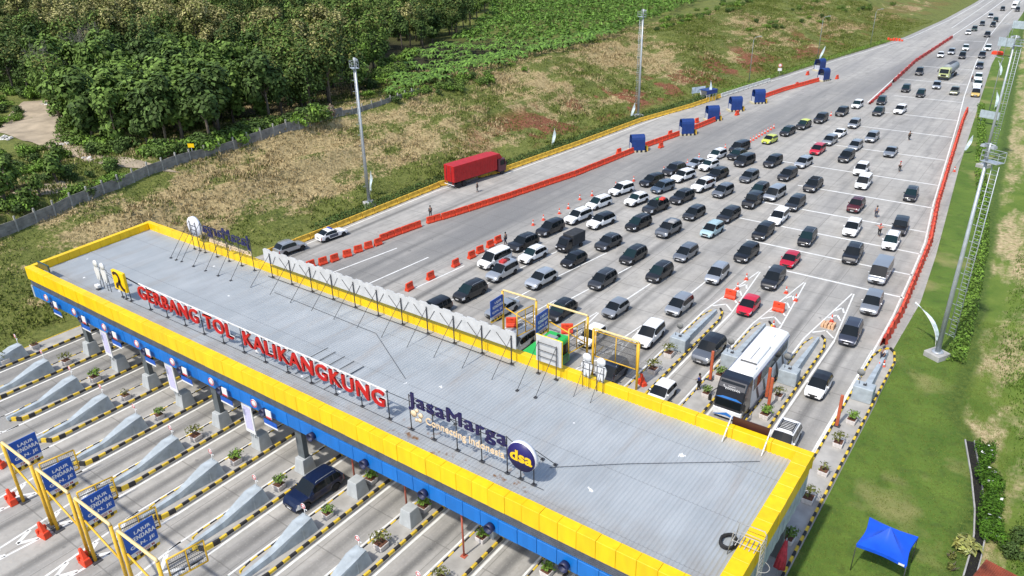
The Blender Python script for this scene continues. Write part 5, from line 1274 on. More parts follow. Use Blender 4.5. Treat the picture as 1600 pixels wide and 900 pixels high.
for i, (px, py) in enumerate(((640, 453), (673, 436), (712, 416), (737, 403), (750, 395), (766, 386), (778, 379))):
    x, y, _ = at(px, py); place(wb_, 'water_barrier', (x, y, 0), 1.5+random.uniform(-.1, .1), 'loose orange barrier on the lane line, %s from the canopy' % ORD[i+1], 'road barrier', 'loose orange barriers by the queue')
for px, py, l, rz in ((1141, 466, 'orange barrier on the painted island tip left of the red hatchback', 0), (1216, 486, 'orange barrier on the painted island tip behind the coach', 0), (800, 510, 'orange barrier beside the first rear height portal', .6), (886, 520, 'orange barrier behind the green bus', .6)):
    x, y, _ = at(px, py); place(wb_, 'water_barrier', (x, y, 0), rz, l, 'road barrier', 'orange barriers at island tips', 1.1)
def barrow():
    o = empty('stacked_barrier', (0, 0, 0)); a = MB(); a.box(-.5, -.3, 0, .5, .3, .55, taper=.2); a.build('lower_shell', ORANGE, o, bevel=.05)
    a = MB(); a.hexa([(-.1, -.2, .5), (.3, -.2, .5), (.3, .2, .5), (-.1, .2, .5)], [(-.3, -.1, 1.25), (-.1, -.1, 1.3), (-.1, .1, 1.3), (-.3, .1, 1.25)]); a.box(-.35, -.35, .35, -.1, .4, .75); a.build('tilted_shell', ORANGE, o, bevel=.05); return o
br = barrow()
for px, py, l in ((70, 838, 'heap of orange barrier pieces at the foot of the second near portal'), (20, 786, 'heap of orange barrier pieces at the foot of the leftmost near portal'), (134, 880, 'heap of orange barrier pieces at the foot of the third near portal'), (0, 730, 'heap of orange barrier pieces at the left photo edge'), (1003, 603, 'heap of orange barrier pieces at the foot of the closed wire gate')):
    x, y, _ = at(px, py); place(br, 'stacked_barrier', (x, y, 0), random.uniform(-.6, .6), l, 'road barrier', 'heaps of orange barrier pieces')
def cone():
    o = empty('traffic_cone', (0, 0, 0)); a = MB(); a.box(-.2, -.2, 0, .2, .2, .04); a.lathe([(.16, .04), (.12, .3)], 10); a.lathe([(.085, .5), (.03, .78), (0, .78)], 10); a.build('cone', mat('cone_orange', (.75, .10, .05), .6), o)
    a = MB(); a.lathe([(.12, .3), (.085, .5)], 10); a.build('reflective_band', WHITE, o); return o
cn = cone()
CP = [(833, 352), (849, 344), (874, 334), (888, 326), (906, 312), (925, 306), (962, 292), (990, 283), (1037, 268), (1074, 256), (1092, 247), (1133, 232)]
for px, py in CP: x, y, _ = at(px, py); place(cn, 'traffic_cone', (x, y, 0), 0, 'orange and white cone in the line along the left edge of the queue', 'traffic cone', 'cones along the queue', 1.15)
for i in range(9): x, y, _ = at(1172+i*4.6, 222-i*2.7); place(cn, 'traffic_cone', (x, y, 0), 0, 'small cone in the tight row left of the yellow-green hatchback', 'traffic cone', 'tight row of cones')
for px, py in ((1166, 437), (1152, 452), (1243, 470), (1228, 458), (1299, 503), (1208, 512)): x, y, _ = at(px, py); place(cn, 'traffic_cone', (x, y, 0), 0, 'faded cone on a painted island tip', 'traffic cone', 'cones on the island tips')
for px, py in ((1491, 268), (1298, 181), (1210, 220), (1380, 575), (1372, 578)): x, y, _ = at(px, py); place(cn, 'traffic_cone', (x, y, 0), 0, {1491: 'cone alone on the right shoulder near the grass', 1298: 'cone between the yellow-roofed car and the black SUV', 1210: 'cone just behind the yellow-green hatchback', 1380: 'cone beside the guard at the orange net end, right one', 1372: 'cone beside the guard at the orange net end, left one'}[px], 'traffic cone')
o = empty('barrier_heap', at(1294, 512, .0)); tag(o, 'pile of pale orange boards on the painted tip of the island right of the coach', 'barrier pile')
a = MB()
for i in range(4): a.box(-.7+i*.35, -.5, 0, -.42+i*.35, .5, .5+.1*(i % 2))
a.build('boards', mat('boards_pale', (.62, .38, .22), .8, var=.3, scale=4), o, bevel=.03); a = MB(); a.box(-.9, -.65, 0, .9, .62, .08); a.build('pallet', CONC, o)
def net(P, label, h=1.05, step=2.0, solid=False, nm='safety_net'):
    o = empty(nm, (P[0][0], P[0][1], 0)); tag(o, label, 'barrier net'); x0, y0 = P[0][0], P[0][1]
    pts = along(P, .5 if not solid else 1.5); a = MB(); V = []
    for i, (x, y, an) in enumerate(pts):
        h2 = h*(1+.10*math.sin(i*1.7)); bl = .13*math.sin(i*2.3)
        nx, ny = -math.sin(an), math.cos(an); x -= x0; y -= y0
        V.append([(x+nx*(.22+bl), y+ny*(.22+bl), .02), (x+nx*(.10-bl*.5), y+ny*(.10-bl*.5), h2), (x-nx*(.10+bl*.4), y-ny*(.10+bl*.4), h2-.04), (x-nx*(.26-bl), y-ny*(.26-bl), .02)])
    for i, (q, w) in enumerate(zip(V[:-1], V[1:])):
        a.add(q+w, [(0, 4, 5, 1), (1, 5, 6, 2), (2, 6, 7, 3)], 1 if i % 4 == 0 or (i*7) % 11 == 3 else 0)
    a.build('net', [NETM if not solid else mat('red_plastic', (.50, .035, .025), .6, var=.25, scale=4), mat('orange_net_dark', (.40, .035, .02), .8, var=.3, scale=6)], o)
net([(-9.9, 76.2), (-9.9, 85), (-10.5, 96.5), (-11.1, 108), (-13.0, 124.5), (-14.9, 146.3), (-17.9, 181.3), (-18.6, 192)], 'long orange plastic net barrier along the right shoulder of the queue')
net([(-38.6, 216), (-39.9, 250), (-38.9, 305)], 'long red plastic barrier along the left of the far carriageway', .9, 3, True, 'plastic_barrier')
net([(-37.6, 188), (-38.4, 214)], 'thin red plastic barrier, nearer start of the far red line', .5, 3, True, 'plastic_barrier')
a = MB()
for i in range(9): a.box(random.uniform(-1.5, 1.5), random.uniform(-1, 1), 0, random.uniform(1, 2), random.uniform(0, 1.2), random.uniform(.4, 1.0))
o = tag(a.build('barrier_heap', ORANGE, loc=at(1556, 85), bevel=.05), 'heap of orange barriers on the grass by the shoulder, far right', 'barrier pile')
a = MB()
for i in range(6): a.box(-2.4+i*.85, random.uniform(-.4, .2), 0, -1.75+i*.85, random.uniform(.3, .6), random.uniform(.5, 1.0))
x, y, z = at(1398, 64); o = tag(a.build('barrier_heap', ORANGE, loc=(x, y, float(HL(x, y))), bevel=.05), 'heap of orange barriers in the grass left of the far road', 'barrier pile')
# yellow and white concrete blocks along the left edge
def cblock(nm, mt):
    o = empty(nm, (0, 0, 0)); a = MB(); a.prism([(-.28, 0), (.28, 0), (.28, .18), (.14, .4), (.10, .9), (-.10, .9), (-.14, .4), (-.28, .18)], 'x', -1.18, 1.18); a.build('block_body', mt, o, bevel=.03)
    a = MB()
    for x in (-.7, .7): a.box(x-.2, -.285, .0, x+.2, .285, .10)
    a.build('fork_slot', mat('slot_dark', (.05, .045, .03), .9), o); return o
yb_ = cblock('concrete_block', YBLOCK); wb2 = cblock('concrete_block', mat('block_white', (.55, .55, .50), .8, var=.25, scale=1.6))
for x, y, a_ in along([(-81.7, 57.5), (-81.4, 66), (-81.2, 91.5), (-77.2, 103.5), (-75.2, 124), (-73.6, 147.2), (-70.2, 165), (-68.8, 177)], 2.46):
    place(yb_, 'concrete_block', (x, y, 0), a_+random.uniform(-.02, .02), 'yellow concrete block in the row along the left road edge', 'concrete barrier', 'yellow concrete blocks')
for x, y, a_ in along([(-68.5, 179.5), (-65.4, 202)], 2.46): place(wb2, 'concrete_block', (x, y, 0), a_, 'white concrete block in the short row beyond the yellow ones', 'concrete barrier', 'white concrete blocks')
# blue shelters
def shelter():
    o = empty('blue_shelter', (0, 0, 0)); a = MB()    # tunnel along X
    prof = [(-.95, .35), (-.95, 2.3), (-.85, 2.75), (-.55, 3.05), (0, 3.18), (.55, 3.05), (.85, 2.75), (.95, 2.3), (.95, .35)]
    inn = [(y*.93, z-.05 if z > .4 else z) for y, z in prof]
    n = len(prof); vs = [(-1.25, y, z) for y, z in prof]+[(1.25, y, z) for y, z in prof]+[(-1.25, y, z) for y, z in inn]+[(1.25, y, z) for y, z in inn]
    fs = [(i, i+1, n+i+1, n+i) for i in range(n-1)]+[(2*n+i, 3*n+i, 3*n+i+1, 2*n+i+1) for i in range(n-1)]+[(i, 2*n+i, 2*n+i+1, i+1) for i in range(n-1)]+[(n+i, n+i+1, 3*n+i+1, 3*n+i) for i in range(n-1)]
    a.add(vs, fs, 0, False)
    a.build('tarp', ARCHB, o)
    a = MB(); a.box(-1.2, -.8, .3, -1.1, .8, 1.5); a.build('end_panel', mat('panel_pale', (.42, .44, .50), .6, var=.2, scale=2), o)
    a = MB(); a.box(-.6, -.7, .34, .7, .7, 1.9); a.build('cabin', mat('cabin_dark', (.05, .055, .07), .7), o)
    a = MB()
    for i in range(8): a.box(-1.6+i*.4, -1.05, 0, -1.2+i*.4, 1.05, .34, i % 2)
    a.build('striped_base', [mat('base_cream', (.5, .45, .3), .8), BKERB], o); a = MB(); a.box(1.62, -.5, 0, 2.0, .5, .9); a.build('yellow_guard', YBLOCK, o); return o
sh = shelter()
for i, (px, py) in enumerate(((995, 236), (1072, 210), (1112, 188), (1148, 173), (1184, 161))):
    x, y, _ = at(px, py); place(sh, 'blue_shelter', (x, y, 0), math.radians(42), 'round-topped blue shelter, %s of five counted from the canopy' % ORD[i+1], 'shelter', 'round-topped blue shelters')
for px, py, l in ((1286, 126, 'round-topped blue shelter in front of the far pair'), (1280, 110, 'round-topped blue shelter at the back of the far pair')):
    x, y, _ = at(px, py); place(sh, 'blue_shelter', (x, y, 0), math.radians(70), l, 'shelter', 'round-topped blue shelters')
# guard post with blue roof
x, y, _ = at(1112, 158); o = empty('guard_post', (x-1.0, y, .05), math.radians(70)); tag(o, 'small guard post with blue roof and yellow front by the hedge', 'guard post')
a = MB(); a.box(-1.6, -1.0, 0, 1.6, -.9, 1.0); a.build('front_panel', YBLOCK, o); a = MB(); a.box(-1.8, -1.2, 2.5, 1.8, 1.2, 2.62); a.box(-1.75, -1.18, 1.7, 1.75, -1.12, 2.5); a.build('roof', ARCHB, o)
a = MB()
for sx in (-1.5, -.5, .5, 1.5): a.tube([(sx, -1.0, 0), (sx, -1.0, 2.5)], .05, 6); a.tube([(sx, 1.0, 0), (sx, 1.0, 2.5)], .05, 6)
a.box(-1.5, .95, 0, 1.5, 1.0, 2.4); a.build('frame', WHITE, o)
x, y, _ = at(1100, 152); o = empty('info_board', (x-1.5, y, .2), math.radians(60)); tag(o, 'low white board with blue print beside the guard post', 'board')
a = MB(); a.box(-1.9, -.04, .7, 1.9, .04, 2.1); a.build('panel', mat('board_print', (.5, .58, .68), .6, var=.45, scale=1.3), o); a = MB(); a.box(-1.6, .05, 0, -1.5, .12, 2); a.box(1.5, .05, 0, 1.6, .12, 2); a.build('leg', STEEL, o)
# feather flags
FLAGM = mat('flag_cloth', (.52, .62, .66), .7, var=.3, scale=1.2)
def flag(px, py, h, lean, label, base=None):
    x, y, z = base or at(px, py); o = empty('feather_flag', (x, y, float(HL(x, y)) if x < -60 else z)); tag(o, label, 'flag', 'feather flags'); o.rotation_euler[2] = random.uniform(-.2, .2)
    P = [Vector((lean*h*(t**2)*.8, .05*t, h*t*(1-.12*abs(lean)*t))) for t in np.linspace(0, 1, 12)]
    a = MB(); a.tube(P, .03, 5); a.build('pole', WHITE, o)
    V = []; a = MB()
    for i in range(2, 12):
        t = (i-2)/9; w = .62*math.sin(PI*min(1, t*.92+.10))**.7; p_ = P[i]; V += [(p_.x, p_.y, p_.z), (p_.x+w*.9, p_.y+.12*math.sin(i), p_.z-.12), (p_.x+w*.9, p_.y+.12*math.sin(i)+.012, p_.z-.12), (p_.x, p_.y+.012, p_.z)]
    for i in range(9):
        b0, b1 = i*4, i*4+4
        for q in range(4): a.f.append((b0+q, b0+(q+1) % 4, b1+(q+1) % 4, b1+q)); a.mi.append(0); a.sm.append(False)
    a.v = V; a.build('cloth', FLAGM, o)
flag(1461, 543, 4.6, -.75, 'pale feather flag bent far over beside the concrete mast foot on the right')
flag(579, 310, 4.2, .25, 'pale feather flag at the foot of the left lattice mast')
flag(862, 232, 4.0, .2, 'pale feather flag on the slope above the yellow blocks')
flag(1106, 158, 4.8, .08, 'pale feather flag beside the guard post')
flag(985, 186, 3.5, .3, 'pale feather flag at the foot of the middle mast')
flag(1279, 96, 4.5, .35, 'pale feather flag behind the far pair of blue shelters')
flag(1505, 240, 3.6, .3, 'pale feather flag on the right verge below the sign board')
flag(1553, 172, 4.2, -.1, 'pale feather flag beside the sign board on the right verge')
flag(1561, 122, 4.4, -.3, 'pale feather flag on the right verge above the sign board')
flag(1578, 78, 4.2, -.2, 'pale feather flag near the far sign boards on the right')
# high masts
def mast(x, y, z, label, h=21.6, rot=0, plat=True):
    o = empty('light_mast', (x, y, z), rot); tag(o, label, 'light mast', 'high light masts with ladders')
    a = MB(); a.box(-.85, -.85, -.2, .85, .85, .55); a.build('footing', CONC, o, bevel=.05)
    a = MB(); a.tube([(0, 0, .5), (0, 0, h*.5), (0, 0, h)], [.25, .19, .13], 12); a.lathe([(.55, .55), (.55, .62), (.3, .65)], 12); a.build('pole', STEEL, o)
    a = MB()
    for dx in (.62, 1.25): a.tube([(dx, .0, 2.6), (dx, 0, h-.3)], .04, 5)
    z_ = 2.8; i = 0
    while z_ < h-.4:
        a.tube([(.62, 0, z_), (1.25, 0, z_)], .022, 4)
        if i % 4 == 0: a.tube([(.28, 0, z_), (.62, 0, z_)], .03, 4); a.tube([(.62+.3*(1-math.cos(t))*1.0, .45*math.sin(t), z_) for t in np.linspace(0, PI, 7)], .02, 4, cap=False)
        z_ += .4; i += 1
    a.build('ladder', STEEL, o)
    a = MB(); a.box(-.25, -.5, h-.06, 1.3, .5, h)
    for zz in (h+.45, h+.9): a.tube([(-.25, -.5, zz), (1.3, -.5, zz), (1.3, .5, zz), (-.25, .5, zz), (-.25, -.5, zz)], .03, 4)
    for q in ((-.25, -.5), (1.3, -.5), (1.3, .5), (-.25, .5)): a.tube([(*q, h), (*q, h+.9)], .03, 4)
    a.build('platform', STEEL, o)
    a = MB(); a.tube([(0, 0, h), (0, 0, h+1.5)], .10, 8); a.tube([(-.5, 0, h+1.4), (.5, 0, h+1.4)], .05, 6); a.build('head_pole', STEEL, o)
    for q in (-.45, .45):
        a = MB(); a.box(q-.2, -.4, h+1.15, q+.2, .1, h+1.35, taper=.2); a.build('floodlight', mat('lamp_grey', (.3, .32, .34), .4), o)
mast(-84.3, 77.9, .1, 'tall light mast on the left near the canopy', 20.6, 2.6); mast(-75.4, 149.2, .4, 'tall light mast in the middle of the left slope', 20.4, 2.6)
mast(-5.1, 77.1, .05, 'tall light mast with ladder rising from the right verge, nearest', 19.9, -.5); mast(-10.1, 148.8, .05, 'tall light mast on the right verge, farther up', 19.9, -.5)
def lamp_post(px, py, h, label, arm=1.6):
    x, y, z = at_hill(px, py) if px < 1400 else at(px, py); o = empty('street_lamp', (x, y, z)); tag(o, label, 'street lamp', 'slim street lamps')
    a = MB(); a.tube([(0, 0, 0), (0, 0, h*.9), (.25, 0, h*.97), (arm, 0, h)], [.1, .07, .05, .04], 7); a.build('pole', STEEL, o)
    a = MB(); a.box(arm-.3, -.12, h-.06, arm+.4, .12, h+.06); a.build('lamp_head', mat('lamp_grey', (.3, .32, .34)), o)
lamp_post(1170, 130, 11.6, 'slim street lamp on the left slope above the fourth blue shelter'); lamp_post(1277, 92, 12, 'slim street lamp beside the far pair of blue shelters'); lamp_post(1360, 70, 11, 'slim street lamp on the far left slope by the orange heap')
lamp_post(1545, 175, 11.5, 'slim street lamp behind the sign board on the right verge', -1.6); lamp_post(1562, 110, 12, 'slim street lamp on the right verge above the sign board', -1.6)
def board(px, py, w, h, z0, label, rz=-.35):
    x, y, _ = at(px, py); o = empty('sign_board', (x, y, 0), rz); tag(o, label, 'road sign', 'grey-backed sign boards')
    a = MB(); a.box(-.3, -.06, z0, w, .06, z0+h); a.build('panel', mat('board_back', (.36, .42, .45), .6, var=.2, scale=1.5), o)
    a = MB()
    for q in (.1, w-.4): a.tube([(q, .1, 0), (q, .1, z0+h)], .06, 6); a.box(q-.25, -.15, 0, q+.25, .35, .12)
    for j in range(1, 4): a.box(-.28, .065, z0+h*j/4, w-.02, .11, z0+h*j/4+.06)
    a.build('post', STEEL, o)
board(1530, 193, 3.4, 1.5, 1.3, 'grey-backed sign board on the right verge below the feather flags'); board(1556, 88, 4.2, 2.4, 3.0, 'grey-backed sign board beyond the orange heap'); board(1578, 62, 4.6, 2.4, 3.6, 'grey-backed sign board at the top right of the verge')
x, y, z = at_hill(1217, 120); o = empty('road_sign', (x, y, z), .5); tag(o, 'round white traffic sign over a small plate by the left hedge', 'road sign')
a = MB(); a.tube([(0, .05, 0), (0, .05, 3.2)], .05, 6); a.build('post', STEEL, o); a = MB(); a.lathe([(0, -.03), (.5, -.03), (.5, .03), (0, .03)], 16, (0, 0, 2.9), 'y'); a.box(-.5, -.03, 1.5, .5, .03, 2.2); a.build('plate', WHITE, o)
a = MB(); a.ring(.36, .49, -.045, -.032, 16, (0, 0, 2.9), 'y'); a.build('red_ring', mat('sign_red', (.6, .02, .02)), o)

# ------------------------------------------------------------------ people
SKIN = mat('skin', (.30, .16, .10), .6); HAIRM = mat('black_hair', (.01, .01, .01), .7)
def skinned(name, verts, edges, radii, mt, parent):
    me = bpy.data.meshes.new(name); me.from_pydata(verts, edges, []); o = bpy.data.objects.new(name, me); C.objects.link(o)
    md = o.modifiers.new('skin', 'SKIN'); md.use_smooth_shade = True
    for i, r_ in enumerate(radii): me.skin_vertices[0].data[i].radius = (r_, r_)
    me.skin_vertices[0].data[0].use_root = True
    sd = o.modifiers.new('sub', 'SUBSURF'); sd.levels = 1; sd.render_levels = 1
    dg = bpy.context.evaluated_depsgraph_get(); m2 = bpy.data.meshes.new_from_object(o.evaluated_get(dg)); m2.materials.clear(); m2.materials.append(mt); m2.name = name
    bpy.data.objects.remove(o); return link(name, m2, parent)
def person(px, py, rz, label, shirt, trousers, arm=0, hat=None):
    x, y, _ = at(px, py); zz = .172 if 'island' in label else 0
    o = empty('person', (x, y, zz), rz); tag(o, label, 'person')
    st_ = .13
    J = {'pel': (0, 0, .95), 'che': (0, 0, 1.28), 'nec': (0, 0, 1.46), 'hd1': (0, .02, 1.56), 'hd2': (0, .02, 1.70), 'hl': (.10, 0, .92), 'kl': (.12, .06, .50), 'al': (.12, -st_, .08), 'tl': (.12, -st_+.16, .04),
         'hr': (-.10, 0, .92), 'kr': (-.12, .03, .50), 'ar': (-.12, st_*.4, .08), 'tr': (-.12, st_*.4+.16, .04), 'sl': (.19, 0, 1.40), 'el': (.27, -.04, 1.14), 'wl': (.28, .10, .92), 'fl': (.28, .15, .82),
         'sr': (-.19, 0, 1.40), 'er': (-.27, -.04, 1.14), 'wr': (-.28, .10, .92), 'fr': (-.28, .15, .82)}
    if arm: J['er'] = (-.45, .05, 1.42); J['wr'] = (-.68, .12, 1.50); J['fr'] = (-.78, .14, 1.52)
    if arm == 2: J['el'] = (.45, .05, 1.40); J['wl'] = (.66, .12, 1.42); J['fl'] = (.76, .14, 1.43)
    R_ = {'pel': .14, 'che': .15, 'nec': .06, 'hd1': .085, 'hd2': .08, 'hl': .10, 'kl': .065, 'al': .045, 'tl': .035, 'hr': .10, 'kr': .065, 'ar': .045, 'tr': .035, 'sl': .065, 'el': .045, 'wl': .033, 'fl': .03, 'sr': .065, 'er': .045, 'wr': .033, 'fr': .03}
    E_ = ['pel-che', 'che-nec', 'nec-hd1', 'hd1-hd2', 'pel-hl', 'hl-kl', 'kl-al', 'al-tl', 'pel-hr', 'hr-kr', 'kr-ar', 'ar-tr', 'che-sl', 'sl-el', 'el-wl', 'wl-fl', 'che-sr', 'sr-er', 'er-wr', 'wr-fr']
    def sub(keys, f, nm, mt):
        ks = list(keys); es = [tuple(ks.index(q) for q in e_.split('-')) for e_ in E_ if all(q in ks for q in e_.split('-'))]
        return skinned(nm, [J[q] for q in ks], es, [R_[q]*f for q in ks], mt, o)
    sub(J.keys(), 1, 'body', SKIN); sub(['pel', 'che', 'sl', 'el', 'sr', 'er'], 1.22, 'shirt', shirt); sub(['pel', 'hl', 'kl', 'al', 'hr', 'kr', 'ar'], 1.25, 'trousers', trousers)
    a = MB(); a.lathe([(.0, 1.84), (.07, 1.825), (.115, 1.76), (.118, 1.66), (.10, 1.66)], 10, (0, .0, 0)); 
    if hat: a.box(-.10, .08, 1.70, .10, .22, 1.72)
    a.build('cap' if hat else 'hair', hat or HAIRM, o)
def cloth(n, c): return mat('cloth_'+n, c, .85, var=.15, scale=6)
person(746, 300, 2.0, 'person in dark clothes standing beside the red lorry', cloth('dark', (.02, .02, .025)), cloth('grey', (.12, .12, .12)))
person(673, 339, 1.0, 'person in dark grey standing behind the long orange barrier row', cloth('slate', (.08, .09, .10)), cloth('dark', (.02, .02, .025)))
person(1420, 219, 2.6, 'person in dark clothes walking alone in the upper queue area, arm out', cloth('darkgrey', (.06, .07, .06)), cloth('black', (.012, .012, .012)), 1)
person(1405, 268, 2.8, 'person in white shirt with red vest walking in the open road', cloth('white', (.65, .6, .6)), cloth('black', (.012, .012, .012)), 0, mat('cap_red', (.4, .03, .03), .7))
person(1368, 340, 3.0, 'person in blue-grey uniform standing left of the orange net', cloth('blue', (.16, .20, .30)), cloth('navy', (.03, .035, .06)))
person(1373, 369, 2.9, 'person in orange-pink vest with both arms out by the white car', cloth('coral', (.65, .20, .15)), cloth('black', (.012, .012, .012)), 2, mat('cap_red', (.4, .03, .03), .7))
person(1377, 566, 2.4, 'person in white and navy uniform at the end of the orange net', cloth('white', (.65, .6, .6)), cloth('navy', (.03, .035, .06)), 0, mat('cap_navy', (.02, .02, .06), .7))
person(790, 382, 1.6, 'person in grey standing by the last loose orange barrier', cloth('grey', (.3, .3, .3)), cloth('navy', (.03, .035, .06)))
person(1518, 128, 2.6, 'person in navy beside the white cars on the far shoulder', cloth('navy', (.03, .035, .06)), cloth('navy', (.03, .035, .06)))
person(1091, 612, 1.6, 'person in blue bending near the coach on the island', cloth('bright_blue', (.03, .06, .25)), cloth('dark', (.02, .02, .025)), 1)

# ------------------------------------------------------------------ right foreground: tent, ditch, shrubs, shed
c_ = [at(1338, 850, 2.35), at(1417, 884, 2.35), at(1435, 839, 2.35), at(1359, 808, 2.35)]
cx = sum(p[0] for p in c_)/4; cy = sum(p[1] for p in c_)/4
o = empty('canopy_tent', (cx, cy, 0)); tag(o, 'blue pop-up canopy tent on the mown lawn', 'tent')
co4 = [Vector((p[0]-cx, p[1]-cy, 2.35)) for p in c_]; pk = at(1391, 826, 2.9); pk = Vector((pk[0]-cx, pk[1]-cy, 3.05))
a = MB(); NN = 8
for i in range(4):
    A, B = co4[i], co4[(i+1) % 4]; g_ = []
    for u in range(NN+1):
        rw = []
        for w in range(NN+1):
            e_ = A.lerp(B, w/NN); s_ = abs(w/NN-.5)*2
            e_ = e_+(Vector((0, 0, 0))-Vector((e_.x, e_.y, 0))).normalized()*.16*(1-s_*s_); p_ = e_.lerp(pk, u/NN); p_.z -= .22*math.sin(PI*u/NN)*(1-.55*s_); rw.append(tuple(p_))
        g_.append(rw)
    b0 = len(a.v); a.v += [q for rw in g_ for q in rw]
    for u in range(NN):
        for w in range(NN): a.f.append((b0+u*(NN+1)+w, b0+u*(NN+1)+w+1, b0+(u+1)*(NN+1)+w+1, b0+(u+1)*(NN+1)+w)); a.mi.append(0); a.sm.append(True)
a.build('roof_cloth', TARP, o)
a = MB()
for i in range(4):
    A, B = co4[i], co4[(i+1) % 4]; P = []
    for w in range(9):
        e_ = A.lerp(B, w/8); s_ = abs(w/8-.5)*2; e_ = e_-Vector((e_.x, e_.y, 0)).normalized()*.16*(1-s_*s_); P.append(e_)
    for p_, q_ in zip(P[:-1], P[1:]): a.hexa([p_*1.003-Vector((0, 0, .24)), q_*1.003-Vector((0, 0, .24)), q_*.995-Vector((0, 0, .24)), p_*.995-Vector((0, 0, .24))], [p_*1.003, q_*1.003, q_*.995, p_*.995])
a.build('valance', TARP, o)
for q in co4:
    a = MB(); a.tube([q*1.0-Vector((0, 0, 2.33)), q*.99-Vector((0, 0, .05))], .03, 6); a.build('leg', DSTEEL, o)
a = MB(); q = co4[0].lerp(co4[1], .9); d_ = (co4[1]-co4[0]).normalized(); n_ = Vector((d_.y, -d_.x, 0)); 
a.hexa([q-d_*.18+n_*.02-Vector((0, 0, .16)), q+d_*.18+n_*.02-Vector((0, 0, .16)), q+d_*.18+n_*.035-Vector((0, 0, .16)), q-d_*.18+n_*.035-Vector((0, 0, .16))], [q-d_*.18+n_*.02, q+d_*.18+n_*.02, q+d_*.18+n_*.035, q-d_*.18+n_*.035]); a.build('label_patch', WHITE, o)
# ditch
dt = [at(*p) for p in ((1515, 690), (1519, 712), (1525, 745), (1531, 800), (1530, 840), (1524, 870), (1514, 905))]
def strip(pts, w0, w1, z0, z1):
    a = MB()
    for (p_, q_) in zip(pts[:-1], pts[1:]):
        P_ = Vector((p_[0], p_[1], 0)); Q_ = Vector((q_[0], q_[1], 0)); d_ = (Q_-P_).normalized(); n_ = Vector((-d_.y, d_.x, 0))
        f = lambda v, w, z: (v.x+n_.x*w, v.y+n_.y*w, z)
        a.hexa([f(P_, w0, z0), f(Q_, w0, z0), f(Q_, w1, z0), f(P_, w1, z0)], [f(P_, w0, z1), f(Q_, w0, z1), f(Q_, w1, z1), f(P_, w1, z1)])
    return a
struct(strip(dt, -.30, .28, .02, .05).build('ditch_bottom', mat('ditch_black', (.008, .007, .006), .9, var=.4, scale=3)))  # flat near-black strip gives the ditch its dark interior
tag(strip(dt, -.40, -.30, 0, .16).build('ditch_wall', CONC), 'weathered concrete edging on the lawn side of the ditch', 'ditch wall'); tag(strip(dt, .28, .36, 0, .2).build('ditch_wall', CONC), 'weathered concrete edging on the shrub side of the ditch', 'ditch wall')
def bush(seed, n, rad, size, mt, flowers=0, aspect=.5, up=.4):
    rg = np.random.default_rng(seed); k = 9; cc = rg.uniform(-1, 1, (k, 3))*np.array(rad)*.55; cc[:, 2] = np.abs(cc[:, 2])+rad[2]*.35
    u = rg.normal(size=(n, 3)); u /= np.linalg.norm(u, axis=1, keepdims=True); P = cc[rg.integers(0, k, n)]+u*np.array(rad)*.5*rg.uniform(.5, 1, (n, 1)); P[:, 2] = np.maximum(P[:, 2], .05)
    V, Qd = leaves(P, u+np.array([0, 0, up])+rg.normal(size=(n, 3))*.4, rg.uniform(.6, 1.25, n)*size, aspect, .15, rg); mi = np.zeros(n, int)
    mats = [mt]
    if flowers:
        pf = P[rg.integers(0, n, flowers)]+u[:flowers]*.1+np.array([0, 0, .1]); V2, Q2 = leaves(pf, np.tile([0., 0, 1], (flowers, 1))+rg.normal(size=(flowers, 3))*.3, .26, 1, .05, rg); Qd = np.vstack([Qd, Q2+len(V)]); V = np.vstack([V, V2]); mi = np.r_[mi, np.ones(flowers, int)]; mats.append(BLOSSOM)
    return arr_mesh('foliage', V, Qd, mats, mi=mi)
def bush_obj(name, loc, me, label, cat, group=None, stem=.5):
    o = empty(name, loc, .15 if 'flower' in name else random.uniform(0, 6)); tag(o, label, cat, group); link('foliage', me, o); a = MB()
    for i in range(4): a.tube([(0, 0, -.2), (random.uniform(-.4, .4), random.uniform(-.4, .4), stem)], [.05, .02], 5)
    a.build('stem', BARK, o); return o
for i, (px, py, rx) in enumerate(((1541, 712, 1.15), (1544, 748, 1.35), (1547, 788, 1.3), (1550, 826, 1.3))):
    x, y, _ = at(px, py, .5); bush_obj('flowering_shrub', (x, y, float(HR(x, y))), bush(20+i, 2600, (rx*.82, 1.9, 1.05), .20, LEAFH, 9 if i != 2 else 4), 'dense green shrub with white blossoms beside the ditch, %s from the shed roof' % ORD[4-i], 'shrub', 'flowering shrubs along the ditch')
for i, (px, py) in enumerate(((1592, 838), (1585, 862))):
    x, y, _ = at(px, py, .5); bush_obj('dark_shrub', (x, y, float(HR(x, y))), bush(30+i, 900, (.9, .9, .8), .2, LEAFD), ('dark shrub above the rusty shed roof, at the right photo edge', 'dark shrub touching the rusty shed roof')[i], 'shrub')
x, y, _ = at(1518, 850, .7); bush_obj('croton_shrub', (x, y, .05), bush(41, 260, (1.0, 1.0, .85), .66, LEAFC, 0, .32, .9), 'yellow-green broad-leaved shrub at the bend of the ditch', 'shrub')
for i, (px, py) in enumerate(((1488, 866), (1487, 884))): x, y, _ = at(px, py, .4); bush_obj('small_shrub', (x, y, .05), bush(44+i, 160, (.32, .32, .45), .18, LEAFO), ('small golden shrub on the lawn left of the broad-leaved shrub, upper one', 'small golden shrub on the lawn left of the broad-leaved shrub, lower one')[i], 'shrub')
o = empty('shed', at(1586, 925, 2.3)[:2]+(0,)); tag(o, 'rusty sheet-roofed shed cut off by the bottom right corner', 'shed'); o.rotation_euler[2] = -.25
a = MB(); nn = 40
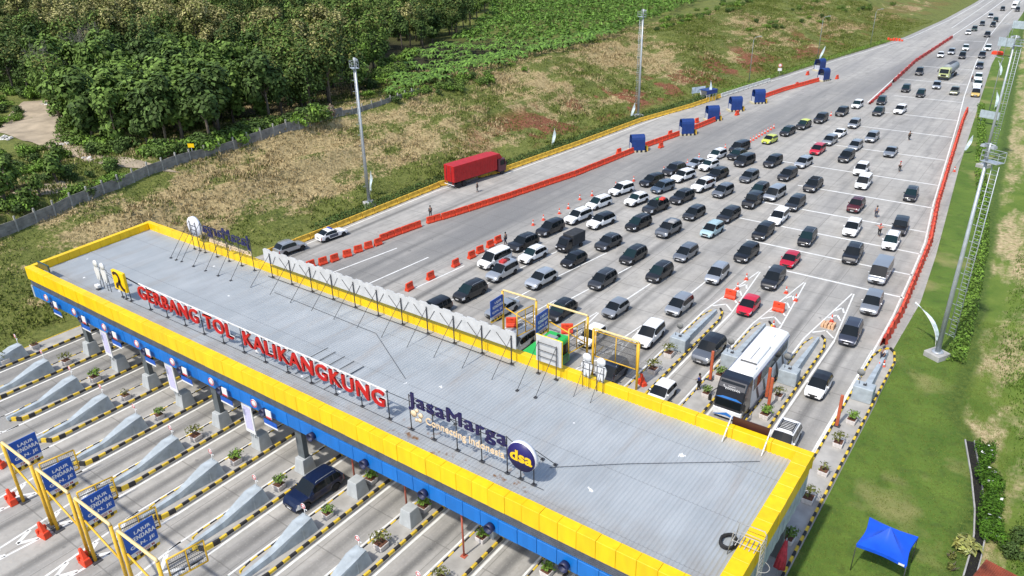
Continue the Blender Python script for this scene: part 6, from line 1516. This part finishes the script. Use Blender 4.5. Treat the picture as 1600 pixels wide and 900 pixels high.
for i in range(nn):
    x0 = -2.2+i*.12; a.hexa([(x0, -3, 2.10), (x0+.06, -3, 2.16), (x0+.06, 1.3, 2.46), (x0, 1.3, 2.40)], [(x0, -3, 2.13), (x0+.06, -3, 2.19), (x0+.06, 1.3, 2.49), (x0, 1.3, 2.43)]); a.hexa([(x0+.06, -3, 2.16), (x0+.12, -3, 2.10), (x0+.12, 1.3, 2.40), (x0+.06, 1.3, 2.46)], [(x0+.06, -3, 2.19), (x0+.12, -3, 2.13), (x0+.12, 1.3, 2.43), (x0+.06, 1.3, 2.49)])
a.build('roof', RUST, o); a = MB(); a.box(-2.0, -2.8, 0, 2.4, 1.0, 2.08); a.build('wall', mat('plaster', (.45, .42, .38), .9, var=.2), o)
# hedges
def hedge(P, w, h, label, dens=14, mt=None, seed=1, zf=None):
    rg = np.random.default_rng(seed); pts = along(P, .5); n = len(pts)*dens; ii = rg.integers(0, len(pts), n); arr = np.array(pts)[ii]
    off = rg.uniform(-1, 1, n)*w/2; along_ = rg.uniform(-.3, .3, n); x = arr[:, 0]-np.sin(arr[:, 2])*off+np.cos(arr[:, 2])*along_; y = arr[:, 1]+np.cos(arr[:, 2])*off+np.sin(arr[:, 2])*along_
    gap = .55+.45*vnoise(x, y, 2.2, seed); zz = h*np.sqrt(np.clip(1-(off/(w/2))**2*.7, .05, 1))*(.75+.3*gap)*rg.uniform(.35, 1.05, n); base = zf(x, y) if zf else 0
    N = np.stack([-np.sin(arr[:, 2])*off*1.5, np.cos(arr[:, 2])*off*1.5, np.ones(n)], 1)+rg.normal(size=(n, 3))*.55
    V, Qd = leaves(np.stack([x, y, zz+base], 1), N, rg.uniform(.7, 1.3, n)*.34, .55, .15, rg)
    return tag(link('hedge', arr_mesh('hedge', V, Qd, mt or LEAFH)), label, 'hedge')
hedge([(-82.9, 66), (-82.8, 91), (-78.6, 104), (-76.8, 124), (-75.2, 147), (-71.6, 168), (-70.4, 178)], 1.8, 1.35, 'low clipped hedge behind the yellow concrete blocks', 40, LEAFD, seed=3, zf=HL)
hedge([(-70.2, 180), (-66.8, 203), (-64.8, 219), (-61.4, 243), (-57.2, 270), (-55, 285)], 2.0, 1.2, 'bright low hedge along the far left road edge', 22, LEAFB, seed=4, zf=HL)
hedge([(-3.4, 77), (-4.0, 90), (-5.4, 110), (-8, 132), (-10.2, 146)], 1.7, .75, 'low bright shrub strip beside the nearest right mast', 30, LEAFB, seed=5)
hedge([(-11, 152), (-13, 170), (-17, 200)], 1.5, .7, 'low bright shrub strip beside the farther right mast', 20, LEAFB, seed=6)

# ------------------------------------------------------------------ vegetation on the left
def proj(x, y, z):
    d = np.stack([x, y, z-CAMH], -1) @ CB.T
    return 800+F*d[..., 0]/d[..., 2], 450-F*d[..., 1]/d[..., 2]
def inpoly(px, py, P):
    r = np.zeros(px.shape, bool); j = len(P)-1
    for i in range(len(P)):
        xi, yi = P[i]; xj, yj = P[j]
        c = ((yi > py) != (yj > py)) & (px < (xj-xi)*(py-yi)/(yj-yi+1e-9)+xi); r ^= c; j = i
    return r
fp = [at_hill(*p) for p in ((-30, 388), (0, 372), (100, 332), (200, 290), (300, 252), (400, 222), (480, 200), (560, 177), (610, 160), (660, 142))]
o = empty('concrete_fence', (fp[0][0], fp[0][1], 0)); tag(o, 'weathered grey concrete panel fence along the crest of the left slope', 'fence')
a = MB(); b = MB(); bx, by = fp[0][0], fp[0][1]; pts = along([(p[0], p[1]) for p in fp], 2.5)
for (x, y, an), (x2, y2, _) in zip(pts[:-1], pts[1:]):
    z = float(HL(x, y)); z2 = float(HL(x2, y2)); d_ = Vector((x2-x, y2-y, 0)).normalized(); n_ = Vector((-d_.y, d_.x, 0))*.04; P_ = Vector((x-bx, y-by, z-.2)); Q_ = Vector((x2-bx, y2-by, z2-.2))
    low = x > -118 and y > 92
    for j in range(2 if low else 3):
        u0, u1 = Vector((0, 0, .02+j*.55)), Vector((0, 0, .55+j*.55)); a.hexa([P_-n_+u0, Q_-n_+u0, Q_+n_+u0, P_+n_+u0], [P_-n_+u1, Q_-n_+u1, Q_+n_+u1, P_+n_+u1])
    h_ = (1.55 if low else 2.15)+random.uniform(-.1, .1); n2 = n_*2.4; d2 = d_*.09; b = MB(); b.hexa([P_-n2-d2, P_-n2+d2, P_+n2+d2, P_+n2-d2], [P_-n2-d2+Vector((0, 0, h_)), P_-n2+d2+Vector((0, 0, h_)), P_+n2+d2+Vector((0, 0, h_)), P_+n2-d2+Vector((0, 0, h_))]); b.build('post', mat('fence_post', (.34, .33, .30), .95, var=.25, scale=2), o)
a.build('panel', mat('fence_grey', (.22, .21, .19), .95, var=.35, scale=1.2, bump=.3), o)
x, y, z = at_hill(300, 250); o = empty('warning_plate', (x, y+.3, z), .5); tag(o, 'small yellow plate on a post at the concrete fence', 'sign'); a = MB(); a.tube([(0, .04, 0), (0, .04, 2.2)], .05, 6); a.build('post', STEEL, o); a = MB(); a.box(-.5, -.04, 1.8, .5, 0, 2.4); a.build('plate', YEL, o)
# dirt track and rubble beyond the fence
tr = [(75, 158, 5), (62, 180, 6.5), (60, 200, 7.5), (85, 218, 5), (115, 236, 2.6), (150, 247, 2.2), (190, 256, 2.6), (225, 262, 3.2), (250, 268, 3)]
V = []; 
for px, py, w in tr:
    x, y, z = at_hill(px, py)
    for q in np.linspace(-1, 1, 9): V.append((x+q*w*.5, y+q*w*.75, 0))
V = np.array(V); V[:, 2] = HL(V[:, 0], V[:, 1])+.10; nr = len(tr)
# refine along the track
Vr = V.reshape(nr, 9, 3); t = np.linspace(0, nr-1, 60); Vf = np.stack([np.stack([np.interp(t, range(nr), Vr[:, j, c]) for c in range(3)], -1) for j in range(9)], 1).reshape(-1, 3); Vf[:, 2] = HL(Vf[:, 0], Vf[:, 1])+.09
i_ = np.arange(60*9).reshape(60, 9); struct(link('dirt_track', arr_mesh('dirt_track', Vf, np.stack([i_[:-1, :-1], i_[:-1, 1:], i_[1:, 1:], i_[1:, :-1]], -1).reshape(-1, 4), DIRT, smooth=True)))
x, y, z = at_hill(50, 292); gu = np.linspace(0, 1, 7); ga = np.linspace(0, 2*PI, 25)
GX = x+np.outer(gu, np.cos(ga)*(3.4+.5*np.sin(3*ga))); GY = y+np.outer(gu, np.sin(ga)*(4.6+.6*np.cos(2*ga))); GV = np.stack([GX, GY, HL(GX, GY)+.05], -1).reshape(-1, 3)
i_ = np.arange(7*25).reshape(7, 25); struct(link('bare_ground', arr_mesh('bare_ground', GV, np.stack([i_[:-1, :-1], i_[1:, :-1], i_[1:, 1:], i_[:-1, 1:]], -1).reshape(-1, 4), DIRT, smooth=True)))
for i, (px, py, l) in enumerate(((135, 251, 'pale rubbish heap beside the dirt track, nearer the fence'), (70, 163, 'pale rubble scattered at the top of the dirt track'), (102, 226, 'small pale rubble pile at the bend of the dirt track'), (5, 217, 'white scrap at the left photo edge beside the track'))):
    x, y, z = at_hill(px, py); rr = random.Random(i); a = MB()
    for j in range(14): a.box(*(q := (rr.uniform(-1.6, 1.2), rr.uniform(-.9, .8), 0)), q[0]+rr.uniform(.2, .8), q[1]+rr.uniform(.2, .6), rr.uniform(.08, .35), taper=.3)
    tag(a.build('rubble_heap', mat('rubble', (.55, .53, .50), .9, var=.4, scale=1.5), None, (x, y, z)), l, 'rubble')
def tuft_mesh(x, y, z, h, w, per=6, seed=1, spread=.3):
    rg = np.random.default_rng(seed); n = len(x)*per; X = np.repeat(x, per); Y = np.repeat(y, per); Z = np.repeat(z, per); hh = np.repeat(h, per)*rg.uniform(.55, 1.2, n); an = rg.uniform(0, 2*PI, n); lean = rg.uniform(.1, .75, n)*hh
    bx_ = X+rg.normal(size=n)*spread; by_ = Y+rg.normal(size=n)*spread; ww = w*rg.uniform(.6, 1.3, n)
    base = np.stack([bx_, by_, Z-.05], 1); tip = base+np.stack([np.cos(an)*lean, np.sin(an)*lean, hh], 1); side = np.stack([-np.sin(an)*ww, np.cos(an)*ww, np.zeros(n)], 1); mid = base*.55+tip*.45+np.stack([np.zeros(n), np.zeros(n), hh*.12], 1)
    Vv = np.stack([base, mid-side, tip, mid+side], 1).reshape(-1, 3); return arr_mesh('grass', Vv, np.arange(4*n).reshape(n, 4), M_TUFT)
rg = np.random.default_rng(11)
n = 52000; y = 18+330*rg.random(n)**1.25; u = 2.2+54*rg.random(n)**.9; x = XL(y)-u; px, py = proj(x, y, HL(x, y)); k = (px > -40) & (px < 1640) & (py > -30) & (py < 930) & (vnoise(x, y, 3.1, 7)+rg.normal(size=n)*.5 > -.75)
k &= ~((x < -112) & (px < 260) & (py > 150) & (py < 310) & (rg.random(n) < .55))
x, y = x[k], y[k]; tall = .45+.35*vnoise(x, y, 6, 9)
tag(link('slope_grass', tuft_mesh(x, y, HL(x, y), np.clip(tall, .18, 1)*.95, .075, 6, 3)), kind='stuff')
n = 26000; y = 46+170*rg.random(n)**1.5; u = 1+34*rg.random(n); x = XR(y)+u; h = HR(x, y); px, py = proj(x, y, h); k = (px < 1640) & (py < 930) & (h > .12); x, y = x[k], y[k]
VB = mat('verge_blades', (.085, .145, .022), .9, spec=.1, var=.35, scale=.4, island=.4)
vt = tuft_mesh(x, y, HR(x, y), .24+.10*vnoise(x, y, 3, 2), .045, 6, 4, .25); vt.materials[0] = VB; tag(link('verge_tufts', vt), kind='stuff')
n = 16000; y = 38+50*rg.random(n); u = .3+11*rg.random(n); x = XR(y)+u; h = HR(x, y); px, py = proj(x, y, h); k = (h <= .12) & (py < 930); x, y = x[k], y[k]
tag(link('lawn_blades', tuft_mesh(x, y, HR(x, y), np.full(len(x), .10), .03, 5, 5, .2)), kind='stuff')
# trees
def crown(seed, n, R_, z0, z1, size, mt, mats=None, frac2=0, droop=.0, nclump=15, aspect=.6):
    rg = np.random.default_rng(seed); zc = (z0+z1)/2; hz2 = (z1-z0)/2
    u = rg.normal(size=(nclump, 3)); u /= np.linalg.norm(u, axis=1, keepdims=True); cc = u*np.array([R_*.72, R_*.72, hz2*.72])*rg.uniform(.45, 1.0, (nclump, 1)); rad = rg.uniform(.26, .46, nclump)*R_
    ii = rg.integers(0, nclump, n); v = rg.normal(size=(n, 3)); v /= np.linalg.norm(v, axis=1, keepdims=True); P = cc[ii]+v*rad[ii, None]*rg.uniform(.55, 1.08, (n, 1)); P[:, 2] = np.clip(P[:, 2], -hz2, hz2*1.1)
    out = P/np.array([R_, R_, hz2]); N = v*.6+out*.5+np.array([0, 0, .55])+rg.normal(size=(n, 3))*.35; P[:, 2] += zc
    V, Qd = leaves(P, N, rg.uniform(.6, 1.25, n)*size, aspect, .16, rg); mi = np.zeros(n, int)
    if frac2: mi[(out[:, 2] > .15) & (rg.random(n) < frac2)] = 1
    return arr_mesh('crown', V, Qd, [mt]+([mats] if mats else []), mi=mi), cc+np.array([0, 0, zc])
def tree(name, seed, n, R_, z0, z1, size, mt, m2=None, frac2=0, aspect=.6):
    rd = random.Random(seed); o = empty(name, (0, 0, 0)); me, cc = crown(seed, n, R_, z0, z1, size, mt, m2, frac2, aspect=aspect); link('crown', me, o); a = MB()
    top = Vector((rd.uniform(-.4, .4), rd.uniform(-.4, .4), (z0+z1)/2)); a.tube([(0, 0, -.5), top*.5, top], [.24, .18, .09], 7)
    for q in cc[:8]: a.tube([top*rd.uniform(.45, .95), (top+Vector(q))*.5+Vector((0, 0, -.3)), tuple(q)], [.09, .05, .02], 5)
    a.build('trunk', BARK, o); return o
BROAD = [tree('broadleaf_tree', 100+i, 1500, 3.1+.3*(i % 3), .1+.3*(i % 2), 10+1.1*(i % 3), .80, (LEAFM, LEAFD, LEAFM, LEAFD, LEAFM)[i], aspect=.66) for i in range(5)]
DARK = [tree('dark_tree', 120+i, 1700, 3.6+.4*(i % 2), .6, 12+i % 3, .55, (LEAFD, LEAFD, LEAFM)[i], LEAFO, .35) for i in range(3)]
FLOW = [tree('flowering_tree', 140+i, 1700, 3.5+.4*(i % 2), 1.2, 12.5+i % 3, .60, LEAFO, FLOWER, .5) for i in range(3)]
LIGHT = [tree('light_green_tree', 160+i, 1300, 3.2, .5, 9.5, .5, LEAFB, LEAFM, .3) for i in range(2)]
SMALL = [tree('young_tree', 180+i, 500, 1.3, .3, 3.8+i*.5, .5, LEAFM) for i in range(2)]
FOREST = [(-60, 148), (85, 157), (100, 218), (235, 240), (330, 229), (405, 199), (500, 178), (558, 152), (598, 105), (640, 82), (705, 66), (760, 22), (778, -20), (700, -45), (-60, -45)]
gx, gy = np.meshgrid(np.arange(-480, -108, 5.9), np.arange(40, 620, 5.9)); gx = gx.ravel()+rg.uniform(-1.9, 1.9, gx.size); gy = gy.ravel()+rg.uniform(-1.9, 1.9, gy.size)
px, py = proj(gx, gy, HL(gx, gy)); k = inpoly(px, py, FOREST); gx, gy, px, py = gx[k], gy[k], px[k], py[k]; dist = np.hypot(gx, gy)
k = (dist < 190) | (rg.random(len(gx)) < .62); gx, gy, px, py, dist = gx[k], gy[k], px[k], py[k], dist[k]; od = np.argsort(dist)
LAB = {'b': ('broad-leaved green tree in the thick front of the wood beyond the fence', 'broadleaf trees at the front of the wood'), 'd': ('dark dense tree deep in the wood beyond the fence', 'dark trees in the wood'), 'f': ('tree with pale yellowish flower heads rising in the wood', 'pale-flowering trees in the wood'), 'l': ('light green feathery tree among darker trees of the wood', 'light green trees in the wood')}
cnt = dict(b=0, d=0, f=0, l=0); rest = []
for i in od:
    qx, qy = px[i], py[i]; r_ = rg.random(); nb = math.sin(gx[i]*.07+1)+math.sin(gy[i]*.06+gx[i]*.03)
    if 95 < qx < 420 and qy > 125: kd = 'b' if r_ < .9 else 'l'
    elif (qx < 330 and qy < 118 and nb > -.3) or (280 < qx < 520 and 20 < qy < 110 and nb > .2): kd = 'f' if r_ < .72 else 'd'
    elif qx > 420: kd = 'd' if r_ < .55 else 'b' if r_ < .85 else 'f' if r_ < .93 else 'l'
    else: kd = 'd' if r_ < .6 else 'b' if r_ < .9 else 'f'
    if sum(cnt.values()) > 430 or cnt[kd] >= 285: rest.append(i); continue
    cnt[kd] += 1; L_ = {'b': BROAD, 'd': DARK, 'f': FLOW, 'l': LIGHT}[kd]; pr_ = L_[int(rg.integers(0, len(L_)))]
    s_ = float(rg.uniform(.92, 1.32)); place(pr_, '', (float(gx[i]), float(gy[i]), float(HL(gx[i], gy[i]))), float(rg.uniform(0, 6.28)), LAB[kd][0], 'tree', LAB[kd][1], (s_, s_, s_*float(rg.uniform(.85, 1.15))))
if rest:
    X = gx[rest]; Y = gy[rest]; per = 150; n = len(rest)*per; ii = np.repeat(np.arange(len(rest)), per); v = rg.normal(size=(n, 3)); v /= np.linalg.norm(v, axis=1, keepdims=True)
    P = np.stack([X[ii], Y[ii], HL(X, Y)[ii]+7.0], 1)+v*np.array([4.0, 4.0, 5.0])*rg.uniform(.7, 1.1, (n, 1)); V, Qd = leaves(P, v+np.array([0, 0, .6]), rg.uniform(1.0, 2.0, n), .7, .15, rg)
    tag(link('far_forest', arr_mesh('far_forest', V, Qd, [LEAFD, LEAFO, LEAFM], mi=rg.integers(0, 3, len(rest))[ii])), kind='stuff')
for px_, py_, s_ in ((20, 300, 1.2), (45, 330, .9), (95, 262, 1.1), (88, 285, 1.2), (8, 322, 1.3), (62, 308, .8)):
    x, y, z = at_hill(px_, py_); place(SMALL[int(rg.integers(0, 2))], '', (x, y, z), float(rg.uniform(0, 6)), 'young broad-leaved tree in the low green scrub between the track and the fence', 'tree', 'young trees by the track', s_)
# bare grey trees
for i, (px_, py_, h) in enumerate(((95, 160, 10), (150, 130, 11), (165, 112, 11))):
    x, y, z = at_hill(px_, py_); o = empty('bare_tree', (x+2, y-1.5, z)); tag(o, 'grey leafless tree among the green crowns, %s' % ('beside the dirt track', 'left of the broad-leaved front', 'deeper in the wood')[i], 'tree'); rd = random.Random(i); a = MB(); b = MB()
    def grow(mb, p, d, L, r_, lev):
        q = p+d*L; mb.tube([p, (p+q)*.5+Vector((rd.uniform(-.1, .1), rd.uniform(-.1, .1), .05))*L*.4, q], [r_, r_*.8, r_*.6], 5)
        if lev:
            for _ in range(4 if lev > 1 else 5):
                d2 = (d+Vector((rd.uniform(-.8, .8), rd.uniform(-.8, .8), rd.uniform(-.2, .6)))).normalized(); grow(b, q if rd.random() < .6 else (p+q)*.55, d2, L*rd.uniform(.5, .75), r_*.5, lev-1)
    grow(a, Vector((0, 0, -.3)), Vector((0, 0, 1)), h*.5, .2, 4); BB = mat('bare_bark', (.20, .175, .16), .95, var=.25); a.build('trunk', BB, o); b.build('branches', BB, o)
# banana and shrubs
def banana(seed):
    rd = random.Random(seed); o = empty('banana_plant', (0, 0, 0)); a = MB(); a.tube([(0, 0, -.3), (0, 0, 1.5)], [.16, .10], 7); a.build('trunk', mat('banana_stem', (.16, .18, .06), .8), o); V = []; Qd = []
    for i in range(9):
        an = i*2.4+rd.uniform(-.3, .3); L = rd.uniform(1.7, 2.6); up = rd.uniform(1.4, 2.6); N_ = 7; b0 = len(V)
        for j in range(N_):
            t = j/(N_-1); rr = L*t*(1-.12*t); z = 1.35+up*1.5*t-1.6*up*.75*t*t*(1.2); w = .34*math.sin(PI*min(1, .1+t*.88)); c_, s_ = math.cos(an), math.sin(an)
            V += [(c_*rr-s_*w, s_*rr+c_*w, z-.08), (c_*rr, s_*rr, z+.06), (c_*rr+s_*w, s_*rr-c_*w, z-.08)]
        for j in range(N_-1):
            for q in (0, 1): Qd.append((b0+j*3+q, b0+j*3+q+1, b0+(j+1)*3+q+1, b0+(j+1)*3+q))
    link('leaves', arr_mesh('leaves', np.array(V), np.array(Qd), LEAFN), o); return o
BAN = [banana(i) for i in range(4)]
FIELD = [(602, 158), (618, 120), (640, 90), (712, 68), (765, 24), (785, -30), (1020, -30), (1105, 2), (1010, 38), (900, 82), (800, 108), (700, 138), (640, 152)]
gx, gy = np.meshgrid(np.arange(-330, -108, 2.7), np.arange(100, 560, 2.7)); gx = gx.ravel()+rg.uniform(-1.1, 1.1, gx.size); gy = gy.ravel()+rg.uniform(-1.1, 1.1, gy.size); px, py = proj(gx, gy, HL(gx, gy)); k = inpoly(px, py, FIELD) & (rg.random(gx.size) < .9); gx, gy, px, py = gx[k], gy[k], px[k], py[k]; od = np.argsort(np.hypot(gx, gy))
for j, i in enumerate(od[:295]): place(BAN[j % 4], '', (float(gx[i]), float(gy[i]), float(HL(gx[i], gy[i]))), float(rg.uniform(0, 6.28)), 'bright green banana plant in the dense field beyond the slope crest', 'banana plant', 'banana plants beyond the slope', float(rg.uniform(.45, 1.0)))
fr_ = od[295:]
if len(fr_):
    ii = np.repeat(fr_, 20); n = len(ii); an = rg.uniform(0, 2*PI, n); v = np.stack([np.cos(an), np.sin(an), rg.uniform(.2, 1.2, n)], 1); P = np.stack([gx[ii], gy[ii], HL(gx[ii], gy[ii])+1.2], 1)+v*np.array([.9, .9, 1.1]); V, Qd = leaves(P, np.stack([np.cos(an)*.4, np.sin(an)*.4, np.ones(n)], 1)+rg.normal(size=(n, 3))*.45, rg.uniform(.9, 1.7, n), .30, .2, rg); tag(link('banana_field', arr_mesh('banana_field', V, Qd, LEAFN)), kind='stuff')
WS = [bush(60+i, 420, (1.7, 1.7, 1.3), .45, (LEAFM, LEAFB, LEAFD)[i]) for i in range(3)]; WP = []
for i, me in enumerate(WS):
    o = empty('wild_shrub', (0, 0, 0)); link('foliage', me, o); a = MB(); a.tube([(0, 0, -.4), (.1, 0, .8)], [.07, .03], 5); a.build('stem', BARK, o); WP.append(o)
zones = [([(590, 165), (610, 140), (640, 100), (700, 125), (800, 102), (830, 108), (700, 150)], 45, 'leafy wild shrub along the edge of the banana field'), ([(1010, 42), (1110, 8), (1180, -5), (1170, 12), (1080, 35), (1020, 55)], 45, 'wild shrub on the crest at the far end of the left slope'), ([(-20, 240), (60, 222), (110, 245), (190, 265), (215, 285), (120, 315), (-20, 350)], 55, 'low green shrub in the scrub between the dirt track and the fence'), ([(92, 165), (112, 222), (240, 240), (330, 228), (405, 200), (500, 180), (500, 188), (400, 214), (330, 240), (240, 247), (150, 243), (100, 222), (86, 175)], 75, 'low shrub at the foot of the broad-leaved wood'), ([(0, 165), (30, 170), (45, 195), (10, 208), (-30, 205)], 14, 'low green shrub left of the dirt track, at the photo edge'),
 ([(-20, 128), (70, 122), (92, 150), (60, 158), (-20, 158)], 30, 'dark shrub under the trees at the left photo edge'), ([(560, 150), (600, 100), (640, 80), (650, 88), (618, 118), (575, 160)], 26, 'shrub between the wood and the banana field'),
 ([(1130, 40), (1330, -10), (1480, -20), (1400, 10), (1180, 60)], 30, 'small wild shrub scattered on the far left slope')]
for P, n_, lab in zones:
    xs_, ys_ = [p[0] for p in P], [p[1] for p in P]; c = 0; tries = 0
    while c < n_ and tries < 2000:
        tries += 1; qx, qy = rg.uniform(min(xs_), max(xs_)), rg.uniform(min(ys_), max(ys_))
        if not inpoly(np.array([qx]), np.array([qy]), P)[0]: continue
        x, y, z = at_hill(qx, qy); c += 1; place(WP[int(rg.integers(0, 3))], '', (x, y, z), float(rg.uniform(0, 6)), lab, 'shrub', lab+'s', float(rg.uniform(.8, 1.45) if 'foot' in lab or 'under' in lab or 'between the wood' in lab else rg.uniform(.5, 1.0)))
for i, (px_, py_) in enumerate(((483, 190), (516, 181))):
    x, y, z = at_hill(px_, py_); tag(link('dry_heap', bush(90+i, 700, (1.5, 1.5, 1.4), .35, mat('straw', (.22, .16, .11), .95, var=.3, scale=2, island=.4)), None, (x, y, z)), ('brown dry brush heap at the fence, left one', 'brown dry brush heap at the fence, right one')[i], 'brush heap')
for o in list(bpy.data.objects):
    if 'placed' in o: del o['placed']
